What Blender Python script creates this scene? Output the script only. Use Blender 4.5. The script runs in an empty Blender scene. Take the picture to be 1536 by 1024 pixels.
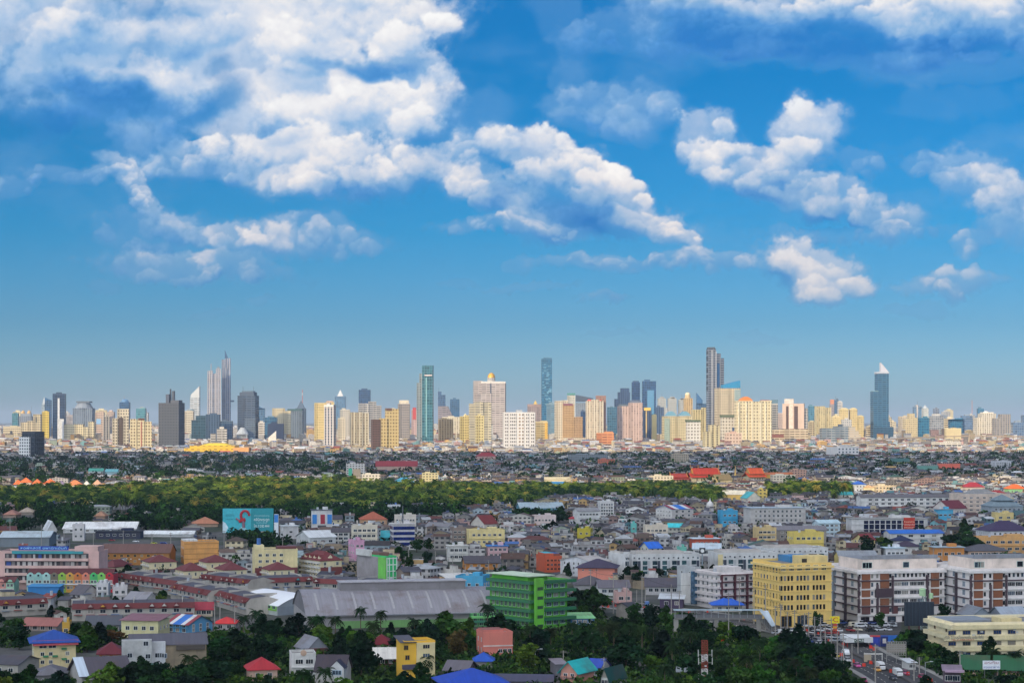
import bpy, math, random
import numpy as np
from mathutils import Vector, Matrix
R = math.radians
scene = bpy.context.scene
COL = scene.collection
# ---------------------------------------------------------------- camera, sky, sun, exposure
F, HOR, CH = 3000.0, 630.0, 85.0          # focal length in photo pixels, eye level row, eye height (m)
def dist(y): return CH * F / (y - HOR)     # ground distance of a photo row
def gx(px, d): return (px - 768.0) / F * d # metres to the side of the view axis
def gz(py, d): return CH - (py - HOR) * d / F
cam_d = bpy.data.cameras.new('camera'); cam = bpy.data.objects.new('camera', cam_d); COL.objects.link(cam)
cam.location = (0, 0, CH); cam.rotation_euler = (R(90), 0, 0)
cam_d.sensor_width = 36.0; cam_d.lens = 36.0 * F / 1536.0
cam_d.shift_y = (HOR - 512.0) / 1536.0
cam_d.clip_start = 5.0; cam_d.clip_end = 200000.0
scene.camera = cam
SUN_EL, SUN_SIDE = 21.0, 34.0              # elevation; degrees to the left of straight behind the camera
sdir = Vector((-math.sin(R(SUN_SIDE)) * math.cos(R(SUN_EL)), -math.cos(R(SUN_SIDE)) * math.cos(R(SUN_EL)), math.sin(R(SUN_EL))))
sun_d = bpy.data.lights.new('sun', 'SUN'); sun = bpy.data.objects.new('sun', sun_d); COL.objects.link(sun)
sun_d.energy = 3.9; sun_d.angle = R(0.5); sun_d.color = (1.0, 0.75, 0.43)
sun.rotation_euler = sdir.to_track_quat('Z', 'Y').to_euler()
vs = scene.view_settings
vs.view_transform = 'Standard'; vs.look = 'None'; vs.gamma = 1.0; vs.use_curve_mapping = False; vs.exposure = 0.0
SKY_STRENGTH = 0.11
cy = scene.cycles
cy.use_denoising = True
try: cy.denoiser = 'OPENIMAGEDENOISE'
except Exception: pass
cy.max_bounces = 5; cy.diffuse_bounces = 2; cy.glossy_bounces = 2; cy.transmission_bounces = 2; cy.volume_bounces = 0
cy.transparent_max_bounces = 8; cy.caustics_reflective = False; cy.caustics_refractive = False
cy.use_adaptive_sampling = True; cy.adaptive_threshold = 0.015

def lin(c):
 if isinstance(c, str):
  c = c.lstrip('#'); c = tuple(int(c[i:i + 2], 16) for i in (0, 2, 4))
 return tuple(((v / 255.0) / 12.92 if v <= 10 else ((v / 255.0 + 0.055) / 1.055) ** 2.4) for v in c)

# --- air: one Nishita sky for the light and the clear blue; clouds are laid on the sky dome below
AIR_TINT = [(0.0, (.50, .76, 1.25)), (.19, (.24, .53, .93)), (.38, (.09, .48, .86)), (.67, (.035, .43, .79)), (1.0, (.05, .46, .84))]
def make_world():
 w = bpy.data.worlds.new('World'); scene.world = w; w.use_nodes = True
 nt = w.node_tree; N = nt.nodes; L = nt.links; N.clear()
 tc = N.new('ShaderNodeTexCoord'); sp = N.new('ShaderNodeSeparateXYZ'); L.new(tc.outputs['Generated'], sp.inputs[0])
 z = N.new('ShaderNodeMath'); z.operation = 'MAXIMUM'; L.new(sp.outputs[2], z.inputs[0]); z.inputs[1].default_value = .004
 cb = N.new('ShaderNodeCombineXYZ'); L.new(sp.outputs[0], cb.inputs[0]); L.new(sp.outputs[1], cb.inputs[1]); L.new(z.outputs[0], cb.inputs[2])
 sky = N.new('ShaderNodeTexSky'); sky.sky_type = 'NISHITA'; sky.sun_disc = False; L.new(cb.outputs[0], sky.inputs[0])
 sky.sun_elevation = R(SUN_EL); sky.sun_rotation = R(180 + SUN_SIDE); sky.air_density = 1.0; sky.dust_density = .6; sky.ozone_density = 2.5; sky.altitude = 80
 m4 = N.new('ShaderNodeMath'); m4.operation = 'MULTIPLY'; L.new(sp.outputs[2], m4.inputs[0]); m4.inputs[1].default_value = 4.0
 gr = N.new('ShaderNodeValToRGB'); L.new(m4.outputs[0], gr.inputs[0]); cr = gr.color_ramp
 cr.elements[0].position = AIR_TINT[0][0]; cr.elements[0].color = (*AIR_TINT[0][1], 1); cr.elements[1].position = AIR_TINT[-1][0]; cr.elements[1].color = (*AIR_TINT[-1][1], 1)
 for pos, c in AIR_TINT[1:-1]:
  e = cr.elements.new(pos); e.color = (*c, 1)
 mx = N.new('ShaderNodeMixRGB'); mx.blend_type = 'MULTIPLY'; mx.inputs[0].default_value = 1; L.new(sky.outputs[0], mx.inputs[1]); L.new(gr.outputs[0], mx.inputs[2])
 # unseen broken cloud added over the rest of the sky (higher than the dome reaches): it whitens the light that falls in the shade
 cn = N.new('ShaderNodeTexNoise'); cn.inputs['Scale'].default_value = 3.2; cn.inputs['Detail'].default_value = 4; L.new(tc.outputs['Generated'], cn.inputs['Vector'])
 c1 = N.new('ShaderNodeMapRange'); c1.interpolation_type = 'SMOOTHSTEP'; L.new(cn.outputs[0], c1.inputs[0]); c1.inputs[1].default_value = .40; c1.inputs[2].default_value = .60
 # unseen cloud behind the camera, boosted as an added light on the near walls
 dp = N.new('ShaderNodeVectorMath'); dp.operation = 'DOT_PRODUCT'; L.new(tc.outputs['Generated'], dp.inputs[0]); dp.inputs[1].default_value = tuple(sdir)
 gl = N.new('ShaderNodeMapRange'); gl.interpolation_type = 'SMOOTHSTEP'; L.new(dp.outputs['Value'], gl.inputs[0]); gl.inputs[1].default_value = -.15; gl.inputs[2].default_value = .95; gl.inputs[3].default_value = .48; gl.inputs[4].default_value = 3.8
 bk = N.new('ShaderNodeMath'); bk.operation = 'MULTIPLY_ADD'; L.new(dp.outputs['Value'], bk.inputs[0]); bk.inputs[1].default_value = .42; L.new(sp.outputs[2], bk.inputs[2])
 c2 = N.new('ShaderNodeMapRange'); L.new(bk.outputs[0], c2.inputs[0]); c2.inputs[1].default_value = .20; c2.inputs[2].default_value = .34
 c3 = N.new('ShaderNodeMath'); c3.operation = 'MULTIPLY'; L.new(c1.outputs[0], c3.inputs[0]); L.new(c2.outputs[0], c3.inputs[1])
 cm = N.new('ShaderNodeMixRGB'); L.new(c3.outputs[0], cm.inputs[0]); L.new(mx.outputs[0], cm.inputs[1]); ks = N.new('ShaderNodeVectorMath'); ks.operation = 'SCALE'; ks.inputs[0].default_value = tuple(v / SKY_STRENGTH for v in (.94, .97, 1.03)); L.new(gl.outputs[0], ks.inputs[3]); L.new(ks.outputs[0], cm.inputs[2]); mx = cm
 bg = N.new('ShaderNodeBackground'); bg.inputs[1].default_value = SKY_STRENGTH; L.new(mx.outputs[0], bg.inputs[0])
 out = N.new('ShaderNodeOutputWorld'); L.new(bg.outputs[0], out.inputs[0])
make_world()
# ---------------------------------------------------------------- helpers: materials
MATS = {}
def new_mat(key):
 m = bpy.data.materials.new(key); m.use_nodes = True; nt = m.node_tree; nt.nodes.clear()
 o = nt.nodes.new('ShaderNodeOutputMaterial'); b = nt.nodes.new('ShaderNodeBsdfPrincipled'); nt.links.new(b.outputs[0], o.inputs[0])
 return m, nt, b
def mth(nt, op, a, b=None, c=None):
 n = nt.nodes.new('ShaderNodeMath'); n.operation = op
 for i, v in enumerate((a, b, c)):
  if v is None: continue
  if isinstance(v, (int, float)): n.inputs[i].default_value = v
  else: nt.links.new(v, n.inputs[i])
 return n.outputs[0]
def mix(nt, f, a, b, mode='MIX'):
 n = nt.nodes.new('ShaderNodeMixRGB'); n.blend_type = mode
 for i, v in enumerate((f, a, b)):
  if isinstance(v, (int, float)): n.inputs[i].default_value = v
  elif isinstance(v, tuple): n.inputs[i].default_value = (*v[:3], 1)
  else: nt.links.new(v, n.inputs[i])
 return n.outputs[0]
def noise(nt, vec, scale, detail=4, rough=.6):
 n = nt.nodes.new('ShaderNodeTexNoise'); n.inputs['Scale'].default_value = scale; n.inputs['Detail'].default_value = detail; n.inputs['Roughness'].default_value = rough
 if vec is not None: nt.links.new(vec, n.inputs['Vector'])
 return n.outputs[0]
def ramp01(nt, v, a, b):
 n = nt.nodes.new('ShaderNodeMapRange'); nt.links.new(v, n.inputs[0]); n.inputs[1].default_value = a; n.inputs[2].default_value = b
 return n.outputs[0]
def objco(nt, sc=(1, 1, 1)):
 t = nt.nodes.new('ShaderNodeTexCoord'); m = nt.nodes.new('ShaderNodeVectorMath'); m.operation = 'MULTIPLY'; nt.links.new(t.outputs['Object'], m.inputs[0]); m.inputs[1].default_value = sc
 return m.outputs[0]
def stained(nt, col, amt, sc=1.0):
 """blotches and rain streaks worn into a surface"""
 a = ramp01(nt, noise(nt, objco(nt), .16 * sc, 5), .35, .75); s = ramp01(nt, noise(nt, objco(nt, (1.1, 1.1, .10)), .8 * sc, 4), .45, .85)
 f = mth(nt, 'MAXIMUM', a, s); f = mth(nt, 'MULTIPLY', f, min(amt * 1.7, .8))
 return mix(nt, f, col, (.10, .085, .07))
def paint(c, rough=.75, stain=.28):
 k = ('paint', c, rough, stain)
 if k not in MATS:
  m, nt, b = new_mat('paint'); nt.links.new(stained(nt, mix(nt, 0.0, lin(c), (0, 0, 0)), stain), b.inputs['Base Color']); b.inputs['Roughness'].default_value = rough; MATS[k] = m
 return MATS[k]
def roofing(c, kind='metal'):
 k = ('roof', c, kind)
 if k not in MATS:
  m, nt, b = new_mat('roof_' + kind); col = lin(c)
  big = noise(nt, objco(nt), .11, 5, .65); sheet = noise(nt, objco(nt, (1.0, .06, .06)), 1.1, 2)
  v = mix(nt, ramp01(nt, sheet, .3, .7), tuple(x * .84 for x in col), tuple(min(1, x * 1.08) for x in col))
  if kind == 'metal': v = mix(nt, mth(nt, 'MULTIPLY', ramp01(nt, big, .50, .72), .55), v, (.11, .055, .03))
  else: v = mix(nt, mth(nt, 'MULTIPLY', ramp01(nt, big, .40, .75), .45), v, tuple(x * .38 + .012 for x in col))
  nt.links.new(v, b.inputs['Base Color']); b.inputs['Roughness'].default_value = .55 if kind == 'metal' else .8; MATS[k] = m
 return MATS[k]
def glass(c='#1c2733', rough=.12):
 k = ('glass', c, rough)
 if k not in MATS:
  m, nt, b = new_mat('glass'); n = ramp01(nt, noise(nt, objco(nt), .9, 2), .3, .7); col = lin(c)
  nt.links.new(mix(nt, n, tuple(x * .5 for x in col), tuple(x * 1.6 for x in col)), b.inputs['Base Color']); b.inputs['Roughness'].default_value = rough; b.inputs['Specular IOR Level'].default_value = .6; MATS[k] = m
 return MATS[k]
def plain(c, rough=.6, metal=0.0):
 k = ('plain', c, rough, metal)
 if k not in MATS:
  m, nt, b = new_mat('plain'); n = ramp01(nt, noise(nt, objco(nt), .7, 3), .3, .7); col = lin(c)
  nt.links.new(mix(nt, n, tuple(x * .86 for x in col), tuple(min(1, x * 1.08) for x in col)), b.inputs['Base Color']); b.inputs['Roughness'].default_value = rough; b.inputs['Metallic'].default_value = metal; MATS[k] = m
 return MATS[k]
def facade(wall, pane, bay=4.6, floor=6.4, fu=.42, fv=.45, stain=.14, band=0.0, rough=.7, prough=.25):
 """a wall with its pattern of window openings, laid out in metres along the wall (UV)"""
 k = ('facade', wall, pane, bay, floor, fu, fv, stain, band, prough)
 if k not in MATS:
  m, nt, b = new_mat('facade'); uv = nt.nodes.new('ShaderNodeUVMap'); uv.uv_map = 'UVMap'; s = nt.nodes.new('ShaderNodeSeparateXYZ'); nt.links.new(uv.outputs[0], s.inputs[0])
  u = mth(nt, 'DIVIDE', s.outputs[0], bay); v = mth(nt, 'DIVIDE', s.outputs[1], floor)
  def win(x, f): return mth(nt, 'LESS_THAN', mth(nt, 'ABSOLUTE', mth(nt, 'SUBTRACT', mth(nt, 'FRACT', x), .5)), f / 2)
  mask = mth(nt, 'MULTIPLY', win(u, fu), win(v, fv))
  cell = nt.nodes.new('ShaderNodeCombineXYZ'); nt.links.new(mth(nt, 'FLOOR', u), cell.inputs[0]); nt.links.new(mth(nt, 'FLOOR', v), cell.inputs[1])
  wn = nt.nodes.new('ShaderNodeTexWhiteNoise'); nt.links.new(cell.outputs[0], wn.inputs['Vector'])
  wc, pc = tuple(v * .80 for v in lin(wall)), tuple(v * .7 for v in lin(pane))
  pn = mix(nt, wn.outputs[0], tuple(x * .62 for x in pc), tuple(min(1, x * 1.5) for x in pc))
  wl = stained(nt, mix(nt, 0.0, wc, (0, 0, 0)), stain, .25)
  if band:
   bu = mth(nt, 'LESS_THAN', mth(nt, 'FRACT', mth(nt, 'DIVIDE', s.outputs[0], bay * 5)), band); wl = mix(nt, mth(nt, 'MULTIPLY', bu, .55), wl, tuple(x * .45 for x in wc))
  nt.links.new(mix(nt, mask, wl, pn), b.inputs['Base Color'])
  nt.links.new(mth(nt, 'MULTIPLY_ADD', mask, prough - rough, rough), b.inputs['Roughness']); MATS[k] = m
 return MATS[k]
def tinted(kind, rough=.4):
 """a material whose colour is the object's own paint colour"""
 k = ('tinted', kind)
 if k not in MATS:
  m, nt, b = new_mat(kind); oi = nt.nodes.new('ShaderNodeObjectInfo'); n = ramp01(nt, noise(nt, objco(nt), 1.5, 3), .35, .7)
  nt.links.new(mix(nt, mth(nt, 'MULTIPLY', n, .18), oi.outputs['Color'], (.12, .10, .08)), b.inputs['Base Color']); b.inputs['Roughness'].default_value = rough; MATS[k] = m
 return MATS[k]
# ---------------------------------------------------------------- helpers: meshes
class MB:
 """collects faces (with material slot and UV in metres) and links them as ONE mesh object"""
 def __init__(s): s.v = []; s.f = []; s.m = []; s.uv = []
 def face(s, pts, m=0, uv=None):
  i = len(s.v); s.v += [tuple(p) for p in pts]; s.f.append(tuple(range(i, i + len(pts)))); s.m.append(m)
  s.uv += uv if uv else [(p[0], p[1]) for p in pts]; return s
 def box(s, x0, x1, y0, y1, z0, z1, m=0, top=None, bot=False):
  t = m if top is None else top; w, d = x1 - x0, y1 - y0
  s.face([(x0, y0, z0), (x1, y0, z0), (x1, y0, z1), (x0, y0, z1)], m, [(0, z0), (w, z0), (w, z1), (0, z1)])
  s.face([(x1, y0, z0), (x1, y1, z0), (x1, y1, z1), (x1, y0, z1)], m, [(w, z0), (w + d, z0), (w + d, z1), (w, z1)])
  s.face([(x1, y1, z0), (x0, y1, z0), (x0, y1, z1), (x1, y1, z1)], m, [(0, z0), (w, z0), (w, z1), (0, z1)])
  s.face([(x0, y1, z0), (x0, y0, z0), (x0, y0, z1), (x0, y1, z1)], m, [(-d, z0), (0, z0), (0, z1), (-d, z1)])
  s.face([(x0, y0, z1), (x1, y0, z1), (x1, y1, z1), (x0, y1, z1)], t)
  if bot: s.face([(x0, y1, z0), (x1, y1, z0), (x1, y0, z0), (x0, y0, z0)], m)
  return s
 def prism(s, poly, z0, z1, m=0, top=None, poly1=None):
  """vertical prism (or taper when poly1 is given); poly runs counter-clockwise seen from above"""
  q = poly1 or poly; n = len(poly); run = 0
  for i in range(n):
   a, b, a1, b1 = poly[i], poly[(i + 1) % n], q[i], q[(i + 1) % n]; w = math.hypot(b[0] - a[0], b[1] - a[1])
   s.face([(*a, z0), (*b, z0), (*b1, z1), (*a1, z1)], m, [(run, z0), (run + w, z0), (run + w, z1), (run, z1)]); run += w
  s.face([(*p, z1) for p in q], m if top is None else top); return s
 def cyl(s, cx, cy_, r, z0, z1, m=0, n=12, r1=None, top=None):
  r1 = r if r1 is None else r1
  p = [(cx + r * math.cos(2 * math.pi * i / n), cy_ + r * math.sin(2 * math.pi * i / n)) for i in range(n)]; q = [(cx + r1 * math.cos(2 * math.pi * i / n), cy_ + r1 * math.sin(2 * math.pi * i / n)) for i in range(n)]
  return s.prism(p, z0, z1, m, top, q)
 def dome(s, cx, cy_, r, z0, h, m=0, n=14, k=5):
  for j in range(k):
   a, b = math.pi / 2 * j / k, math.pi / 2 * (j + 1) / k; s.cyl(cx, cy_, r * math.cos(a), z0 + h * math.sin(a), z0 + h * math.sin(b), m, n, max(r * math.cos(b), .01))
  return s
 def gable(s, x0, x1, y0, y1, z0, h, m=0, wall=None, over=.5, axis='x', t=.18):
  """two slopes; ridge along x (axis 'x') or along y; gable ends get slot `wall`"""
  if axis == 'y':
   t_ = MB().gable(y0, y1, -x1, -x0, z0, h, m, wall, over, 'x', t)
   for f, mm in zip(t_.f, t_.m): s.face([(-t_.v[i][1], t_.v[i][0], t_.v[i][2]) for i in f], mm, [(t_.v[i][0], t_.v[i][1]) for i in f])
   return s
  ym = (y0 + y1) / 2; sl = h / (ym - y0); e = z0 - over * sl; a0, a1 = x0 - over, x1 + over
  s.face([(a0, y0 - over, e), (a1, y0 - over, e), (a1, ym, z0 + h), (a0, ym, z0 + h)], m); s.face([(a1, y1 + over, e), (a0, y1 + over, e), (a0, ym, z0 + h), (a1, ym, z0 + h)], m)
  s.face([(a0, y0 - over, e - t), (a0, ym, z0 + h - t), (a1, ym, z0 + h - t), (a1, y0 - over, e - t)], m); s.face([(a1, y1 + over, e - t), (a1, ym, z0 + h - t), (a0, ym, z0 + h - t), (a0, y1 + over, e - t)], m)
  s.face([(a0, y0 - over, e - t), (a1, y0 - over, e - t), (a1, y0 - over, e), (a0, y0 - over, e)], m); s.face([(a1, y1 + over, e - t), (a0, y1 + over, e - t), (a0, y1 + over, e), (a1, y1 + over, e)], m)
  for xx, sg in ((a0, -1), (a1, 1)):
   p = [(xx, y0 - over, e), (xx, ym, z0 + h), (xx, ym, z0 + h - t), (xx, y0 - over, e - t)]; q = [(xx, y1 + over, e), (xx, y1 + over, e - t), (xx, ym, z0 + h - t), (xx, ym, z0 + h)]
   s.face(p if sg < 0 else p[::-1], m); s.face(q if sg < 0 else q[::-1], m)
  if wall is not None:
   s.face([(x0, y1, z0 - .02), (x0, y0, z0 - .02), (x0, ym, z0 + h - t - .02)], wall); s.face([(x1, y0, z0 - .02), (x1, y1, z0 - .02), (x1, ym, z0 + h - t - .02)], wall)
  return s
 def hip(s, x0, x1, y0, y1, z0, h, m=0, over=.6, t=.2):
  a0, a1, b0, b1 = x0 - over, x1 + over, y0 - over, y1 + over; w, d = a1 - a0, b1 - b0
  if w >= d: r0, r1 = (a0 + d / 2, (b0 + b1) / 2), (a1 - d / 2, (b0 + b1) / 2)
  else: r0, r1 = ((a0 + a1) / 2, b0 + w / 2), ((a0 + a1) / 2, b1 - w / 2)
  A, B, C_, D_ = (a0, b0, z0), (a1, b0, z0), (a1, b1, z0), (a0, b1, z0); P, Q = (*r0, z0 + h), (*r1, z0 + h)
  if w >= d: s.face([A, B, Q, P], m); s.face([C_, D_, P, Q], m); s.face([B, C_, Q], m); s.face([D_, A, P], m)
  else: s.face([A, B, P], m); s.face([B, C_, Q, P], m); s.face([C_, D_, Q], m); s.face([D_, A, P, Q], m)
  s.box(a0, a1, b0, b1, z0 - t, z0, m, bot=True); s.f.pop(-2); s.m.pop(-2); del s.uv[-8:-4]
  return s
 def bar(s, a, b, r, m=0, n=4):
  a, b = Vector(a), Vector(b); d = (b - a).normalized(); u = d.orthogonal().normalized(); w = d.cross(u)
  ring = lambda c: [c + r * (math.cos(2 * math.pi * i / n + .785) * u + math.sin(2 * math.pi * i / n + .785) * w) for i in range(n)]
  A, B = ring(a), ring(b)
  for i in range(n): s.face([A[i], A[(i + 1) % n], B[(i + 1) % n], B[i]], m)
  s.face(A[::-1], m); s.face(B, m); return s
 def mesh(s, name, mats):
  me = bpy.data.meshes.new(name); me.from_pydata(s.v, [], s.f); ul = me.uv_layers.new(name='UVMap'); ul.data.foreach_set('uv', np.array(s.uv, np.float32).ravel())
  for m in mats: me.materials.append(m)
  me.polygons.foreach_set('material_index', s.m); me.update(); return me
 def build(s, name, mats, parent=None, loc=(0, 0, 0), rz=0):
  return link(name, s.mesh(name, mats if isinstance(mats, (list, tuple)) else [mats]), parent, loc, rz)
def link(name, data, parent=None, loc=(0, 0, 0), rz=0):
 if name == 'window': data = WR.choice(WVAR[data.name])
 o = bpy.data.objects.new(name, data); COL.objects.link(o); o.location = loc; o.rotation_euler = (0, 0, rz)
 if parent is not None: o.parent = parent
 return o
def tag(o, label=None, cat=None, group=None, kind=None):
 for k, v in (('label', label), ('category', cat), ('group', group), ('kind', kind)):
  if v: o[k] = v
 return o
def copy_tree(o, parent=None):
 c = o.copy(); COL.objects.link(c)
 if parent is not None: c.parent = parent
 for ch in KIDS.get(o.name, ()): copy_tree(ch, c)
 return c
KIDS = {}
WVAR, WR = {}, random.Random(6)      # each window size comes with a dark pane, blue-grey panes and a drawn curtain
def bulk(name, V, Fq, mats, mi=None, uv=None, col=None):
 """one mesh from numpy arrays: V (n,3), Fq (m,4) quads"""
 me = bpy.data.meshes.new(name); n, m = len(V), len(Fq)
 me.vertices.add(n); me.vertices.foreach_set('co', np.asarray(V, np.float32).ravel()); me.loops.add(m * 4); me.loops.foreach_set('vertex_index', np.asarray(Fq, np.int32).ravel())
 me.polygons.add(m); me.polygons.foreach_set('loop_start', np.arange(0, m * 4, 4, dtype=np.int32))
 for k in mats: me.materials.append(k)
 if mi is not None: me.polygons.foreach_set('material_index', np.asarray(mi, np.int32))
 if uv is not None: me.uv_layers.new(name='UVMap').data.foreach_set('uv', np.asarray(uv, np.float32).ravel())
 if col is not None:
  a = me.attributes.new('Col', 'FLOAT_COLOR', 'FACE'); a.data.foreach_set('color', np.asarray(col, np.float32).ravel())
 me.update(calc_edges=True); return me
HEROES = []      # (words, x0, x1, ytop, ybase, distance) of everything placed by hand, for spacing and for saying what stands beside it
AUTO = []        # things waiting for a label of their own: (object, what it looks like, px, py)
def hero(words_, x0, x1, yt, yb, d): HEROES.append((words_, x0, x1, yt, yb, d))
# ---------------------------------------------------------------- clouds of the sky dome
CLOUDS = [  # photo col, row, half width, half height, tilt, strength, lift of the light (+ bright, - in shade)
 (455,150,190,150,0,1.15,.10),(590,150,80,80,0,1.0,.15),(555,22,150,52,6,1.05,.15),(500,258,170,52,0,1.0,.0),(330,248,140,30,-5,.62,-.12),(225,205,50,62,0,.45,-.15),
 (400,60,100,90,0,.95,.12),(120,60,200,110,0,.72,.0),(240,120,120,80,10,.66,-.12),(70,140,120,58,8,.50,-.30),(20,30,150,90,0,.70,.05),(300,40,80,60,0,.62,0),
 (110,262,75,18,4,.40,-.25),(5,275,55,18,0,.36,-.3),(205,288,95,16,42,.62,.05),(300,352,22,15,0,.45,0),(240,352,85,36,0,.42,-.38),(290,402,140,24,3,.58,-.16),
 (385,368,72,28,5,.70,-.06),(495,360,85,28,8,.50,-.2),(690,225,34,32,0,.62,.05),(745,285,85,34,12,.75,.10),(825,240,100,42,16,.95,.04),(930,292,115,34,30,.9,.0),
 (1012,345,50,16,40,.75,.08),(850,318,120,50,8,.52,-.55),(790,345,130,15,3,.46,-.16),(850,125,26,36,-20,.26,-.3),(930,165,110,42,0,.45,-.34),(720,170,60,40,0,.20,-.4),
 (1070,215,50,48,0,.85,-.06),(1130,262,100,36,14,.8,-.14),(1203,216,42,70,8,.86,-.02),(1225,300,120,32,8,.72,-.16),(1330,322,68,26,6,.66,-.08),(1290,350,150,15,0,.32,-.2),
 (1290,250,48,22,12,.32,-.25),(1050,4,140,38,8,.60,-.02),(1390,4,260,50,3,.88,.02),(1460,105,170,24,-4,.26,-.25),(840,40,60,38,40,.27,-.25),(1490,285,90,40,24,.6,-.02),
 (1400,250,40,20,0,.36,-.15),(1470,366,32,22,-10,.46,.05),(1545,330,60,60,0,.55,-.05),(1215,405,82,42,14,.95,.0),(1080,396,62,18,0,.55,0),(945,392,130,13,0,.46,-.2),
 (1430,428,80,22,0,.62,-.1),(1380,465,50,14,0,.24,-.2),(905,449,50,11,0,.30,-.1),(800,428,70,6,0,.26,-.1),(1145,500,45,10,0,.17,-.1),(780,395,22,14,0,.28,-.1),
 (690,422,30,8,0,.18,-.1),(160,430,24,11,0,.22,-.2),(395,449,22,9,0,.22,-.1),(320,470,34,8,0,.16,-.1),(1440,160,90,30,0,.20,-.35),(930,505,60,7,0,.14,-.1),(1320,62,330,46,0,.66,-.74),(1010,58,170,44,0,.5,-.72),(560,95,110,26,8,.55,-.22)]
SHADES = [  # col, row, half width, half height, tilt, darkening, opening
 (338,104,24,26,0,.1,.35),(325,160,60,26,-30,.32,.45),(560,98,95,20,-8,.34,.25),(170,150,110,34,10,.30,.25),(60,205,120,40,0,.3,.5),(310,290,80,22,0,.2,.6),(420,205,60,24,20,.20,0),(545,288,120,22,0,.16,0),
 (250,20,70,22,0,.15,.2),(450,110,50,40,30,.10,0),(210,75,60,24,-20,.22,.1),(640,245,26,60,10,.18,.2),(880,320,90,30,25,.22,0),(745,250,50,12,10,.2,.2),(1190,275,70,22,5,.24,0),(1170,420,30,18,20,.3,.1),(1240,330,80,14,5,.22,0),
 (1250,60,90,40,0,.3,.35),(1080,45,90,30,0,.25,.2),(1420,62,140,18,0,.22,0),(1120,290,60,18,15,.16,0)]
def vnoise(x, y, seed):
 """smooth value noise on arrays"""
 xi = np.floor(x).astype(np.int64); yi = np.floor(y).astype(np.int64); fx = x - xi; fy = y - yi
 fx = fx * fx * fx * (fx * (fx * 6 - 15) + 10); fy = fy * fy * fy * (fy * (fy * 6 - 15) + 10)
 tab = np.random.RandomState(seed).rand(256, 256).astype(np.float32)
 a = tab[yi & 255, xi & 255]; b = tab[yi & 255, (xi + 1) & 255]; c = tab[(yi + 1) & 255, xi & 255]; d = tab[(yi + 1) & 255, (xi + 1) & 255]
 return (a + (b - a) * fx) * (1 - fy) + (c + (d - c) * fx) * fy
def fbm(x, y, oct_, seed, rough=.5):
 s = 0; a = 1.0; t = 0.0
 for o in range(oct_):
  s = s + a * vnoise(x * 2 ** o + 17.3 * o, y * 2 ** o + 9.1 * o, seed + o); t += a; a *= rough
 return s / t - .5
def puffs(x, y, seed):
 """rounded cells: 1 at a cell's heart, 0 at its rim"""
 xi = np.floor(x).astype(np.int64); yi = np.floor(y).astype(np.int64); rs = np.random.RandomState(seed)
 jx = rs.rand(256, 256); jy = rs.rand(256, 256); jr = rs.rand(256, 256) * .45 + .75
 best = np.zeros_like(x)
 for dx in (-1, 0, 1):
  for dy in (-1, 0, 1):
   cx = xi + dx; cy_ = yi + dy; k = (cy_ & 255, cx & 255)
   d2 = ((cx + jx[k] - x) ** 2 + (cy_ + jy[k] - y) ** 2) / jr[k] ** 2
   best = np.maximum(best, np.sqrt(np.maximum(0, 1 - d2)) * jr[k])
 return best
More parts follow.
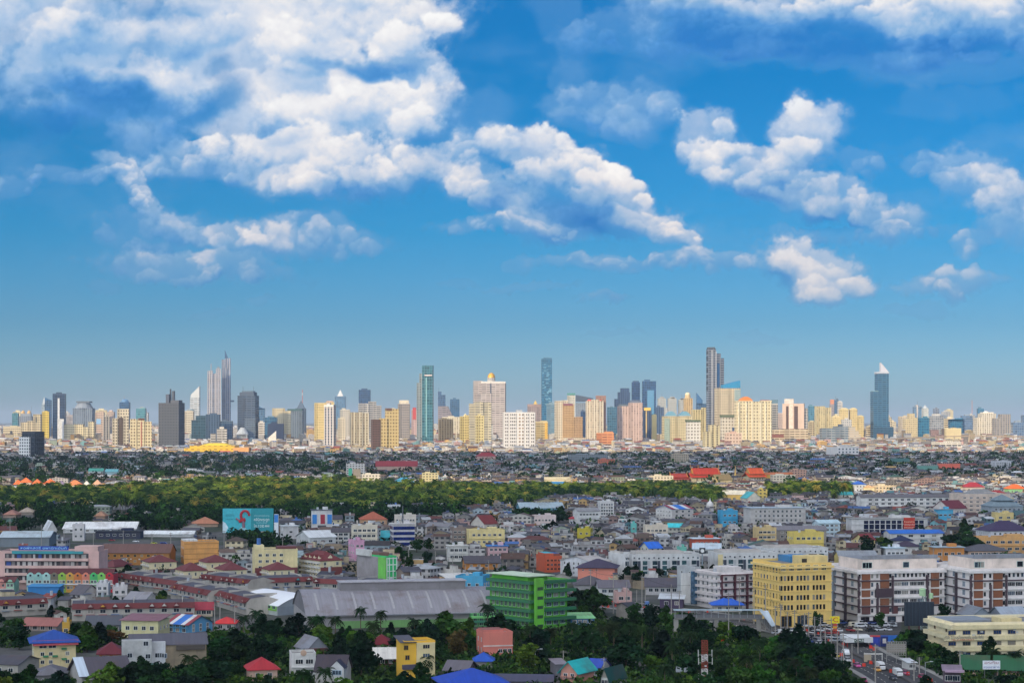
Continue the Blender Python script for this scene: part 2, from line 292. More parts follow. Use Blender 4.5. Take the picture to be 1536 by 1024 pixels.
def cloud_field(step=1.5):
 xs = np.arange(-130, 1670, step); ys = np.arange(-110, 600, step); X, Y = np.meshgrid(xs, ys)
 n46 = fbm(X / 46, Y / 40, 7, 21, .55); nbig = fbm(X / 170, Y / 80, 5, 31, .55)
 n12 = fbm(X / 14, Y / 12, 5, 41, .62)
 w1x, w1y = fbm(X / 95, Y / 80, 4, 3), fbm(X / 95, Y / 80, 4, 7)
 w2x, w2y = fbm(X / 24, Y / 24, 4, 5, .6), fbm(X / 24, Y / 24, 4, 9, .6)
 wx = X + 46 * w1x + 20 * w2x; wy = Y + 34 * w1y + 16 * w2y
 pa = puffs(wx / 34, wy / 30, 11) * .55 + puffs(wx / 15, wy / 14, 12) * .3 + puffs(X / 7, Y / 7, 13) * .15 - .5
 shape = X.shape; LUM = np.full(shape, .35); A = np.zeros(shape)
 rr = random.Random(5)
 def lobe(cx, cy_, rx, ry, t, op, top, bot, soft, flat):
  """one rounded mass laid over what is behind it: crisp lit top, soft shaded foot"""
  m = 1.9 * max(rx, ry) + 50
  a0, a1 = max(0, int((cx - m + 130) / step)), min(shape[1], int((cx + m + 130) / step)); b0, b1 = max(0, int((cy_ - m + 110) / step)), min(shape[0], int((cy_ + m + 110) / step))
  if a1 - a0 < 2 or b1 - b0 < 2: return
  S = (slice(b0, b1), slice(a0, a1)); c, s = math.cos(R(t)), math.sin(R(t)); dx = wx[S] - cx; dy = wy[S] - cy_
  u = (dx * c + dy * s) / rx; v = (-dx * s + dy * c) / ry; v = np.where(v > 0, v * flat, v); r = np.sqrt(u * u + v * v)
  val = 1 - r + .36 * pa[S] + .55 * n46[S] + .22 * n12[S]
  wd = soft * (.55 + .75 * np.clip(v * .6 + .5 + .25 * u, 0, 1.3))
  al = np.clip(val / wd, 0, 1); al = al * al * (3 - 2 * al) * op
  g = np.clip(.5 + .46 * v + .16 * u, 0, 1); lum = top + (bot - top) * g ** 1.15 + .30 * pa[S] * (top - bot + .12) + .30 * n46[S] + .14 * n12[S] - .10 * nbig[S]
  LUM[S] = LUM[S] * (1 - al) + lum * al; A[S] = A[S] + al * (1 - A[S])
 for cx, cy_, rx, ry, t, a, li in CLOUDS:
  op = min(.97, a * 1.02); hi = np.clip(.54 + .37 * a + .5 * li, .2, 1.06); lo = hi - (.32 + .32 * min(a, 1)); small = ry < 28
  lobe(cx, cy_, rx * 1.12, ry * 1.12, t, op * (.75 if not small else .9), hi * .92, lo * .92, .55, 1.25)
  if a < .3: continue
  q = min(max(ry * .62, 9), 54); n = int(2.1 * rx * ry / q ** 2) if not small else int(1.6 * rx / q)
  L = []
  for _ in range(n):
   f = math.sqrt(rr.random()) * .92; th = rr.uniform(0, 2 * math.pi); L.append((f * math.cos(th), f * math.sin(th) * .9, rr.uniform(.55, 1.15)))
  L.sort(key=lambda e: e[1])
  c, s = math.cos(R(t)), math.sin(R(t))
  for u, v, k in L:
   px, py = cx + u * rx * c - v * ry * s, cy_ + u * rx * s + v * ry * c; sh = -.16 * v
   d = rr.uniform(-.07, .07)
   lobe(px, py, q * k * rr.uniform(1.0, 1.5), q * k * .85, t * .5, op * rr.uniform(.55, .95), hi + sh + d, lo + sh + d - .06, .58, 1.15)
 # shade that lies on the masses, and openings of clear sky between them
 for cx, cy_, rx, ry, t, k, cut in SHADES:
  c, s = math.cos(R(t)), math.sin(R(t)); dx = wx - cx; dy = wy - cy_
  u = (dx * c + dy * s) / rx; v = (-dx * s + dy * c) / ry; q = np.clip(1.15 - np.sqrt(u * u + v * v) + .5 * n46 + .25 * pa, 0, 1); q = q * q * (3 - 2 * q)
  LUM -= k * q; A *= 1 - cut * q
 # thin veils
 veil = np.clip(nbig * 2.4 + .10, 0, 1) * np.clip(1 - np.abs(Y - 170) / 330, 0, 1) * .52
 LUM = np.where(A < .02, .36, LUM); LUM = (LUM * A + (.36 + .3 * n46) * veil * (1 - A)) / np.maximum(A + veil * (1 - A), 1e-4); A = A + veil * (1 - A)
 far = np.clip((Y - 330) / 250, 0, 1)                     # low clouds stand farther off, behind more air
 alpha = A * (1 - .40 * far); lum = np.clip(LUM - .03, 0, 1.0)
 stops = np.array([0, .25, .45, .62, .80, 1.0]); cols = np.array([lin((52, 128, 204)), lin((92, 156, 218)), lin((146, 186, 226)), lin((196, 212, 234)), lin((236, 236, 240)), lin((255, 254, 252))])
 rgb = np.stack([np.interp(lum, stops, cols[:, i]) for i in range(3)], -1)
 warm = np.clip((Y - 180) / 260, 0, 1)[..., None]; rgb = rgb * (1 - warm * np.array([.05, .12, .15]))
 edge = np.minimum.reduce([(X + 130) / 60, (1670 - X) / 60, (Y + 110) / 50, (600 - Y) / 40]); alpha = alpha * np.clip(edge, 0, 1)
 return X, Y, rgb, alpha
# ---------------------------------------------------------------- sky dome with the clouds
def sky_dome():
 X, Y, rgb, al = cloud_field(1.5)
 az = np.arctan((X - 768) / F); el = np.arctan((HOR - Y) / F * np.cos(az)); rad = 150000.0
 V = np.stack([np.sin(az) * np.cos(el) * rad, np.cos(az) * np.cos(el) * rad, np.sin(el) * rad + CH], -1).reshape(-1, 3)
 h, w = X.shape; idx = np.arange(h * w).reshape(h, w)
 q = np.stack([idx[1:, :-1], idx[1:, 1:], idx[:-1, 1:], idx[:-1, :-1]], -1).reshape(-1, 4)
 m, nt, b = new_mat('sky'); nt.nodes.remove(b); o = [n for n in nt.nodes if n.type == 'OUTPUT_MATERIAL'][0]
 at = nt.nodes.new('ShaderNodeAttribute'); at.attribute_name = 'Cloud'; e = nt.nodes.new('ShaderNodeEmission'); t = nt.nodes.new('ShaderNodeBsdfTransparent'); mx = nt.nodes.new('ShaderNodeMixShader')
 nt.links.new(at.outputs['Color'], e.inputs[0]); e.inputs[1].default_value = 1.0; nt.links.new(at.outputs['Alpha'], mx.inputs[0]); nt.links.new(t.outputs[0], mx.inputs[1]); nt.links.new(e.outputs[0], mx.inputs[2]); nt.links.new(mx.outputs[0], o.inputs[0])
 m.cycles.emission_sampling = 'NONE'
 me = bulk('sky', V, q, [m]); c = np.concatenate([rgb, al[..., None]], -1).reshape(-1, 4)
 a = me.attributes.new('Cloud', 'FLOAT_COLOR', 'POINT'); a.data.foreach_set('color', c.astype(np.float32).ravel())
 tag(link('sky', me), kind='structure')
sky_dome()
# ---------------------------------------------------------------- the clouds that keep the near city in shade
def shade_clouds():
 m, nt, b = new_mat('cloud'); nt.nodes.remove(b); o = [n for n in nt.nodes if n.type == 'OUTPUT_MATERIAL'][0]
 d = nt.nodes.new('ShaderNodeBsdfDiffuse'); d.inputs[0].default_value = (.9, .9, .9, 1); t = nt.nodes.new('ShaderNodeBsdfTranslucent'); t.inputs[0].default_value = (.9, .92, .95, 1); mx = nt.nodes.new('ShaderNodeMixShader'); mx.inputs[0].default_value = .62
 nt.links.new(d.outputs[0], mx.inputs[1]); nt.links.new(t.outputs[0], mx.inputs[2]); nt.links.new(mx.outputs[0], o.inputs[0])
 alt = 2600.0; k = alt / sdir.z; off = Vector((sdir.x * k, sdir.y * k, 0))
 for name, label, x0, x1, y0, y1, seed in (
  ('cloud', 'broad flat cloud shading the near houses and trees', -1500, 1700, -300, 2120, 4),
  ('cloud', 'long flat cloud shading the houses beyond the palm grove', -2600, 2600, 2640, 4620, 9)):
  nx, ny = 90, 70; xs = np.linspace(x0, x1, nx); ys = np.linspace(y0, y1, ny); X, Y = np.meshgrid(xs, ys)
  n = fbm(X / 420, Y / 300, 6, seed, .6)
  e = np.minimum(np.minimum(X - x0, x1 - X) / 260, np.minimum(Y - y0, y1 - Y) / (SH_EDGE)) + 2.2 * n
  keep = e > .25
  T = np.where(keep, 25 + 60 * np.sqrt(np.clip(e, 0, 1.2)) + 40 * fbm(X / 130, Y / 130, 4, seed + 3), 0)
  V = []; Fq = []; ids = {}
  def vid(j, i, up):
   kk = (j, i, up)
   if kk not in ids:
    ids[kk] = len(V); V.append((X[j, i] + off.x, Y[j, i] + off.y, alt + (max(T[j, i], 8) if up else -.18 * T[j, i])))
   return ids[kk]
  for j in range(ny - 1):
   for i in range(nx - 1):
    if keep[j, i] and keep[j + 1, i] and keep[j, i + 1] and keep[j + 1, i + 1]:
     Fq.append((vid(j, i, 1), vid(j, i + 1, 1), vid(j + 1, i + 1, 1), vid(j + 1, i, 1))); Fq.append((vid(j + 1, i, 0), vid(j + 1, i + 1, 0), vid(j, i + 1, 0), vid(j, i, 0)))
  edges = {}
  for f in Fq[::2]:
   for a, b_ in zip(f, f[1:] + f[:1]): edges[(a, b_)] = 1
  inv = {v: kk for kk, v in ids.items()}
  for a, b_ in list(edges):
   if (b_, a) not in edges:
    ka, kb = inv[a], inv[b_]; Fq.append((b_, a, ids[(ka[0], ka[1], 0)], ids[(kb[0], kb[1], 0)]))
  o_ = link(name, bulk('cloud', V, Fq, [m])); tag(o_, label, 'cloud', kind='stuff')
SH_EDGE = 190
shade_clouds()
# ---------------------------------------------------------------- ground, roads, air
def ground():
 m, nt, b = new_mat('ground'); t = nt.nodes.new('ShaderNodeNewGeometry'); s = nt.nodes.new('ShaderNodeVectorMath'); s.operation = 'MULTIPLY'; nt.links.new(t.outputs['Position'], s.inputs[0]); s.inputs[1].default_value = (1, 1, 0)
 a = ramp01(nt, noise(nt, s.outputs[0], .012, 6, .65), .42, .60); c = ramp01(nt, noise(nt, s.outputs[0], .11, 4), .35, .7)
 g = mix(nt, c, (.014, .026, .010), (.035, .048, .018)); u = mix(nt, c, (.05, .048, .046), (.13, .125, .12))
 nt.links.new(mix(nt, a, g, u), b.inputs['Base Color']); b.inputs['Roughness'].default_value = .95
 tag(MB().face([(-22000, -900, 0), (22000, -900, 0), (22000, 62000, 0), (-22000, 62000, 0)]).build('ground', m), kind='structure')
ground()
def road_mat(name, c, sc=.5):
 m, nt, b = new_mat(name); v = ramp01(nt, noise(nt, objco(nt), sc, 5), .3, .75); w = ramp01(nt, noise(nt, objco(nt), sc * .12, 3), .4, .65)
 nt.links.new(mix(nt, mth(nt, 'MULTIPLY', w, .35), mix(nt, v, tuple(x * .75 for x in c), tuple(x * 1.2 for x in c)), (.16, .15, .14)), b.inputs['Base Color']); b.inputs['Roughness'].default_value = .9; return m
def strip(name, pts, w, z, mat, kind='structure', shift=0.0):
 """a ribbon of width w along ground points, pushed `shift` metres to its right"""
 P = [Vector((*p, 0)) for p in pts]; A = []; mb = MB()
 for i, p in enumerate(P):
  d = (P[min(i + 1, len(P) - 1)] - P[max(i - 1, 0)]).normalized(); n = Vector((d.y, -d.x, 0)); c = p + n * shift; A.append((c - n * w / 2, c + n * w / 2))
 for (a, b), (c, d) in zip(A, A[1:]): mb.face([(a.x, a.y, z), (b.x, b.y, z), (d.x, d.y, z), (c.x, c.y, z)])
 o = mb.build(name, mat); o.data.flip_normals() if False else None
 return tag(o, kind=kind)
def smooth_line(pts, n=8):
 out = []; P = [Vector(p) for p in pts]
 for i in range(len(P) - 1):
  p0, p1, p2, p3 = P[max(i - 1, 0)], P[i], P[i + 1], P[min(i + 2, len(P) - 1)]
  for k in range(n):
   t = k / n; out.append(tuple(.5 * ((2 * p1) + (p2 - p0) * t + (2 * p0 - 5 * p1 + 4 * p2 - p3) * t * t + (3 * p1 - p0 - 3 * p2 + p3) * t ** 3)))
 return out + [tuple(P[-1])]
def gp(px, py): d = dist(py); return (gx(px, d), d)
ROAD = smooth_line([gp(1392, 1040), gp(1345, 1010), gp(1290, 985), gp(1238, 958), gp(1180, 942), gp(1110, 931), gp(1020, 918), gp(930, 907), gp(850, 893), gp(760, 878)], 10)
BACKROAD = smooth_line([gp(-60, 816), gp(60, 814), gp(170, 815), gp(290, 816), gp(360, 822)], 6)
SIDE = smooth_line([gp(1225, 962), gp(1262, 948), gp(1300, 940), gp(1345, 934)], 6)
asph = road_mat('asphalt', (.038, .038, .042)); conc = road_mat('concrete', (.30, .29, .27)); line_m = plain('#d8d4c4', .8)
def roads():
 tag(strip('road', ROAD, 25, .04, asph), None); tag(strip('access_road', BACKROAD, 16, .04, asph), None); strip('side_road', SIDE, 11, .044, asph)
 lot = MB(); q = [gp(1150, 945), gp(1240, 972), gp(1352, 972), gp(1352, 931), gp(1150, 931)]; lot.face([(x, y, .024) for x, y in q]); tag(lot.build('parking_ground', asph), kind='structure')
 for sh, w in ((-12.9, 2.2), (12.9, 2.2)):
  P = [Vector((*p, 0)) for p in ROAD]; mb = MB()
  for i in range(len(P) - 1):
   def off(j, s_):
    d = (P[min(j + 1, len(P) - 1)] - P[max(j - 1, 0)]).normalized(); return P[j] + Vector((d.y, -d.x, 0)) * s_
   a, b, c, d = off(i, sh - w / 2), off(i, sh + w / 2), off(i + 1, sh + w / 2), off(i + 1, sh - w / 2)
   z = .17; mb.face([(a.x, a.y, z), (b.x, b.y, z), (c.x, c.y, z), (d.x, d.y, z)]); mb.face([(a.x, a.y, 0), (a.x, a.y, z), (d.x, d.y, z), (d.x, d.y, 0)]); mb.face([(b.x, b.y, 0), (c.x, c.y, 0), (c.x, c.y, z), (b.x, b.y, z)])
  tag(mb.build('pavement', conc), kind='structure')
 mb = MB()
 for i in range(0, len(ROAD) - 1):
  P = [Vector((*p, 0)) for p in ROAD]; d = (P[i + 1] - P[i]); L_ = d.length; d.normalize(); n = Vector((d.y, -d.x, 0)); k = 0.0
  while k < L_:
   for sh in (-8.2, -4.6, 4.6, 8.2):
    a = P[i] + d * k + n * (sh - .09); b = P[i] + d * k + n * (sh + .09); c = b + d * 2.6; e = a + d * 2.6; mb.face([(v.x, v.y, .048) for v in (a, b, c, e)])
   k += 7.5
 tag(mb.build('road_markings', line_m), kind='structure')
 mb = MB(); P = [Vector((*p, 0)) for p in ROAD]
 for i in range(len(P) - 1):
  d = (P[i + 1] - P[i]).normalized(); n = Vector((d.y, -d.x, 0)); a, b, c, e = P[i] - n * .9, P[i] + n * .9, P[i + 1] + n * .9, P[i + 1] - n * .9
  mb.face([(v.x, v.y, .62) for v in (a, b, c, e)])
  for s, t in ((a, e), (b, c)): mb.face([(s.x, s.y, 0), (s.x, s.y, .62), (t.x, t.y, .62), (t.x, t.y, 0)])
 tag(mb.build('median_barrier', paint('#4a4644')), 'low dark concrete divider running down the middle of the road', 'barrier')
roads()
def haze():
 m = bpy.data.materials.new('haze'); m.use_nodes = True; nt = m.node_tree; nt.nodes.clear(); o = nt.nodes.new('ShaderNodeOutputMaterial'); v = nt.nodes.new('ShaderNodeVolumePrincipled')
 v.inputs['Color'].default_value = (*HAZE_COL, 1); v.inputs['Density'].default_value = HAZE_D; v.inputs['Anisotropy'].default_value = HAZE_G; nt.links.new(v.outputs[0], o.inputs['Volume'])
 tag(MB().box(-23000, 23000, -1000, 63000, -1, 340, bot=True).build('haze', m), 'thin pale blue haze hanging over the whole city', 'haze', kind='stuff')
HAZE_COL, HAZE_D, HAZE_G = (.58, .72, .92), 2.5e-5, 0.0
haze()
# ---------------------------------------------------------------- skyline
def extent(x0, x1, d, yaw, ratio):
 """front width and depth of a block turned by yaw so that it fills the photo columns x0..x1"""
 tot = (x1 - x0) * d / F; a = abs(R(yaw)); w = tot / (math.cos(a) + ratio * math.sin(a)); return w, w * ratio
GRID = {'c': (7.0, 8.2, .52, .50), 'f': (8.0, 7.6, .40, .42), 'v': (8.4, 7.4, .48, .82), 'h': (16.0, 7.6, .86, .48), 'g': (8.0, 9.5, .86, .82), 'w': (9.0, 9.5, .52, .50), 'p': (12, 12, .0, .0), 's': (14.0, 6.0, .30, .70)}
def tower(name, label, cat, x0, x1, yt, d, style, wall, pane, yaw=8, ratio=.7, segs=None, extra=(), roof=True, short=None, stain=.12, podium=None, group=None):
 """a tower by its photo columns, the photo row of its top and its distance; segs: further blocks (x0, x1, top row, step forward)"""
 W, dep = extent(x0, x1, d, yaw, ratio); xc = gx((x0 + x1) / 2, d); H = gz(yt, d); sc = W / ((x1 - x0) * d / F)
 bay, fl, fu, fv = GRID[style]; mat = facade(wall, pane, bay, fl, fu, fv, stain, (0, .2, .3)[int(x0) % 3] if style in 'chv' else 0); rt = paint('#8d8a86', .8)
 lx = lambda px: (px - (x0 + x1) / 2) * d / F * sc
 mb = MB()
 if segs:
  for k, (a, b, y, fw) in enumerate(segs): mb.box(lx(a), lx(b), -dep / 2 - fw, dep / 2 - 1.3 * k, 0, gz(y, d), 0, 1)
 else: mb.box(-W / 2, W / 2, -dep / 2, dep / 2, 0, H, 0, 1)
 o = mb.build(name, [mat, rt], None, (xc, d + dep / 2, 0), R(yaw)); tag(o, label, cat, group)
 rs = random.Random(int(x0 * 31 + yt))
 if roof and not segs:
  w2 = W * rs.uniform(.3, .55); x_ = rs.uniform(-.15, .2) * W; h = rs.uniform(4, 8)
  MB().box(x_ - w2 / 2, x_ + w2 / 2, -dep * .3, dep * .3, H + .01, H + h).build('roof_plant', facade(wall, pane, 5, 8, .3, .3, stain), o)
  p = MB(); t = .8
  p.box(-W / 2 + .05, W / 2 - .05, -dep / 2 + .05, -dep / 2 + t, H + .01, H + 2.0).box(-W / 2 + .05, W / 2 - .05, dep / 2 - t, dep / 2 - .05, H + .01, H + 2.0).box(-W / 2 + .05, -W / 2 + t, -dep / 2 + t + .01, dep / 2 - t - .01, H + .01, H + 2.0).box(W / 2 - t, W / 2 - .05, -dep / 2 + t + .01, dep / 2 - t - .01, H + .01, H + 2.0)
  p.build('parapet', paint(wall), o)
 for e in extra:
  kind, nm = e[0], e[1]
  if kind == 'box':      # a, b, top, bottom, colour, front step, depth share
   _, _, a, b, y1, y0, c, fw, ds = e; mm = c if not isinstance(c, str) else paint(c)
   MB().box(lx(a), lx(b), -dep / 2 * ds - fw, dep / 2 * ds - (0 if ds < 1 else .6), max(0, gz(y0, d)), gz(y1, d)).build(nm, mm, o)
  elif kind == 'cyl':    # centre, radius px, top, bottom, colour, top radius px
   _, _, a, r, y1, y0, c, r1 = e; MB().cyl(lx(a), 0, r * d / F, gz(y0, d), gz(y1, d), 0, 12, max(r1 * d / F, .05)).build(nm, c if not isinstance(c, str) else paint(c), o)
  elif kind == 'dome':   # centre, radius px, height px, base row
   _, _, a, r, h, y0, c = e; MB().dome(lx(a), 0, r * d / F, gz(y0, d), h * d / F).build(nm, c if not isinstance(c, str) else paint(c, .35, .05), o)
  elif kind == 'wedge':  # left top row, right top row over a..b
   _, _, a, b, ya, yb, y0, c, ds = e; A, B, z = lx(a), lx(b), gz(y0, d); m_ = MB(); f, k = -dep / 2 * ds, dep / 2 * ds
   za, zb = gz(ya, d), gz(yb, d)
   m_.face([(A, f, z), (B, f, z), (B, f, zb), (A, f, za)], 0, [(A, z), (B, z), (B, zb), (A, za)]); m_.face([(B, k, z), (A, k, z), (A, k, za), (B, k, zb)]); m_.face([(A, k, z), (A, f, z), (A, f, za), (A, k, za)]); m_.face([(B, f, z), (B, k, z), (B, k, zb), (B, f, zb)]); m_.face([(A, f, za), (B, f, zb), (B, k, zb), (A, k, za)])
   m_.build(nm, c if not isinstance(c, str) else paint(c), o)
  elif kind == 'arch':   # curved roof over a..b, crown row, base row
   _, _, a, b, yc, y0, c = e; A, B, z, h = lx(a), lx(b), gz(y0, d), (y0 - yc) * d / F; m_ = MB(); n = 10; P = [(A + (B - A) * i / n, z + h * math.sin(math.pi * i / n)) for i in range(n + 1)]
   for (xa, za), (xb, zb) in zip(P, P[1:]):
    m_.face([(xa, -dep / 2, za), (xb, -dep / 2, zb), (xb, dep / 2, zb), (xa, dep / 2, za)])
    m_.face([(xa, -dep / 2, z), (xb, -dep / 2, z), (xb, -dep / 2, zb), (xa, -dep / 2, za)])
   m_.build(nm, c if not isinstance(c, str) else paint(c, .4, .05), o)
  elif kind == 'mast':
   _, _, a, y1, y0, c, r = e; MB().bar((lx(a), 0, gz(y0, d) - 1), (lx(a), 0, gz(y1, d)), r, 0, 4).build(nm, c if not isinstance(c, str) else plain(c), o)
  elif kind == 'pyr':
   _, _, a, r, y1, y0, c = e; MB().cyl(lx(a), 0, r * d / F * 1.3, gz(y0, d), gz(y1, d), 0, 4, .1).build(nm, c if not isinstance(c, str) else paint(c), o).rotation_euler = (0, 0, R(45))
 hero(short or label, x0, x1, yt, HOR + CH * F / d, d)
 return o
DG, TG, BG, CR, CW, YL, PK, TN, GY = '#2b3138', '#1f5a66', '#24405c', '#e6d7b4', '#e9e3d4', '#ecd48a', '#d9c1b2', '#c9ac86', '#9aa0a6'
WN, WB = '#5a4e40', '#4d5560'
def skyline():
 T = tower
 # ---- left end
 T('glass_block', 'low teal glass tower standing behind cream blocks near the frame edge', 'tower', 18, 27, 620, 8600, 'g', '#6d8f98', '#2f7484', 0)
 T('twin_domed_tower', 'pale grey building with two small golden domes on its roof', 'tower', 27, 47, 624, 9000, 'v', '#8e97a4', '#5f6c7c', 0, roof=False, extra=[('dome', 'roof_dome', 33, 3, 5, 620, '#c9a468'), ('dome', 'roof_dome', 42, 3, 5, 620, '#c9a468'), ('box', 'drum', 30, 45, 620, 624, '#8e97a4', 0, .5), ('mast', 'antenna', 45.5, 609, 621, '#7f858c', .5)])
 T('cream_block', 'wide cream apartment block at the far edge of the skyline', 'apartment block', 3, 31, 640, 7300, 'c', CR, WN, 6, extra=[('box', 'dark_bay', 14, 18, 646, 660, '#2d3440', 1.0, 1.0)], short='the wide cream block')
 T('cream_twin_block', 'cream apartment pair with one dark recess beside the yellow slim tower', 'apartment block', 29, 61, 621, 7000, 'c', CR, WN, 6, segs=[(29, 40, 633, 0), (40, 49, 631, 3), (49, 61, 621, 6)], extra=[('box', 'dark_bay', 53, 55, 625, 634, '#39424c', 6.8, 1.0)])
 T('grid_front_building', 'dark building with a white grid of windows on its front', 'office block', 29, 62, 647, 4330, 'g', '#3a4048', '#1d2733', -22, 1.0, segs=[(33, 62, 647, 0)], extra=[('box', 'window_grid', 29.5, 53, 655, 690, facade('#f2f1ee', '#2a3038', 6.2, 6.6, .52, .50, .03), 9, .8)], short='the white-gridded dark building')
 T('slim_tower', 'slim bright yellow tower rising beside the dark blue tower', 'tower', 62, 73, 618, 6800, 'c', '#f0d25e', '#7d7040', 6, 1.0, short='the slim yellow tower')
 T('pointed_tower', 'pale pointed glass tower behind the slim yellow tower', 'tower', 62.5, 69, 606, 8600, 'g', '#b9c3cc', '#8fa5b5', 0, 1, roof=False, extra=[('pyr', 'spire', 65.5, 2.6, 594, 606, '#b7c2cc')])
 T('curved_blue_tower', 'blue glass tower with a flaring top behind the yellow one', 'tower', 67, 76, 600, 8400, 'g', '#53718f', '#2c5278', 0, .8, roof=False, extra=[('wedge', 'crown', 67, 76, 596, 600, 600, glass('#3a6288'), 1.0)])
 T('dark_blue_tower', 'dark blue glass tower with one white stripe down its front', 'tower', 78, 97, 591, 6900, 'g', '#36506e', '#1a3454', 4, .8, extra=[('box', 'white_stripe', 86, 89, 597, 660, '#dfe3e8', 1.2, 1.0), ('box', 'stepped_wing', 86, 96, 628, 680, '#dcdfe2', 6, 1.0)], short='the dark blue tower with a white stripe')
 T('octagonal_tower', 'broad grey blue tower with cut corners and a flat cap', 'tower', 109, 138, 612, 7900, 'v', '#8b97a6', '#566a80', 0, .8, roof=False, extra=[('cyl', 'tapered_crown', 123.5, 14, 604, 612, '#8a95a3', 9.5), ('box', 'flat_cap', 114, 134, 601.5, 603.5, '#6b7480', 0, .9)], short='the octagonal grey tower')
 T('cream_slab', 'long cream slab block in front of the octagonal grey tower', 'apartment block', 95, 141, 633, 6900, 'c', '#efe2bb', WN, 4, .4, segs=[(95, 124, 636, 0), (124, 132, 640, 4), (132, 141, 632, 2)])
 T('grey_slab', 'greyish block peeking out left of the octagonal tower', 'tower', 98, 110, 624, 8300, 'h', '#b4aaa8', '#8d8f96', 0)
 T('pink_block', 'pinkish block with a blue sign panel beside the striped slim tower', 'apartment block', 142, 156, 619, 7300, 'c', '#e0c6b4', WN, 4, extra=[('box', 'sign_panel', 144, 151, 628, 636, plain('#8ab6dc'), 1, 1.0)])
 T('striped_tower', 'narrow grey striped tower left of the cream towers', 'tower', 153, 165, 625, 6300, 'v', '#b9b2a8', '#4d4d50', 14, .9, short='the narrow grey striped tower')
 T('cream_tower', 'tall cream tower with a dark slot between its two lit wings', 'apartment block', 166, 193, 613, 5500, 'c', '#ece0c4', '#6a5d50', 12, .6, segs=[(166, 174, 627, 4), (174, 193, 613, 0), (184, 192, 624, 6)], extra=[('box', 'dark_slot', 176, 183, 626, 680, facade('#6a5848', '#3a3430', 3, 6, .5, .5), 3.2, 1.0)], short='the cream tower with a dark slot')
 T('domed_blue_tower', 'blue rounded tower top showing above the cream towers', 'tower', 179, 193, 603, 8300, 'g', '#52789c', '#2d5a86', 0, 1, roof=False, extra=[('dome', 'roof_dome', 186, 6, 5, 603, '#5a82a8'), ('mast', 'antenna', 185, 594, 600, '#c9a0a0', .5)])
 T('teal_crown_tower', 'teal glass block half hidden by the cream towers', 'tower', 204, 218, 613, 8000, 'g', '#7fa9b2', '#3a7f90', 0)
 T('three_bay_tower', 'cream and orange tower of three bays with a brown roofline', 'apartment block', 192, 227, 628, 5200, 'c', '#efdfb4', '#80684c', 12, .6, segs=[(192, 202, 628, 3), (202, 216, 630, 0), (204, 215, 628, 4), (216, 227, 632, 2)], extra=[('box', 'brown_roofline', 205, 215, 627, 630, '#6b3f35', 4.5, 1.0), ('box', 'red_stripe', 209, 211, 632, 684, '#b4705a', 4.6, 1.0)], short='the three-bay cream tower')
 T('grey_office_tower', 'broad dark grey office tower with two chimneys on its roof', 'office tower', 237, 274, 604, 5400, 'f', '#535963', '#2b313b', -14, .7, roof=False, extra=[('box', 'roof_block', 247, 253, 591, 604, '#4a5568', 0, .4), ('box', 'roof_block', 257, 272, 600, 604, '#565c68', 0, .6), ('cyl', 'chimney', 253.5, 1.2, 583, 602, '#3f4958', 1.2), ('cyl', 'chimney', 259, 2.4, 586, 602, '#505a68', 2.4)], short='the dark grey tower with two chimneys')
 T('sail_tower', 'white tower with a curved sail shaped top', 'tower', 285, 299, 596, 8600, 'h', '#d8dbde', '#9fb0bd', 0, .7, roof=False, extra=[('wedge', 'sail_top', 286, 299, 592, 579, 596, plain('#c8ccce'), 1.0)], short='the white sail-topped tower')
 T('saucer_tower', 'cream tower with a flat saucer on its roof', 'tower', 275, 290, 617, 7400, 'c', '#e2d8c2', WN, 0, extra=[('cyl', 'saucer', 285, 6, 613, 615.5, '#8fa0a8', 4), ('cyl', 'saucer_stem', 285, 3, 615.5, 617.5, '#c9c6bc', 3)])
 T('riverside_tower', 'pale ribbed high-rise, shorter of the twin with a thin mast', 'skyscraper', 309, 331, 553, 8300, 'v', '#cfc9c9', '#5c6f90', 10, .8, segs=[(309, 318, 556, 2), (318, 323, 560, 0), (323, 331, 553, 3)], extra=[('mast', 'antenna', 315, 545, 556, '#c6a8a0', .9), ('box', 'roof_plant', 325, 329, 550, 553, '#8d99a8', 0, .5)], short='the shorter pale riverside high-rise')
 T('spired_tower', 'tallest pale ribbed high-rise topped by a dark pointed spire', 'skyscraper', 331, 346, 537, 8400, 'v', '#b9bcc6', '#4d6890', 10, .9, segs=[(331, 338, 539, 0), (337, 346, 537, 3), (334, 340, 552, 6)], extra=[('wedge', 'spire', 336, 341.5, 524, 536.5, 537.5, plain('#33587c'), .35), ('box', 'ledge', 340, 352, 600, 602.5, '#4b6a8c', 1, .5)], short='the spired high-rise')
 T('teal_block', 'dark teal glass block below the spired high-rise', 'office block', 286, 309, 623, 6600, 'g', '#3f6070', '#1d4656', 4, segs=[(286, 309, 630, 0), (293, 309, 623, 3)], short='the dark teal block')
 T('navy_block', 'dark blue glass block with a lighter right bay', 'office block', 308, 329, 622, 6500, 'v', '#47617c', '#26425e', 2, short='the navy glass block')
 T('blue_grey_block', 'blue grey office block between the navy block and the steel tower', 'office block', 329, 348, 632, 6600, 'g', '#5b7086', '#33506c', 2)
 T('stepped_white_block', 'small white stepped block above the yellow shopping hall', 'office block', 314, 340, 643, 6250, 'h', '#ece8e0', '#7c7468', 6, .8, segs=[(314, 322, 650, 0), (324, 340, 643, 2)], extra=[('box', 'roof_block', 328, 335, 640, 643, '#e4ded2', 0, .4)])
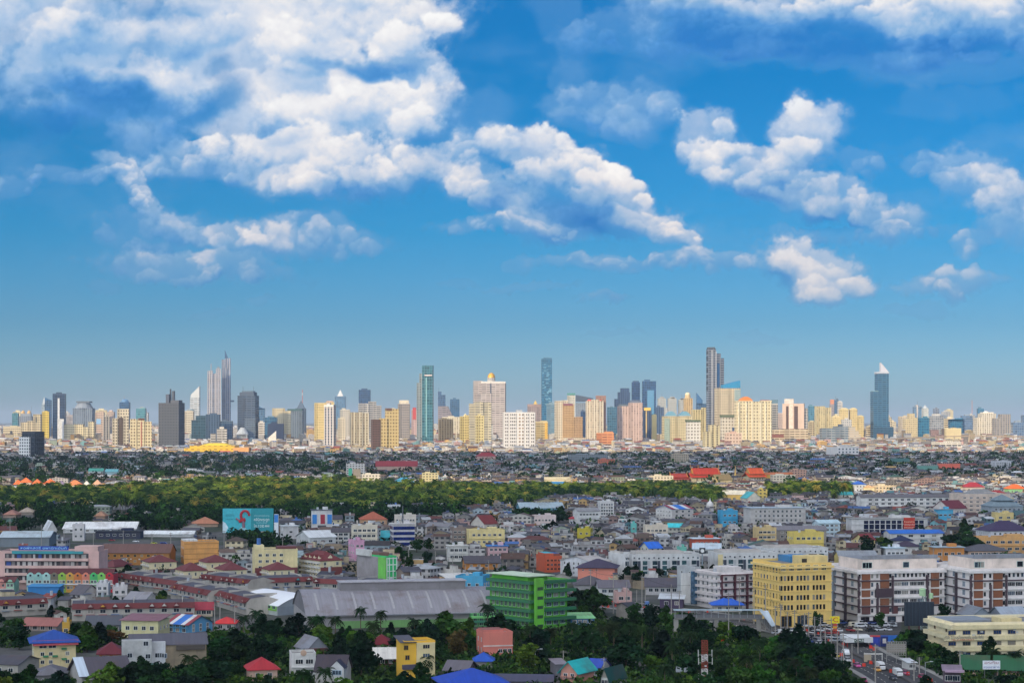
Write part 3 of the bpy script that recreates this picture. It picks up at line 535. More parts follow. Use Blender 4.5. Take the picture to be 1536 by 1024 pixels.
 T('steel_tower', 'dark steel coloured tower with stepped crown and two thin masts', 'office tower', 356, 386, 593, 6700, 'h', '#4d5f76', '#2d435e', -8, .8, roof=False, extra=[('box', 'crown', 359, 383, 588, 593, '#43566c', 0, .85), ('box', 'crown_frame', 362, 381, 586, 588, '#5d7388', 0, .6), ('mast', 'antenna', 362, 579, 588, '#5b6672', .5), ('mast', 'antenna', 380, 579, 588, '#5b6672', .5), ('box', 'centre_slot', 366, 369, 597, 617, '#26384e', .8, 1.0), ('box', 'side_wing', 369, 387, 626, 664, facade('#68788a', '#40566e', 6, 6, .8, .5), 5, 1.0)], short='the dark steel tower')
 T('pyramid_block', 'pale grey block tapering like a pyramid before the steel tower', 'office block', 355, 371, 651, 6300, 'h', '#a9b0b8', '#6d7a88', 0, .8, roof=False, extra=[('cyl', 'tapered_top', 363, 10, 641, 651, '#aeb6be', 3)])
 T('slanted_glass_tower', 'slender glass tower with slanted side beside the steel tower', 'tower', 388, 397, 612, 7900, 'g', '#6f8aa2', '#3a6488', 0, .6, roof=False, extra=[('wedge', 'slanted_top', 388, 397, 609, 614, 614, glass('#3f6a90'), 1)])
 T('banded_white_block', 'white block with horizontal dark bands right of the steel tower', 'office block', 387, 400, 634, 6700, 'h', '#e6e2dc', '#8a8276', 4)
 T('navy_cube', 'dark navy office cube with plain glass front', 'office block', 400, 425, 636, 6500, 'p', '#20365a', '#20365a', 4, .9, short='the navy office cube')
 T('white_wedge_building', 'white building with a sloping top before the navy cube', 'office block', 402, 414, 652, 6100, 'p', '#efe8da', WN, 4, .5, roof=False, extra=[('wedge', 'sloping_top', 402, 414, 656, 646, 660, '#f2ecdf', 1.0)], segs=[(402, 414, 660, 0)])
 T('cream_tower', 'cream apartment tower behind the navy cube with slanted rooftop', 'apartment block', 407, 436, 614, 6900, 'c', '#eadfbe', '#a08f6c', 6, .5, segs=[(407, 427, 612, 0), (427, 436, 616, 3)], short='the cream tower behind the navy cube')
 T('blue_grey_tower', 'blue grey tower with teal rooftop next to a red and white mast', 'office tower', 431, 455, 616, 7200, 'v', '#7c8894', '#52667a', -4, extra=[('box', 'teal_rooftop', 431, 454, 613, 616, '#2f5f66', .5, 1.0)])
 T('mast_building', 'dark pyramid roofed building carrying a red and white striped mast', 'tower', 443, 458, 612, 8600, 'p', '#4f6478', WN, 0, .8, roof=False, extra=[('pyr', 'pyramid_roof', 451, 6, 600, 612, '#4a6076'), ('mast', 'striped_mast', 453, 584, 604, '#c86a58', 1.2), ('mast', 'mast_band', 453, 589, 592, '#e8e4e0', 1.5)])
 T('layered_white_building', 'white office building of stacked floors at the shade edge', 'office block', 422, 443, 660, 5900, 'h', '#f0ece2', '#5b5f66', 0, .9, segs=[(422, 443, 666, 0), (425, 441, 662, 1.2), (430, 440, 658, 2.4)])
 # ---- centre left
 T('bright_cream_tower', 'bright yellow cream tower with pinkish rooftop block', 'apartment block', 470, 501, 604, 6600, 'c', '#f3dd9c', '#b59a60', 8, .5, segs=[(470, 488, 604, 0), (487, 501, 603, 4)], extra=[('box', 'roof_block', 489, 500, 601, 603.5, '#d9b9a8', 0, .5)], short='the bright cream tower')
 T('framed_tower', 'dark glass tower held in white vertical frames', 'office tower', 486, 503, 608, 5450, 'v', '#ddd6d4', '#26384e', -12, .8, extra=[('box', 'cornice', 486, 503, 607, 610, '#ece6df', 1, 1.0)], short='the white-framed dark tower')
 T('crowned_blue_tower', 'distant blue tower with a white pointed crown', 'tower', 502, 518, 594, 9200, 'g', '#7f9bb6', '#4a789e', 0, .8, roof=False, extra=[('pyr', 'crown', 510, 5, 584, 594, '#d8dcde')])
 T('slim_cream_tower', 'slim cream tower in the gap right of the framed tower', 'apartment block', 506, 518, 628, 6500, 'c', '#ebe0c6', '#8c7c64', 8)
 T('cream_backdrop_tower', 'whitish tower behind the slim cream one', 'apartment block', 509, 525, 615, 7400, 'c', '#ddd6c6', '#8b8c90', 4)
 T('cream_pair_tower', 'cream tower pair, lit white on one side and grey on the other', 'apartment block', 523, 553, 618, 5500, 'v', '#eadfc2', '#8d7d64', 10, .8, segs=[(523, 531, 618, 2), (531, 543, 620, 0), (532, 542, 618, 4), (542, 553, 619, 1.4)], short='the cream tower pair')
 T('blue_cube_tower', 'big dark blue glass cube rising behind the cream towers', 'office tower', 538, 555, 585, 8800, 'g', '#365a80', '#1d4670', 0, .9, short='the dark blue cube tower')
 T('stepped_white_tower', 'white and grey stepped tower behind the brown yellow one', 'apartment block', 536, 572, 603, 7300, 'h', '#d7d2cb', '#6a6f78', 6, .6, segs=[(536, 552, 605, 3), (552, 564, 602, 0), (564, 572, 608, 4)])
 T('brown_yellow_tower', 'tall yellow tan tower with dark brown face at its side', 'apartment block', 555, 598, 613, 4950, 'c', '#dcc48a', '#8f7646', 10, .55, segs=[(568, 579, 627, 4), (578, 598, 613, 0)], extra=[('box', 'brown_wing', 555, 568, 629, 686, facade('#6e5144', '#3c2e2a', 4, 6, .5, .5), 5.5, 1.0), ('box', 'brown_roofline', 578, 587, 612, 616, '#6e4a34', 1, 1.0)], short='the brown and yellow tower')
 T('lit_top_tower', 'greyish tower with a cream lit top', 'apartment block', 596, 615, 606, 6700, 'c', '#b3aaa2', '#6f6f78', 8, .8, extra=[('box', 'painted_lit_top', 598, 613, 600, 606, '#eadfc8', 0, .9)], short='the grey tower with a lit cream top')  # cream top block: sunlight put into its colour
 T('red_fronted_tower', 'small distant tower with a red front panel', 'tower', 617, 627, 615, 8600, 'c', '#d9b7ae', '#9a8488', 0, .8, extra=[('box', 'red_panel', 619, 624, 611, 629, '#c8403c', 1, 1.0)])
 T('teal_tower', 'tall teal glass tower with a pale line near its flat top', 'skyscraper', 633, 650, 548, 6400, 'g', '#538a96', '#2c6674', -4, .8, roof=False, extra=[('box', 'pale_line', 637, 649, 562, 563.5, plain('#e8d4d0'), 1, 1.0), ('box', 'pale_seam', 639, 640.5, 566, 655, plain('#88b8bc'), .8, 1.0)], short='the tall teal glass tower')  # seam: thin strip paler than the glass
 T('stepped_side_tower', 'pale stepped tower leaning against the teal glass tower', 'apartment block', 625, 633, 573, 6500, 'c', '#a9b4b8', '#5f7880', 0, 1.5, segs=[(625, 629, 574, 0), (629, 633, 560, 1)])
 T('trapezoid_tower', 'grey office block with one slanted shoulder', 'office block', 657, 681, 609, 7900, 'h', '#a39a9c', '#787480', 0, .5, roof=False, segs=[(657, 672, 609, 0)], extra=[('wedge', 'slanted_shoulder', 672, 681, 609, 629, 640, facade('#a39a9c', '#787480', 9, 5.4, .9, .46), .9)])
 T('stepped_blue_tower', 'blue tower with a stepped pointed top behind the grey shoulder', 'tower', 657, 668, 592, 9000, 'g', '#5a7a9c', '#33587e', 0, .8, roof=False, segs=[(657, 662, 587, 0), (661, 668, 592, 1)], extra=[('mast', 'antenna', 658, 581, 588, '#4b6680', .6)])
 T('flat_blue_tower', 'blue glass tower with flat top right of the grey shoulder', 'tower', 675, 689, 599, 9000, 'g', '#4f7898', '#2a587e', 0, .8)
 T('tan_block', 'tan ribbed block in front of a wide cream block', 'apartment block', 657, 680, 629, 6500, 'v', '#d2b486', '#9c7c4e', 6, .6, short='the tan ribbed block')
 T('wide_cream_block', 'wide pale cream block between the tan block and yellow towers', 'apartment block', 663, 690, 626, 7200, 'v', '#eae2cc', '#c3b594', 2, .5)
 T('yellow_grid_tower', 'yellow cream tower with a regular grid of dark windows', 'apartment block', 689, 708, 625, 6300, 'c', '#ecd890', '#7c6a3c', 6, .8, extra=[('pyr', 'rooftop_peak', 697, 4, 620, 625, '#e8d69a')], short='the yellow window-grid tower')
 # ---- centre
 T('golden_dome_tower', 'great pale tower topped by a golden dome on columns', 'skyscraper', 709, 759, 571, 7000, 'h', '#d8ccc8', '#9d948f', 4, .6, roof=False, segs=[(709, 722, 571, 0), (721, 759, 574, 4), (713, 736, 590, 6)], short='the golden-domed tower',
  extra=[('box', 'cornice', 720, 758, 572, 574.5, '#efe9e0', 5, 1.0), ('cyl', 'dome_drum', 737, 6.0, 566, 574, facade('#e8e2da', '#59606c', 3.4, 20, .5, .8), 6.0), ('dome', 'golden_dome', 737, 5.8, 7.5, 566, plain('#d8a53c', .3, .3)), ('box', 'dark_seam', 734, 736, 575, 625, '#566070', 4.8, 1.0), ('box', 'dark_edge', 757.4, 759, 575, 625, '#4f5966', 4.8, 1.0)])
 T('twin_cream_tower', 'cream tower with a projecting centre bay before the domed tower', 'apartment block', 703, 737, 603, 6200, 'h', '#ece1bd', '#9a9488', 6, .5, segs=[(703, 711, 605, 0), (711, 724, 602, 5), (724, 737, 603, 1.4)], short='the cream tower with a projecting bay')
 T('small_cream_tower', 'small yellow cream tower at the foot of the domed tower', 'apartment block', 713, 726, 624, 5750, 'c', '#f0dfa0', '#8a7644', 8, .8)
 T('checkered_building', 'white block covered in a checker of dark and white balconies', 'apartment block', 754, 803, 618, 5100, 'p', '#efece8', '#3c3836', 6, .45, roof=False, short='the checkered white block',
  extra=[('box', 'roof_block', 774, 783, 614.5, 618, '#b9c0c8', 0, .5)] + [('box', 'balcony_stack', a, b, 620, 686, facade('#f1eeea', c, u, 8.6, .55, .52, .04), 1.5, 1.0) for a, b, c, u in ((755, 760, '#4a3c34', 5), (763, 773, '#3c3734', 4.5), (776, 785, '#a08a70', 8), (788, 793, '#3c3734', 5), (796, 802, '#4a3c34', 4.5))])
 T('peaked_pink_building', 'pinkish grey building with a small yellow roof peak', 'office block', 791, 819, 609, 8000, 'c', '#c0aeac', '#8c8088', 4, .6, roof=False, extra=[('box', 'cornice', 791, 818, 606, 610, '#b39a94', 1, 1.0), ('pyr', 'yellow_peak', 802, 3, 600, 606, '#e6c25e')], short='the pink building with a yellow peak')
 o = T('pixel_tower', 'tall blue glass tower with bites taken out of its edges', 'skyscraper', 812, 828, 538, 7900, 'g', '#4f8aa6', '#246890', 4, 1.0, roof=False, short='the tall blue glass tower')
 rp = random.Random(3); W, dep = extent(812, 828, 7900, 4, 1.0); nb = MB()
 for k in range(34):
  z = 150 + k * 4.6 + rp.uniform(-8, 8); w = rp.uniform(5, 12); x = rp.uniform(-W / 2, W / 2 - w); nb.box(x, x + w, -dep / 2 - rp.uniform(.8, 2.2), -dep / 2 - .02, z, z + rp.uniform(2, 5))
 nb.build('pixel_ledge_pattern', plain('#6d9fb8', .3), o); MB().box(-W * .3, W * .48, -dep * .3, dep * .4, gz(538, 7900) + .01, gz(536, 7900)).build('roof_plant', plain('#4b7690'), o)
 T('lower_glass_tower', 'lower blue glass tower beside the tall blue one', 'tower', 820, 832, 606, 7700, 'h', '#88a6b6', '#527f98', 0, .8)
 T('yellow_wing_building', 'cream building with bright yellow side wing', 'office block', 803, 822, 633, 6700, 'h', '#e6d3a0', '#a88f58', 4, .6, extra=[('box', 'yellow_wing', 817, 821, 634, 664, '#eebf4a', 1.2, 1.0)])
 T('stepped_tan_tower', 'white tower stepping down to a tan wing with purple cornice', 'apartment block', 832, 874, 600, 6500, 'c', '#eee3ca', '#9c876c', 6, .5, segs=[(832, 842, 601, 4), (842, 851, 600, 0)], short='the white tower stepping down to tan wings',
  extra=[('box', 'tan_wing', 842, 860, 606, 668, facade('#d8b484', '#94703e', 5, 5.6, .55, .6), 5.5, 1.0), ('box', 'low_tan_wing', 860, 874, 625, 668, facade('#d4b28a', '#8f7048', 5, 5.6, .55, .6), 4.5, .98), ('box', 'purple_cornice', 843, 858, 605, 608, '#8a4a5e', 5.8, 1.0), ('box', 'podium', 843, 884, 656, 664, facade('#f0e6d2', '#b09c80', 6, 5, .6, .4), 14, .9)])
 T('gabled_tower', 'cream tower with a teal crowned white gable', 'tower', 851, 863, 594, 7600, 'c', '#ded8c8', '#8a948e', 0, .9, extra=[('box', 'teal_crown', 851, 863, 589.5, 592, '#4f9a8c', .8, .9)])
 T('curved_roof_tower', 'grey tower with a dark sagging roof behind the gabled one', 'tower', 864, 890, 604, 8600, 'v', '#9aa3ac', '#6c7c8c', 0, .5, roof=False, extra=[('wedge', 'dark_roof', 864, 890, 592, 597, 602, '#45566a', 1.0)])
 T('red_topped_tower', 'cream tower with red corner roofs', 'apartment block', 879, 910, 600, 6400, 'v', '#efe4cc', '#b39d80', 6, .6, segs=[(879, 905, 601, 0), (886, 898, 599, 3)], short='the red-cornered cream tower',
  extra=[('dome', 'red_roof', 884, 4, 2.5, 601, '#cf5148'), ('dome', 'red_roof', 900, 4, 2.5, 601, '#cf5148'), ('box', 'brown_wing', 895, 910, 593, 660, facade('#b58d7c', '#80645a', 5, 6, .5, .6), -14, 1.0)])
 T('small_blue_tower', 'small navy glass tower squeezed between cream towers', 'office tower', 871, 879, 617, 6900, 'g', '#3c5a7c', '#1f3f66', 0, 1)
 T('teal_grey_tower', 'teal grey tower right of the red cornered one', 'office tower', 911, 925, 611, 7400, 'g', '#5a8498', '#2f5f7a', 0, .8)
 T('low_orange_building', 'low orange market building below the red cornered tower', 'building', 895, 921, 650, 6000, 'h', '#e39a62', '#b86c40', 0, .5)
 T('stepped_blue_tower', 'dark blue stepped tower standing highest of its dark group', 'office tower', 922, 945, 598, 8200, 'v', '#3b5a80', '#1d3c66', 0, .7, roof=False, segs=[(922, 930, 598, 0), (927, 945, 588, 2), (931, 944, 582, 4)], short='the dark blue stepped tower')
 T('rounded_navy_tower', 'navy tower with a rounded top', 'office tower', 948, 960, 573, 8200, 'g', '#365a84', '#1a3f6c', 0, 1.0, roof=False, extra=[('box', 'rounded_cap', 949.5, 958.5, 571, 573, '#34577e', 0, .8)], short='the rounded navy tower')
 T('big_blue_tower', 'broad blue glass tower with a lighter central panel', 'office tower', 964, 984, 572, 7900, 'g', '#3a668e', '#1e4a76', 0, .8, extra=[('box', 'light_panel', 971, 981, 585, 621, glass('#5a8cae'), 1.2, 1.0)], short='the broad blue tower with a lighter panel')
 T('pink_pair_block', 'pinkish ribbed block pair with roof gardens in two heights', 'apartment block', 926, 965, 605, 6500, 'v', '#d9bfb4', '#a88e84', -4, .4, segs=[(926, 943, 609, 0), (943, 965, 604, 3)], extra=[('box', 'roof_garden', 928, 942, 606, 609, '#5b6b78', 0, .7), ('box', 'roof_garden', 945, 962, 600, 604, '#66748a', 0, .7)], short='the pink ribbed pair')
 T('gold_crowned_tower', 'dark blue tower with a bright yellow crown', 'office tower', 965, 978, 614, 6700, 'v', '#3a5274', '#1d3658', -6, .9, roof=False, extra=[('box', 'yellow_crown', 966, 977, 611, 615.5, '#ecc95c', .6, 1.0), ('box', 'yellow_strip', 969, 971, 616, 660, '#d8bc80', .8, 1.0)])
 T('yellow_slab', 'thin plain yellow slab beside the dark yellow crowned tower', 'tower', 978, 985, 623, 6600, 'p', '#f2dc98', WN, 4, 1.0)
 T('blue_back_tower', 'blue grey block between the yellow slab and arch roofed pair', 'office tower', 984, 996, 611, 7300, 'v', '#4e6888', '#2b4668', 0, .8)
 for k, (a, b, y) in enumerate(((987, 999, 595), (1002, 1015, 595), (1018, 1028, 597))):
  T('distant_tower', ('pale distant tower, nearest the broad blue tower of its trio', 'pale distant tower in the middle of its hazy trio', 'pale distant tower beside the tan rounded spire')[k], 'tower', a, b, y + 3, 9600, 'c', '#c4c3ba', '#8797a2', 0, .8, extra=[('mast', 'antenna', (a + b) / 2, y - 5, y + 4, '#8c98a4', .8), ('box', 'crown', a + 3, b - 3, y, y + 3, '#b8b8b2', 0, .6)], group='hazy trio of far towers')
 T('rounded_tan_tower', 'tan tower with a rounded stepped crown', 'tower', 1026, 1039, 597, 7900, 'v', '#dcbf8c', '#a88850', 0, .9, roof=False, extra=[('cyl', 'upper_shaft', 1032, 4.4, 592, 597, '#dcc08e', 4), ('dome', 'rounded_crown', 1032, 4, 4, 592, '#e4d2aa')], short='the tan rounded tower')
 T('curved_edge_tower', 'blue tower whose top curves down to one side', 'office tower', 1045, 1063, 605, 8300, 'g', '#4f7696', '#2a567e', 0, .7, roof=False, extra=[('wedge', 'curved_top', 1045, 1054, 589, 600, 606, glass('#33608a'), 1.0)])
 T('framed_high_tower', 'tallest thin tower of stacked white balcony frames', 'skyscraper', 1061, 1086, 524, 6500, 'h', '#98a0ae', '#2f4056', 4, .8, roof=False, segs=[(1061, 1073, 523, 3), (1072, 1081, 530, 0), (1080, 1086, 537, 2)], short='the tall balcony-framed tower',
  extra=[('box', 'top_frame', 1061.5, 1072.5, 520.5, 523, '#4a5866', 0, .7), ('box', 'white_fin', 1066, 1067.4, 525, 640, '#c4c6cc', 4, 1.0), ('box', 'white_fin', 1072.4, 1073.8, 527, 640, '#bcbec6', 4, 1.0), ('box', 'blue_bay', 1075, 1079, 545, 580, glass('#28507a'), 1, 1.0)] + [('box', 'balcony_block', 1060.6, 1063.4, 526 + k * 9, 531 + k * 9, '#2b3440', 4.5, .7) for k in range(7)])
 T('wave_roof_tower', 'cream tower under a blue wave shaped roof', 'apartment block', 1073, 1111, 582, 6300, 'c', '#e6d6b4', '#968876', 8, .5, roof=False, extra=[('wedge', 'wave_roof', 1083, 1111, 577, 570.5, 582, glass('#2f86b0'), .9), ('box', 'teal_bay', 1101, 1111, 584, 640, facade('#b8c8c4', '#6c8c90', 4, 6, .6, .5), 1, 1.0)], short='the cream tower with a blue wave roof')
 T('arch_roof_block', 'cream block pair with two blue arched roofs', 'apartment block', 994, 1038, 624, 6300, 'c', '#e4d5a8', '#8c8468', 4, .5, roof=False, segs=[(994, 1014, 624, 0), (1013, 1038, 624, 3)], extra=[('arch', 'arched_roof', 998, 1015, 616.5, 623.5, '#6fa0b4'), ('arch', 'arched_roof', 1019, 1037, 616.5, 623.5, '#6fa0b4'), ('box', 'green_bay', 995, 1003, 627, 664, facade('#b8c6b4', '#7c9890', 4, 6, .6, .5), 3.6, 1.0)], short='the arch-roofed cream pair')
 T('garden_roof_block', 'white block with a green roof garden overhanging its top', 'apartment block', 1030, 1051, 632, 5900, 'w', '#efebe2', '#8f8878', 4, .7, roof=False, extra=[('box', 'roof_garden', 1028.6, 1051, 629.5, 632.5, '#5d7054', 2, 1.0)], short='the white garden-roofed block')
 T('wide_yellow_block', 'wide yellow cream block right of the arch roofed pair', 'apartment block', 1038, 1075, 612, 6700, 'v', '#e9dba8', '#a49468', 4, .4, segs=[(1038, 1053, 614, 3), (1053, 1075, 611, 0)], short='the wide yellow block')
 T('slender_front_tower', 'slender cream tower standing forward at the shade edge', 'apartment block', 1055, 1080, 637, 5400, 's', '#ddd0a6', '#5f564a', 10, .6, segs=[(1055, 1065, 647, 3), (1064, 1072, 637, 0), (1071, 1080, 638, 2)], short='the slender front tower')
 T('roof_garden_tower', 'white tower with leafy rooftop below the wave roofed tower', 'apartment block', 1082, 1103, 625, 6000, 'w', '#efe8d8', '#998f80', 4, .7, roof=False, extra=[('box', 'roof_garden', 1080.5, 1103, 622, 625.4, '#66765a', 2, 1.0), ('box', 'blue_bay', 1098, 1102, 641, 648, plain('#3c5880'), 1.2, 1.0)])
 T('pink_low_block', 'low pink cream block with a red roofline', 'apartment block', 1088, 1113, 650, 5750, 'w', '#e8cdb8', '#a88c78', 6, .5, extra=[('box', 'red_roofline', 1092, 1104, 648.6, 651, '#b8463c', .6, .9)])
 T('orange_arch_slab', 'very wide cream slab with an orange arch on its roof', 'apartment block', 1103, 1158, 601, 5900, 'w', '#f0e3bd', '#a4977a', 6, .3, roof=False, segs=[(1103, 1128, 601, 0), (1128, 1142, 602, 3), (1142, 1158, 600.5, 1)], short='the wide cream slab with an orange arch',
  extra=[('arch', 'orange_arch', 1108, 1129, 594.5, 601, '#e08a3c'), ('box', 'red_roofline', 1143, 1156, 599.6, 600.6, '#a8503c', 0, .5)] + [('box', 'pier', a, a + 1.6, 603, 668, '#f3e9cb', 4.2, 1.0) for a in (1105, 1117, 1126, 1139, 1147, 1155)])
 T('grey_crowned_tower', 'grey and white tower with a glass crown beside the cream slab', 'apartment block', 1157, 1167, 606, 6700, 'h', '#dcd8d0', '#5e646c', 6, 1.0, extra=[('box', 'glass_crown', 1157, 1167, 599, 606, glass('#64808e'), .5, .9)])
 T('portal_tower', 'pink tower with two tall dark recesses like a portal', 'office tower', 1174, 1209, 605, 6500, 'p', '#e6cbb8', WN, -12, .5, roof=False, short='the pink portal tower',
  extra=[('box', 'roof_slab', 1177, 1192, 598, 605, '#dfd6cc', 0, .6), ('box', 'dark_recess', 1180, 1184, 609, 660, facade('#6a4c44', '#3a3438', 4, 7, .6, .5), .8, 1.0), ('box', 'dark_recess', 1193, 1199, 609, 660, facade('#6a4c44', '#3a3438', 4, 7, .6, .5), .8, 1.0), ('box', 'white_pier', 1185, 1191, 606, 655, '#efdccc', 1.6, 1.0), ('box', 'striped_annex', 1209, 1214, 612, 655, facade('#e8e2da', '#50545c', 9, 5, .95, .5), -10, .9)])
 T('shopping_podium', 'broad cream podium with a dark front at the portal tower', 'building', 1153, 1212, 643, 6200, 'h', '#e8d6b6', '#8d7a62', 2, .4, roof=False, segs=[(1153, 1176, 644, 0), (1176, 1212, 643, 4)], extra=[('box', 'dark_front', 1186, 1199, 652, 668, glass('#3a4652'), 6, .8), ('box', 'brown_band', 1154, 1175, 651, 656, '#8d5648', 1, 1.0)], short='the broad cream podium')
 T('teal_back_tower', 'flat teal glass tower behind the portal tower', 'office tower', 1213, 1224, 609, 8300, 'g', '#6f9cae', '#3f7c96', 0, .8)
 T('cream_cluster_tower', 'pale yellow tower of softly rounded bays', 'apartment block', 1223, 1247, 609, 7700, 'v', '#eadcae', '#c0ac7c', 6, .5, segs=[(1223, 1237, 609, 3), (1236, 1247, 611, 0)])
 T('orange_top_tower', 'distant tower with a square orange top', 'tower', 1245, 1253, 606, 9300, 'c', '#b4a8ac', '#7c8898', 0, .9, extra=[('box', 'orange_top', 1246, 1252, 599, 606, '#e0946c', 0, 1.0)])
 T('thin_glass_tower', 'thin grey blue glass tower beside the orange topped one', 'tower', 1252, 1258, 600, 9200, 'g', '#72869a', '#44688a', 0, 1.0, extra=[('mast', 'antenna', 1254, 594, 601, '#66788c', .7)])
 T('white_capped_tower', 'white capped far tower behind the yellow rounded blocks', 'tower', 1257, 1264, 603, 9000, 'h', '#dcd6cc', '#9ca4ac', 0, 1.0)
 for k, (a, b, y) in enumerate(((1248, 1261, 624), (1260, 1273, 612), (1275, 1286, 612), (1285, 1296, 623))):
  T('round_top_block', ('yellow round topped block, low one at the left of four', 'yellow round topped block, tall one left of the gap', 'yellow round topped block, tall one right of the gap', 'yellow round topped block, low one nearest the curved glass tower')[k], 'apartment block', a, b, y + 1.5, 7500, 'c', '#f0dca4', '#c8ae74', 4, .9, roof=False, extra=[('arch', 'rounded_top', a, b, y - .6, y + 1.4, '#ecd9a2')], group='yellow round topped blocks')
 T('glass_office_block', 'low wide glass office block with two bays', 'office block', 1232, 1276, 640, 6500, 'h', '#aab0b4', '#5c7484', 2, .4, segs=[(1232, 1252, 642, 0), (1252, 1276, 639, 3)], extra=[('box', 'roof_block', 1259, 1265, 636, 639, '#3f5468', 0, .4)], short='the low glass office block')
 T('white_stepped_block', 'white block stepping down right of the glass office', 'apartment block', 1274, 1291, 640, 6400, 'h', '#efe6d6', '#c4b49c', 0, .6, segs=[(1274, 1283, 640, 0), (1283, 1288, 646, 2), (1287, 1291, 652, 1)])
 T('white_window_block', 'white slab block with rows of square windows in the shade', 'apartment block', 1241, 1289, 668, 4300, 'p', '#eeeae6', WN, 14, .35, roof=False, segs=[(1241, 1289, 670, 0)], short='the white slab with square windows', extra=[('box', 'window_front', 1253, 1288.6, 671.5, 692, facade('#efebe8', '#59606a', 8.2, 6.6, .42, .48, .04), .6, 1.0), ('box', 'roof_block', 1262, 1277, 666.6, 670, '#dcd6d0', 0, .5)])
 T('river_tower', 'curving dark blue glass tower topped by a white sail fin', 'skyscraper', 1308, 1335, 560, 7300, 'h', '#4a7c9a', '#1f5478', 4, .7, roof=False, short='the dark blue tower with a white fin',
  segs=[(1315.5, 1333, 560, 2), (1308.5, 1318, 587, 4), (1308.5, 1334.5, 632, 5)],
  extra=[('wedge', 'sail_fin', 1322, 1334, 543.5, 557, 560.1, plain('#c4c4cc'), .5), ('box', 'fin_base', 1314.5, 1334, 557.5, 560.3, plain('#b4bac4'), 1.5, .9), ('box', 'base_block', 1309, 1340, 640, 664, facade('#3c6884', '#1d4868', 5, 6, .6, .7), 6, 1.0), ('box', 'painted_lit_band', 1309, 1317, 586, 599, facade('#a8c4c4', '#5c8c9c', 8, 5, .9, .5), 4.6, .9)])  # pale band at the left shoulder: sunlight painted in as colour
 # ---- right end
 T('cream_far_block', 'hazy cream block pair right of the dark blue tower', 'apartment block', 1349, 1362, 625, 8500, 'c', '#dccdb2', '#a09a94', 0, .8)
 T('cream_gabled_block', 'cream stepped block in front of a bluish tower', 'apartment block', 1356, 1377, 623, 7900, 'c', '#e6d4a8', '#ac9c78', 4, .6, segs=[(1356, 1364, 628, 2), (1363, 1372, 620, 0), (1371, 1377, 626, 1)])
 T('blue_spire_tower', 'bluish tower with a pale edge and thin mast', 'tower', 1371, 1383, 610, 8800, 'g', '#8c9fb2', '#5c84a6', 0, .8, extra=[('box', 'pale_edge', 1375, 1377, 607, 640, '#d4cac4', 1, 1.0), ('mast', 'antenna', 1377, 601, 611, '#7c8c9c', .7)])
 T('white_gabled_tower', 'white tower with pointed gables beside the mast topped one', 'tower', 1384, 1393, 612, 8700, 'c', '#dcdcd6', '#9cb0b4', 0, .8, roof=False, extra=[('pyr', 'pointed_roof', 1388, 3.4, 607, 612, '#c4ccd0')])
 T('teal_cube', 'teal glass cube below the white gabled tower', 'office block', 1379, 1394, 627, 7000, 'g', '#3f86a0', '#1c6488', 0, .8, short='the teal glass cube')
 T('thin_grey_tower', 'thin bluish grey tower standing alone', 'tower', 1401, 1409, 613, 8900, 'v', '#8e98a8', '#5f7490', 0, 1.0)
 T('low_grey_block', 'low bluish block right of the thin grey tower', 'office block', 1409, 1422, 623, 8900, 'h', '#9aa4b2', '#74869c', 0, .6)
 T('teal_office', 'teal glass office with a slightly tilted roof', 'office block', 1425, 1444, 629, 7100, 'g', '#3f7f9c', '#1f6084', 0, .7, roof=False, extra=[('wedge', 'tilted_roof', 1425, 1444, 629, 626.5, 631, glass('#2a6c90'), 1.0)], short='the tilted teal office')
 T('cream_low_block', 'low cream block in front of the tilted teal office', 'apartment block', 1419, 1442, 643, 6500, 'p', '#ecd9a8', WN, 2, .5)
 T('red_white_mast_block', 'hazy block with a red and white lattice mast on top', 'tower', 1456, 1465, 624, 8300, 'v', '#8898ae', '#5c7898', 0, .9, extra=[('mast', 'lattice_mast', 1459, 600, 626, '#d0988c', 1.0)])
 T('teal_high_block', 'small teal tower behind the big white hotel', 'office tower', 1467, 1476, 613, 8100, 'g', '#5c8ca6', '#2f6e94', 0, .9)
 T('white_hotel', 'big white stepped hotel with a low dome in its centre', 'hotel', 1464, 1524, 620, 7600, 'v', '#f0e9d8', '#b4a58c', 4, .35, roof=False, short='the big white stepped hotel', segs=[(1464, 1472, 626, 0), (1471, 1493, 620, 4), (1493, 1524, 637, 1.5)], extra=[('dome', 'roof_dome', 1481, 5, 4, 620, '#e4e0d6'), ('box', 'roof_cornice', 1474, 1490, 618, 620.4, '#efe6d4', 3, .8), ('box', 'roof_block', 1497, 1500, 634, 637.2, '#e6dccb', 0, .6)])
 T('grey_twin_block', 'grey and cream block pair behind the white hotel', 'apartment block', 1491, 1516, 621, 7300, 'v', '#b9b0a6', '#70747c', 4, .5, segs=[(1491, 1502, 627, 0), (1500, 1516, 621, 2)])
 T('edge_tower', 'bluish tower cut off by the frame edge', 'tower', 1534, 1546, 623, 8300, 'v', '#7f93ac', '#54749a', 0, .9)
 T('white_long_block', 'long low white block with dark window rows near the flyover', 'building', 1399, 1442, 664, 5250, 'h', '#f1ead9', '#5c5a58', 8, .3, short='the long low white block')
 # ---- yellow shopping hall and red roofed halls
 d = 4900; o = MB().box(gx(276, d), gx(373, d), d, d + 90, 0, gz(672, d), 0, 1).box(gx(285, d), gx(352, d), d - 4, d + 80, 0, gz(668, d), 0, 1).build('shopping_hall', [facade('#f2c83a', '#c8963a', 14, 9, .5, .3, .06), roofing('#c9b98c')]); tag(o, 'long bright yellow shopping hall with an orange end', 'building')
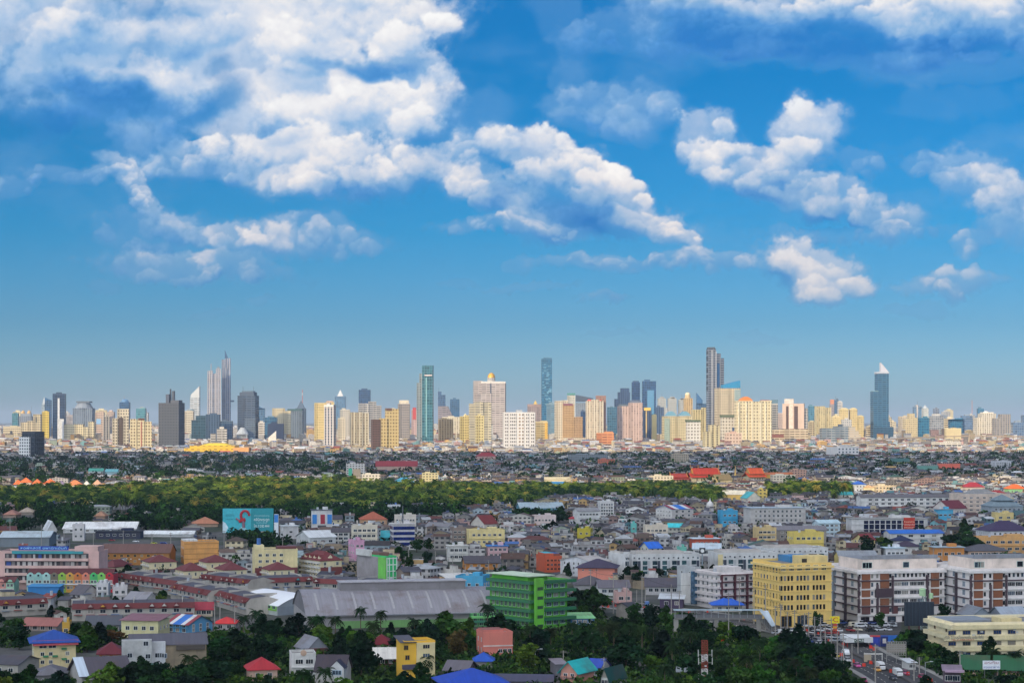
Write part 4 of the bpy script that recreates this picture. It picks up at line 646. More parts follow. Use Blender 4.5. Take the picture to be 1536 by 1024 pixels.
 MB().prism([(gx(300, d), d - 4), (gx(345, d), d - 4), (gx(345, d), d + 60), (gx(300, d), d + 60)], gz(668, d) + .01, gz(664.5, d), 0, None, [(gx(312, d), d + 10), (gx(334, d), d + 10), (gx(334, d), d + 50), (gx(312, d), d + 50)]).build('yellow_roof', paint('#f0cf2e'), o)
 MB().box(gx(350, d), gx(373.4, d), d - 5, d + 60, 0, gz(671, d)).build('orange_end', paint('#eaa868'), o); MB().box(gx(329, d), gx(346, d), d - 5.2, d - 4.1, gz(680, d), gz(675.5, d)).build('poster_strip', plain('#c06a58'), o); hero('the long yellow shopping hall', 276, 373, 664, 684, d)
 for k, (a, b) in enumerate(((1213, 1231), (1231, 1250), (1264, 1284), (1284, 1310))):
  d = 7000 + k * 30; w = gx(b, d) - gx(a, d); o = MB().box(0, w, 0, 40, 0, 12).build('red_roofed_hall', [facade('#d8bda0', '#6e4a40', 6, 6, .5, .4)], None, (gx(a, d), d, 0)); MB().hip(0, w, 0, 40, 12, 9).build('roof', roofing(('#b04a3c', '#cc5a40', '#a8443a', '#b85044')[k], 'tile'), o)
  tag(o, ('red roofed hall nearest the pink portal tower', 'red roofed hall with the brightest orange roof', 'red roofed hall below the low glass office block', 'red roofed hall nearest the dark blue tower with a white fin')[k], 'hall', 'row of red roofed halls')
 # ---- flyover
 pts = [(1268, 664, 5900), (1300, 661, 5950), (1330, 658, 6000), (1370, 655.5, 6050), (1420, 653.6, 6100), (1460, 652.6, 6100), (1500, 653.2, 6100), (1545, 654, 6100)]
 mb = MB(); L_ = [Vector((gx(px, d), d, gz(py, d))) for px, py, d in pts]
 for a, b in zip(L_, L_[1:]):
  q = Vector((0, 12, 0)); t = Vector((0, 0, 3.4)); mb.face([a, b, b + q, a + q]); mb.face([a - t, b - t, b, a]); mb.face([a + q, b + q, b + q - t, a + q - t]); mb.face([a - t, a + q - t, b + q - t, b - t])
 o = mb.build('flyover', paint('#b09c86')); tag(o, 'long raised road bridge crossing before the white hotel', 'flyover'); hero('the flyover', 1268, 1536, 652, 664, 6000)
 for i in range(1, 13):
  t = i / 13 * (len(L_) - 1); k = int(t); p = L_[k].lerp(L_[min(k + 1, len(L_) - 1)], t - k)
  if p.z > 6: MB().box(p.x - 1.6, p.x + 1.6, p.y + 3, p.y + 8, 0, p.z - 3.4).build('pier', paint('#c4b49c'), o)
skyline()
def far_towers():
 rs = random.Random(12)
 for i in range(265):
  px = rs.uniform(-5, 1541); d = rs.uniform(6300, 12000); yt = rs.uniform(622, 650) if i < 190 else rs.uniform(617, 640) if rs.random() < .8 else rs.uniform(612, 630); w = rs.uniform(6, 20) if i < 190 else rs.uniform(9, 18)
  if any(h[1] - 2 < px < h[2] + 2 and h[3] < yt for h in HEROES) and rs.random() < .7: continue
  k = rs.random() * (1 if i < 190 else .66); wall, pane, wd = ((CR, WN, 'cream'), ('#efe2bb', '#b5a47c', 'pale yellow'), (PK, '#9a8880', 'pinkish'), ('#d5d3ce', '#8d949c', 'whitish'), ('#8fa0b2', '#54749a', 'blue grey'), ('#4f7a94', '#2b5f84', 'teal'))[int(k * 6)]
  st = rs.choice('cvhs') if k < .66 else 'g'
  x0, x1 = px - w / 2, px + w / 2; W, dep = extent(x0, x1, d, 5, .7); H = gz(yt, d)
  o = MB().box(-W / 2, W / 2, -dep / 2, dep / 2, 0, H, 0, 1).build('distant_tower', [facade(wall, pane, *GRID[st][:2], *GRID[st][2:], .12), paint('#8d8a86', .8)], None, (gx(px, d), d, 0), R(rs.choice((0, 6, -6, 10))))
  w2 = W * rs.uniform(.3, .6); MB().box(-w2 / 2, w2 / 2, -dep * .3, dep * .3, H + .01, H + rs.uniform(3, 9)).build('roof_plant', paint(wall), o)
  tag(o, None, 'tower', 'small towers along the skyline'); AUTO.append((o, ('small ' if w < 10 else 'squat ' if yt > 636 else '') + wd + (' glass tower' if st == 'g' else ' tower'), px, yt, d))
far_towers()
# ---------------------------------------------------------------- buildings of the near and middle city
WINM = {}
def win_mesh(w, h, frame, pane, bars=1):
 k = (round(w, 2), round(h, 2), frame, pane, bars)
 if k not in WINM:
  t = min(.14, w * .12); mb = MB(); mb.face([(-w / 2, -.03, 0), (w / 2, -.03, 0), (w / 2, -.03, h), (-w / 2, -.03, h)], 1)
  for a, b, c, d in ((-w / 2, w / 2, -t, 0), (-w / 2, w / 2, h, h + t), (-w / 2 - t, -w / 2, -t, h + t), (w / 2, w / 2 + t, -t, h + t)): mb.box(a, b, -.12, -.005, c, d, 0, bot=True)
  for i in range(bars): x = -w / 2 + w * (i + 1) / (bars + 1); mb.box(x - t / 3, x + t / 3, -.08, -.035, 0, h)
  me = WINM[k] = mb.mesh('window', [plain(frame), glass(pane)]); v = [me] * 7
  for m in (glass('#4a5866'), glass('#33404c'), plain('#8a857c')): c = me.copy(); c.materials[1] = m; v.append(c)
  WVAR[me.name] = v
 return WINM[k]
class Bld:
 """a building by the photo columns it fills, the row of its top and the row where its nearest corner meets the ground"""
 def __init__(s, name, label, cat, x0, x1, yt, yb, wall, roof='flat', rc='#77757a', dep=12, yaw=0, rh=None, short=None, group=None, mat=None, rk=None, over=.6, gw=None, d=None):
  s.d = d or dist(yb); tot = (x1 - x0) * s.d / F; a = R(yaw); s.W = max((tot - dep * abs(math.sin(a))) / math.cos(a), 2.5); s.dep = dep; s.yaw = a
  ox = gx(x1, s.d) - s.W / 2 * math.cos(a) if yaw >= 0 else gx(x0, s.d) + s.W / 2 * math.cos(a)
  s.o = link(name, None, None, (ox, s.d + s.W / 2 * abs(math.sin(a)), 0), a); s.o.empty_display_size = 2; tag(s.o, label, cat, group)
  s.fx0, s.fx1 = (x1 - s.W * math.cos(a) / s.d * F, x1) if yaw >= 0 else (x0, x0 + s.W * math.cos(a) / s.d * F)
  ridge = roof in ('gx', 'gy', 'hip'); s.top = gz(yt, s.d + dep / 2 if ridge else s.d); s.rh = rh if rh is not None else (min(dep, s.W) * .26 if ridge else 0)
  s.H = max(s.top - s.rh, 2.4); w, H = s.W, s.H; s.wallm = mat or paint(wall); s.wallc = wall
  s.k = rk or ('metal' if roof in ('gx', 'gy', 'shed') else 'tile')
  mb = MB().box(-w / 2, w / 2, 0, dep, 0, H, 0, 1); gwm = 0 if gw is None else 2
  if roof in ('gx', 'gy'): pass
  s.wall = mb.build('wall', [s.wallm, paint('#85837f')], s.o); rm = roofing(rc, s.k); s.rm = rm
  if roof == 'flat':
   p = MB(); t, h = .25, .9
   p.box(-w / 2 - .06, w / 2 + .06, -.06, t, H + .003, H + h).box(-w / 2 - .06, w / 2 + .06, dep - t, dep + .06, H + .003, H + h).box(-w / 2 - .06, -w / 2 + t, t + .002, dep - t - .002, H + .003, H + h).box(w / 2 - t, w / 2 + .06, t + .002, dep - t - .002, H + .003, H + h)
   p.build('parapet', s.wallm, s.o)
  elif roof == 'slab': MB().box(-w / 2 - over, w / 2 + over, -over, dep + over, H + .003, H + .35, bot=True).build('roof', rm, s.o)
  elif roof == 'gx': MB().gable(-w / 2, w / 2, 0, dep, H, s.rh, 0, 1, over).build('roof', [rm, paint(gw or wall)], s.o)
  elif roof == 'gy': MB().gable(-w / 2, w / 2, 0, dep, H, s.rh, 0, 1, over, 'y').build('roof', [rm, paint(gw or wall)], s.o)
  elif roof == 'hip': MB().hip(-w / 2, w / 2, 0, dep, H + .2, s.rh, 0, over).build('roof', rm, s.o)
  elif roof == 'shed':
   e = s.rh or 1.6; m_ = MB(); a_, b_ = -w / 2 - over, w / 2 + over; m_.face([(a_, -over, H + .05), (b_, -over, H + .05), (b_, dep + over, H + e), (a_, dep + over, H + e)]); m_.face([(a_, -over, H - .1), (a_, dep + over, H + e - .15), (b_, dep + over, H + e - .15), (b_, -over, H - .1)]); m_.face([(a_, -over, H - .1), (b_, -over, H - .1), (b_, -over, H + .05), (a_, -over, H + .05)]); m_.build('roof', rm, s.o)
  hero(short or label, x0, x1, yt, yb, s.d)
 def x(s, px): return (px - s.fx0) / (s.fx1 - s.fx0) * s.W - s.W / 2
 def z(s, py): return gz(py, s.d)
 def box(s, name, a, b, z0, z1, y0=-.4, y1=-.01, m='#888888', bot=True): return MB().box(a, b, y0, y1, z0, z1, 0, bot=bot).build(name, paint(m) if isinstance(m, str) else m, s.o)
 def pbox(s, name, pa, pb, pt, pbm, y0=-.4, y1=-.01, m='#888888'): return s.box(name, s.x(pa), s.x(pb), max(s.z(pbm), .01), s.z(pt), y0, y1, m)
 def win(s, cols, rows, w=1.3, h=1.4, u=(.06, .94), v=(.08, .95), face='f', frame='#d8d6d0', pane='#1f2a36', bars=1, skip=0.0, sill=None):
  L = s.W if face == 'f' else s.dep; me = win_mesh(w, h, frame, pane, bars); rs = random.Random(int(s.d * 7 + cols))
  z0, z1 = s.H * v[0], s.H * v[1]; fl = (z1 - z0) / rows
  for j in range(rows):
   for i in range(cols):
    if skip and rs.random() < skip: continue
    t = (u[0] + (u[1] - u[0]) * (i + .5) / cols) * L; zz = z0 + fl * j + max((fl - h) * .55, .02)
    if face == 'f': link('window', me, s.o, (-s.W / 2 + t, 0, zz))
    elif face == 'l': link('window', me, s.o, (-s.W / 2, s.dep - t, zz), R(-90))
    else: link('window', me, s.o, (s.W / 2, t, zz), R(90))
  return s
 def bands(s, rows, m, h=.9, out=1.1, v=(.0, 1.0), u=(0, 1), name='balcony', z=None):
  """a projecting parapet or ledge at each storey"""
  for j in range(rows):
   zz = (v[0] + (v[1] - v[0]) * j / rows) * s.H + .02; s.box(name, -s.W / 2 + s.W * u[0], -s.W / 2 + s.W * u[1], zz, zz + h, -out, -.012, m)
  return s
 def roofbox(s, a, b, h, m=None, y0=.3, y1=.8, name='roof_room', top=None):
  MB().box(-s.W / 2 + s.W * a, -s.W / 2 + s.W * b, s.dep * y0, s.dep * y1, s.H + .01, s.H + h, 0, 0 if top is None else 1).build(name, [paint(m or s.wallc), paint(top or '#77757a')], s.o); return s
 def acs(s, n, v=(.1, .9)):
  rs = random.Random(int(s.d)); me = ACM()
  for _ in range(n): link('air_conditioner', me, s.o, (rs.uniform(-.46, .46) * s.W, -.02, rs.uniform(*v) * s.H))
  return s
 def tank(s, a=.3, y=.5):
  MB().cyl(-s.W / 2 + s.W * a, s.dep * y, .8, s.H + .02, s.H + 2.0, 0, 10).build('water_tank', plain('#c9ccd0', .35, .4), s.o); return s
 def dish(s, a=.6, y=.3):
  p = (-s.W / 2 + s.W * a, s.dep * y, s.H + .02); m_ = MB().bar(p, (p[0], p[1], p[2] + 1.2), .06)
  m_.cyl(p[0], p[1] - .3, .15, p[2] + 1.0, p[2] + 1.25, 0, 10, .9); m_.build('satellite_dish', plain('#d0d0ce'), s.o); return s
 def sign(s, name, pa, pb, pt, pbm, m, text=None, tc='#f4f4f2', y=-.5, size=None, lines=None):
  o = s.pbox(name, pa, pb, pt, pbm, y - .25, y, m); a, b, z1, z0 = s.x(pa), s.x(pb), s.z(pt), s.z(pbm)
  for k, (tx, f, c) in enumerate(lines or ([(text, .62, tc)] if text else [])):
   n = len(lines) if lines else 1; zc = z1 - (z1 - z0) * (k + .5) / n; lettering(tx, (a + b) / 2, y - .28, zc, (b - a) * .92, (z1 - z0) / n * f, c, o)
  return o
_ac = []
def ACM():
 if not _ac: _ac.append(MB().box(-.45, .45, -.38, 0, 0, .62, bot=True).mesh('air_conditioner', [plain('#c9c9c5')]))
 return _ac[0]
def lettering(text, x, y, z, width, height, c, parent):
 cu = bpy.data.curves.new('lettering', 'FONT'); cu.body = text; cu.align_x = 'CENTER'; cu.align_y = 'CENTER'; cu.size = height * 1.35; cu.extrude = .02; cu.materials.append(plain(c))
 t = bpy.data.objects.new('t', cu); COL.objects.link(t); bpy.context.view_layer.update(); w = t.dimensions.x
 me = bpy.data.meshes.new_from_object(t.evaluated_get(bpy.context.evaluated_depsgraph_get())); bpy.data.objects.remove(t); me.name = 'lettering'
 o = link('lettering', me, parent, (x, y, z)); o.rotation_euler = (R(90), 0, 0)
 if w > .01: o.scale = (min(width / w, 1.8), 1, 1)
 return o
WHT, CRM, GRYW = '#e4e2de', '#e6d8ae', '#b4b0a8'
def right_side():
 B = Bld
 # yellow block
 b = B('yellow_building', 'tall plain yellow building with rows of slim dark windows', 'building', 1142, 1251, 848, 941, '#f2d690', dep=30, yaw=17, short='the tall yellow building', mat=paint('#f0cc78', .8, .14))
 for r_ in range(1, 5):
  for g in range(3):
   for k in range(4): link('window', win_mesh(.95, 2.0, '#d8b878', '#141a22', 0), b.o, (b.x(1172) + (g * 26.5 + k * 5.7) * b.d / F, 0, 3.2 + r_ * 4.0))
 for g in range(6): link('window', win_mesh(2.0, 2.1, '#f2e2b0', '#1b232c', 2), b.o, (b.x(1175) + g * 13.3 * b.d / F, 0, 3.4 + 5 * 4.0))
 for g in range(3): link('window', win_mesh(4.6, 4.4, '#d8ab4c', '#1a222a', 2), b.o, (b.x(1180) + g * 26 * b.d / F, 0, .4))
 b.win(9, 6, 1.3, 2.0, (.04, .96), (.14, .98), 'l', '#d8b878', '#c8a860', 0)
 for z in (6.5, 10.6, 14.6, 18.6, 22.6): MB().box(-b.W / 2 - .35, b.W / 2 + .3, -.35, b.dep, z, z + .35, bot=True).build('cornice', paint('#f0cc78', .8, .14), b.o)
 MB().box(-b.W / 2 - 1.1, b.W / 2 + .8, -1.0, b.dep, b.H - 1.2, b.H - .3, bot=True).build('roof_cornice', paint('#f2d288', .8, .1), b.o)
 b.roofbox(.42, .96, 3.6, '#f2d690', .06, .35); b.box('roof_louvre', b.x(1207), b.x(1215), b.H + 1, b.H + 2.6, b.dep * .06 - .06, b.dep * .06 - .005, '#2e2a26'); b.roofbox(.5, 1.0, 2.6, '#3f86b8', .55, .95, 'blue_roof', '#3f8fc8')
 # two brown and white apartment blocks
 for k, (x0, x1, yb, lab) in enumerate(((1252, 1424, 934, 'white block with brown and purple panels, standing next to the tall yellow building'), (1422, 1600, 938, 'white block with brown panels behind the cream office building'))):
  b = B('apartment_block', lab, 'apartment block', x0, x1, 857 if k == 0 else 856, yb, '#e6dedb', dep=40, yaw=14 if k == 0 else 13, short=('the first brown and white block', 'the second brown and white block')[k], mat=paint('#e8e0dc', .8, .12))
  W, H = b.W, b.H; fl = H / 6; u = W / 36
  for j in range(6):
   z = j * fl
   b.box('ledge', -W / 2 - .3, W / 2 + .3, z + fl - .55, z + fl - .1, -.75, -.013, '#efeae6' if j not in (1, 4) else '#4a3540')
   for c0, c1, col in (((1.6, 5.0, '#8e5536'), (9.2, 12.8, '#8e5536'), (30.3, 33.6, '#8e5536')) if j > 1 else ((1.6, 5.0, '#6a3838'), (9.2, 12.8, '#6a3838') if j else (0, 0, 0), (14.2, 16.4, '#6a3838'))):
    if col and j > 0: b.box('brown_panel', -W / 2 + c0 * u, -W / 2 + c1 * u, z + .1, z + fl - .6, -.5, -.014, col)
   if j > 0:
    for px in (.7, 5.9, 8.0, 13.4, 29.2, 34.5): link('window', win_mesh(.95, fl * .45, '#d0ccc8', '#1a2028', 0), b.o, (-W / 2 + px * u, -.015, z + fl * .22))
    for px in ((15.6, 17.3, 19.0, 20.7, 22.4, 24.1, 25.8, 27.4) if j == 5 else (16.4, 19.4, 23.0, 26.0)): link('window', win_mesh(1.0 if j == 5 else 3.0, fl * .42, '#dedad6', '#171d26', 0 if j == 5 else 3), b.o, (-W / 2 + px * u, -.015, z + fl * .28))
   else:
    for px in (3, 8, 14, 20, 26, 32): link('window', win_mesh(3.6, fl * .6, '#6a5a58', '#231f24', 1), b.o, (-W / 2 + px * u, -.015, .3))
  for c0, c1, z0, z1 in ((13.9, 14.5, 1.2, 5), (28.2, 29.0, 1.2, 5), (-.1, .5, 1.2, 5), (7.6, 8.3, 1, 4)): b.box('purple_frame', -W / 2 + c0 * u, -W / 2 + c1 * u, z0 * fl, z1 * fl + fl * .5, -1.0, -.016, '#4a3540')
  if k == 0: b.box('purple_panel', -W / 2 + 7.0 * u, -W / 2 + 14.0 * u, 2.95 * fl, 4.0 * fl, -1.3, -.02, '#43303c')
  for j in range(1, 6): MB().box(-W / 2 - .5, -W / 2 - .013, 0, b.dep, j * fl - .3, j * fl + .15, bot=True).build('side_ledge', paint('#4a3540'), b.o)
  for t in (.3, .62, .92): MB().box(-W / 2 - .8, -W / 2 - .016, b.dep * t - .7, b.dep * t + .7, 0, H - 1.5).build('side_pier', paint('#3f3440' if t != .62 else '#8f9aa4'), b.o)
  b.win(4, 5, 2.4, 2.0, (.06, .98), (.2, .98), 'l', '#c9ced2', '#7c8a96', 1)
  MB().box(-W / 2 - .9, W / 2 + .9, -1.0, b.dep, H - .9, H + .15, bot=True).build('roof_cornice', paint('#ece6e2'), b.o)
  b.roofbox(.13, .99, 4.6, '#ead9cc', .16, .8, 'penthouse', '#8d9096'); MB().box(-W / 2 + W * .12, W / 2, b.dep * .155, b.dep * .165, H + 4.6, H + 6.2).build('penthouse_band', roofing('#8b8f96'), b.o)
  me = win_mesh(2.6, 2.2, '#a8c0b8', '#161c24', 0)
  for t in (.16, .2, .63): link('window', me, b.o, (-W / 2 + W * t, b.dep * .16, H + 1.0))
 # maroon and white hotel
 b = B('hotel', 'white five-storey block with maroon frames beside the footbridge', 'hotel', 1050, 1137, 861, 914, '#e4dcd8', dep=22, yaw=24, short='the maroon-framed white block', mat=paint('#e8dfdb', .8, .14))
 for j in range(1, 6): b.box('maroon_band', -b.W / 2 - 1.2, b.W / 2, j * b.H / 5 - .5, j * b.H / 5 - .1, -1.2, -.013, '#5c2430'); MB().box(-b.W / 2 - 1.2, -b.W / 2 - .013, -1.2, b.dep, j * b.H / 5 - .5, j * b.H / 5 + .6, bot=True).build('side_balcony', paint('#d9cfcc'), b.o)
 for t in (.03, .40, .74, .99): b.box('maroon_pier', -b.W / 2 + b.W * t - .45, -b.W / 2 + b.W * t + .25, 0, b.H, -1.35, -.016, '#5c2430')
 b.win(4, 5, 1.3, 1.3, (.05, .97)).win(5, 5, 1.2, 1.5, (.04, .96), face='l').roofbox(.35, .8, 2.6).bands(1, '#ece4e0', .5, 1.0, (.97, 1), name='roof_edge').tank(.2)
 b = B('small_office', 'narrow grey and glass office left of the maroon framed block', 'office block', 1019, 1052, 853, 908, '#b7babb', dep=14, yaw=30); b.pbox('blue_glass_bay', 1036, 1048, 856, 905, -.8, -.01, glass('#4a6880')); b.win(2, 5, 1.2, 1.6, face='l').pbox('white_bay', 1020, 1034, 858, 903, -.5, -.01, '#dcdcd8')
 b = B('blue_pavilion', 'small pavilion under a bright blue pyramid roof by the footbridge', 'pavilion', 1071, 1113, 897, 917, '#c9c2b8', 'hip', '#2a62c8', 9, 0, 2.6, over=1.4, short='the blue pyramid-roofed pavilion'); b.win(3, 1, 1.6, 1.2)
 # footbridge over the road
 d = dist(947); x0, x1 = gx(1012, d), gx(1142, d); z = gz(928, d); o = link('footbridge', None, None, (0, d, 0)); tag(o, 'grey covered pedestrian bridge crossing the road on concrete piers', 'footbridge'); hero('the covered footbridge', 1012, 1155, 913, 930, d)
 MB().box(x0, x1, -1.6, 1.6, z, z + .7, bot=True).build('deck', paint('#7e7b78'), o); MB().box(x0 - .4, x1 + .4, -2.0, 2.0, z + 3.6, z + 3.85, bot=True).build('roof', roofing('#aebfc8'), o)
 for y in (-1.6, 1.5): MB().box(x0, x1, y, y + .1, z + .71, z + 1.8, bot=True).build('parapet', paint('#6f7074'), o)
 for i in range(13): xx = x0 + (x1 - x0) * i / 12; MB().bar((xx, -1.7, z + .7), (xx, -1.7, z + 3.6), .09).build('post', plain('#9a9ea2'), o)
 for px in (1014, 1074, 1138): MB().box(gx(px, d) - .9, gx(px, d) + .9, -.9, .9, 0, z - .01).build('pier', paint('#a39e96'), o)
 ax, az, bx = gx(1139, d), z + .3, gx(1157, d - 8); m_ = MB(); A, C_ = [(ax, -2, az), (ax + 3.5, 0, az)], [(bx, -9, .4), (bx + 2, -6, .4)]
 m_.face([A[0], A[1], C_[1], C_[0]]); m_.face([A[0], C_[0], (C_[0][0], C_[0][1], .05), (A[0][0], A[0][1], az - .7)]); m_.build('stair', paint('#77746f'), o)
 up = lambda p, h: (p[0], p[1], p[2] + h); MB().face([up(A[0], 3.2), up(A[1], 3.2), up(C_[1], 2.8), up(C_[0], 2.8)]).face([up(A[0], 3.0), up(C_[0], 2.6), up(C_[1], 2.6), up(A[1], 3.0)]).build('stair_roof', roofing('#c4d0d8'), o)
 for k in range(6):
  t = k / 5; p = [A[0][i] + (C_[0][i] - A[0][i]) * t for i in range(3)]; MB().bar((p[0], p[1], p[2]), (p[0], p[1], p[2] + 2.9), .07).build('post', plain('#8f9498'), o)
 # cream company building
 b = B('office_building', 'cream office building with blue windows and Thai lettering on its parapet', 'office block', 1414, 1590, 937, 986, '#ecd7a0', dep=26, yaw=9, short='the cream office building', mat=paint('#f6e8c4', .8, .2)); fl = b.H / 3
 for j in range(4):
  if j: b.box('balcony', -b.W / 2 - 1.0, b.W / 2 + .5, j * fl - 1.5, j * fl, -1.4, -.013, '#f0dfae'); MB().box(-b.W / 2 - 1.8, -b.W / 2 - .013, -1.4, b.dep, j * fl - 1.5, j * fl, bot=True).build('side_balcony', paint('#f2e3b8'), b.o)
 for j in range(3):
  for i, px in enumerate((1428, 1450.5, 1473, 1498.5, 1521, 1546, 1570)): link('window', win_mesh(2.7, 1.25, '#8a7a58', '#27406a', 2), b.o, (b.x(px), 0, j * fl + .55))
 b.win(2, 3, 1.2, 1.6, face='l', frame='#8a6a4a').acs(9, (.12, .85))
 o = b.box('sign_band', b.x(1413), b.x(1474), fl * 2 - 1.45, fl * 2 - .05, -1.47, -1.41, '#f1e1b2'); lettering('บริษัท อินเตอร์/ไทยเทรดดิ้ง เอเซีย จำกัด', b.x(1444), -1.5, fl * 2 - .45, (b.x(1474) - b.x(1413)), 1.15, '#2c3550', o); lettering('TEL. 0-2384-4423-5', b.x(1442), -1.5, fl * 2 - 1.2, 8.6, .6, '#b8402c', o)
 b.roofbox(.48, .68, 2.0, '#ecd7a0', .05, .4).roofbox(.02, .46, .8, '#8d949c', .35, .95, 'roof_deck', '#8f98a2')
 for x0, x1, yt, c, lab in ((1449, 1490, 908, '#7a828c', 'grey gabled roof pavilion on top of the cream office, left one'), (1497, 1545, 909, '#9aa4b0', 'grey gabled roof hall behind the cream office, right one')):
  b2 = B('roof_hall', lab, 'building', x0, x1, yt, 950, '#97a0aa', 'gy' if x0 < 1480 else 'gx', c, 16, 8, 3.2, gw='#8d97a3')
 b = B('billboard', 'dark back of a large billboard seen against the brown white block', 'billboard', 1357, 1401, 902, 958, '#1d2a38', 'none', dep=1.2, short='the dark billboard back', mat=plain('#1c2937')); b.wall.name = 'panel'
 b.wall.location.z = gz(938, b.d); b.wall.scale.z = (gz(902, b.d) - gz(938, b.d)) / b.H
 for px in (1364, 1379, 1394): b.box('post', b.x(px) - .4, b.x(px) + .4, 0, gz(938, b.d), .3, .9, '#5c3a34')
 for k in range(9): b.box('rib', b.x(1358 + k * 5.2), b.x(1358.6 + k * 5.2), gz(937, b.d), gz(903, b.d), -.25, -.01, plain('#2b3c4c'))
 # water ball lattice tower
 d = dist(952); o = link('lattice_tower', None, None, (gx(1386, d), d, 0)); tag(o, 'slim steel lattice tower with pale green drums on top', 'tower'); zt = gz(893, d); hero('the lattice tower with green drums', 1380, 1398, 885, 950, d); f = MB()
 for sx in (-1, 1):
  for sy in (-1, 1): f.bar((sx * 1.9, sy * 1.9, 0), (sx * .5, sy * .5, zt), .13)
 for k in range(10):
  a, c = k / 10, (k + 1) / 10; r0, r1 = 1.9 - 1.4 * a, 1.9 - 1.4 * c
  for sx in (-1, 1): f.bar((-r0 * sx, -r0, zt * a), (r1 * sx, -r1, zt * c), .07); f.bar((-r0, -r0 * sx, zt * a), (-r1, r1 * sx, zt * c), .07)
 f.build('lattice_frame', plain('#8fa09c'), o)
 for x, r, z in ((-.6, 1.3, 0), (2.8, .9, -1.0)): MB().cyl(x, 0, r, zt + z, zt + z + r * 1.9, 0, 12).dome(x, 0, r, zt + z + r * 1.9, r * .5).build('green_drum', plain('#a9c89a'), o)
 # yellow sign with a red C
 d = dist(951); o = link('sign_pylon', None, None, (gx(1252, d), d, 0)); tag(o, 'yellow square sign with a red letter on a tall pylon', 'sign'); hero('the yellow sign with a red letter', 1245, 1260, 922, 952, d)
 MB().box(-.45, .45, 0, .6, 0, gz(923, d)).build('pole', plain('#8a8a88'), o); s_ = MB().box(-1.9, 1.9, -.5, -.02, gz(934, d), gz(923.5, d), bot=True).build('sign_panel', plain('#e8d21e'), o); lettering('C', .3, -.53, gz(929, d), 2, 1.9, '#c41e24', s_)
 for k, (c, tx) in enumerate((('#c8402c', '1.0'), ('#e0a028', '24'), ('#c8502c', ''), ('#a83030', ''))): MB().box(-.8, .9, -.45, -.02, gz(937.6 + k * 4, d), gz(934.6 + k * 4, d), bot=True).build('lower_sign', plain(c), o)
 # fuel station strip
 b = B('filling_station', 'low forecourt with a white canopy and green logo beside the car park', 'filling station', 1266, 1306, 955, 968, '#4a4e54', 'none', dep=12, short='the white canopy'); b.wall.scale = (.8, .6, .55)
 b.pbox('canopy', 1265, 1306, 953.5, 961, -5, 8, '#e8eaea'); b.sign('canopy_sign', 1278, 1292, 955, 960, '#3a5a48', 'GAS', '#f0f2f0', -5.3)
 for px in (1268, 1284, 1302): b.box('post', b.x(px) - .2, b.x(px) + .2, 0, b.z(961), -4.6, -4.2, '#8c3030')
 for x0, x1, c, lab, tx in ((1305, 1320, '#24389c', 'blue poster board with a red top edge by the canopy', 'SALE'), (1321, 1332, '#1c2a6e', 'navy poster board with a pale picture next to the blue one', None)):
  b = B('poster_board', lab, 'billboard', x0, x1, 952, 969, c, 'none', dep=.5, mat=plain(c)); b.pbox('poster_edge', x0, x1, 952, 954.5, -.12, -.01, plain('#c03a40') if tx else plain('#3454a8')); b.pbox('poster_picture', x0 + 3, x1 - 3, 957, 964, -.12, -.01, plain('#d8d2cc' if not tx else '#2c44b4'))
  for px in (x0 + 2, x1 - 2): b.box('post', b.x(px) - .15, b.x(px) + .15, 0, b.H, .52, .8, '#555555')
 b = B('site_fence', 'bright blue sheet fence with white edge next to the poster boards', 'fence', 1331, 1348, 952, 962, '#2a6cc0', 'none', dep=.3, mat=roofing('#2f72c8'))
 b = B('billboard_scaffold', 'bare steel billboard frame of square bays by the road', 'billboard', 1330, 1359, 962, 992, '#777777', 'none', dep=.1, short='the bare billboard frame'); bpy.data.objects.remove(b.wall); f = MB(); z0, z1 = gz(982, b.d), gz(962, b.d)
 for i in range(9): x = -b.W / 2 + b.W * i / 8; f.bar((x, 0, 0 if i % 4 == 0 else z0), (x, 0, z1), .11)
 for j in range(7): z = z0 + (z1 - z0) * j / 6; f.bar((-b.W / 2, 0, z), (b.W / 2, 0, z), .1)
 f.build('steel_frame', plain('#a8a49c'), b.o); MB().box(-b.W / 2 + .2, b.W / 2 - .2, .3, .4, z0 + 1, z1 - .6).build('faded_sheet', paint('#b8aca0'), b.o)
 for px, yb, w, c in ((1296, 990, 5, '#d8d4cc'), (1303, 992, 4, '#b8a890')):
  b = B('road_gantry' if w == 5 else 'gate_post', 'white steel goal shaped gantry at the roadside' if w == 5 else 'cream square pillar beside the steel gantry', 'gantry' if w == 5 else 'pillar', px, px + (28 if w == 5 else 4), 979 if w == 5 else 981, yb, c, 'none', dep=.8)
  if w == 5:
   bpy.data.objects.remove(b.wall); b.box('beam', -b.W / 2, b.W / 2, b.H - .5, b.H, 0, .4, c)
   for x in (-b.W / 2, b.W / 2 - .3): b.box('post', x, x + .3, 0, b.H - .51, 0, .4, c)
 b = B('roadside_hut', 'small white hut under trees at the roadside', 'hut', 1358, 1374, 991, 1004, '#d8d6d2', 'shed', '#cfd2d4', 6, 12, .9); b.win(2, 1, 1, 1)
 # green roofed market lower right
 for x0, x1, yt, yb, lab in ((1446, 1497, 985, 1012, 'green gable roof stall hall behind the white lettered sign'), (1499, 1580, 984, 1014, 'larger green roofed hall at the frame edge')):
  b = B('market_hall', lab, 'market hall', x0, x1, yt, yb, '#8a5c4c', 'gx', '#1f5a38', 16, -14, 3.4, over=1.2, short=('the green-roofed stall hall' if x0 < 1480 else 'the larger green-roofed hall')); b.win(4, 1, 1.4, 1.2, frame='#d8b0a0').bands(1, '#d0a894', .8, .8)
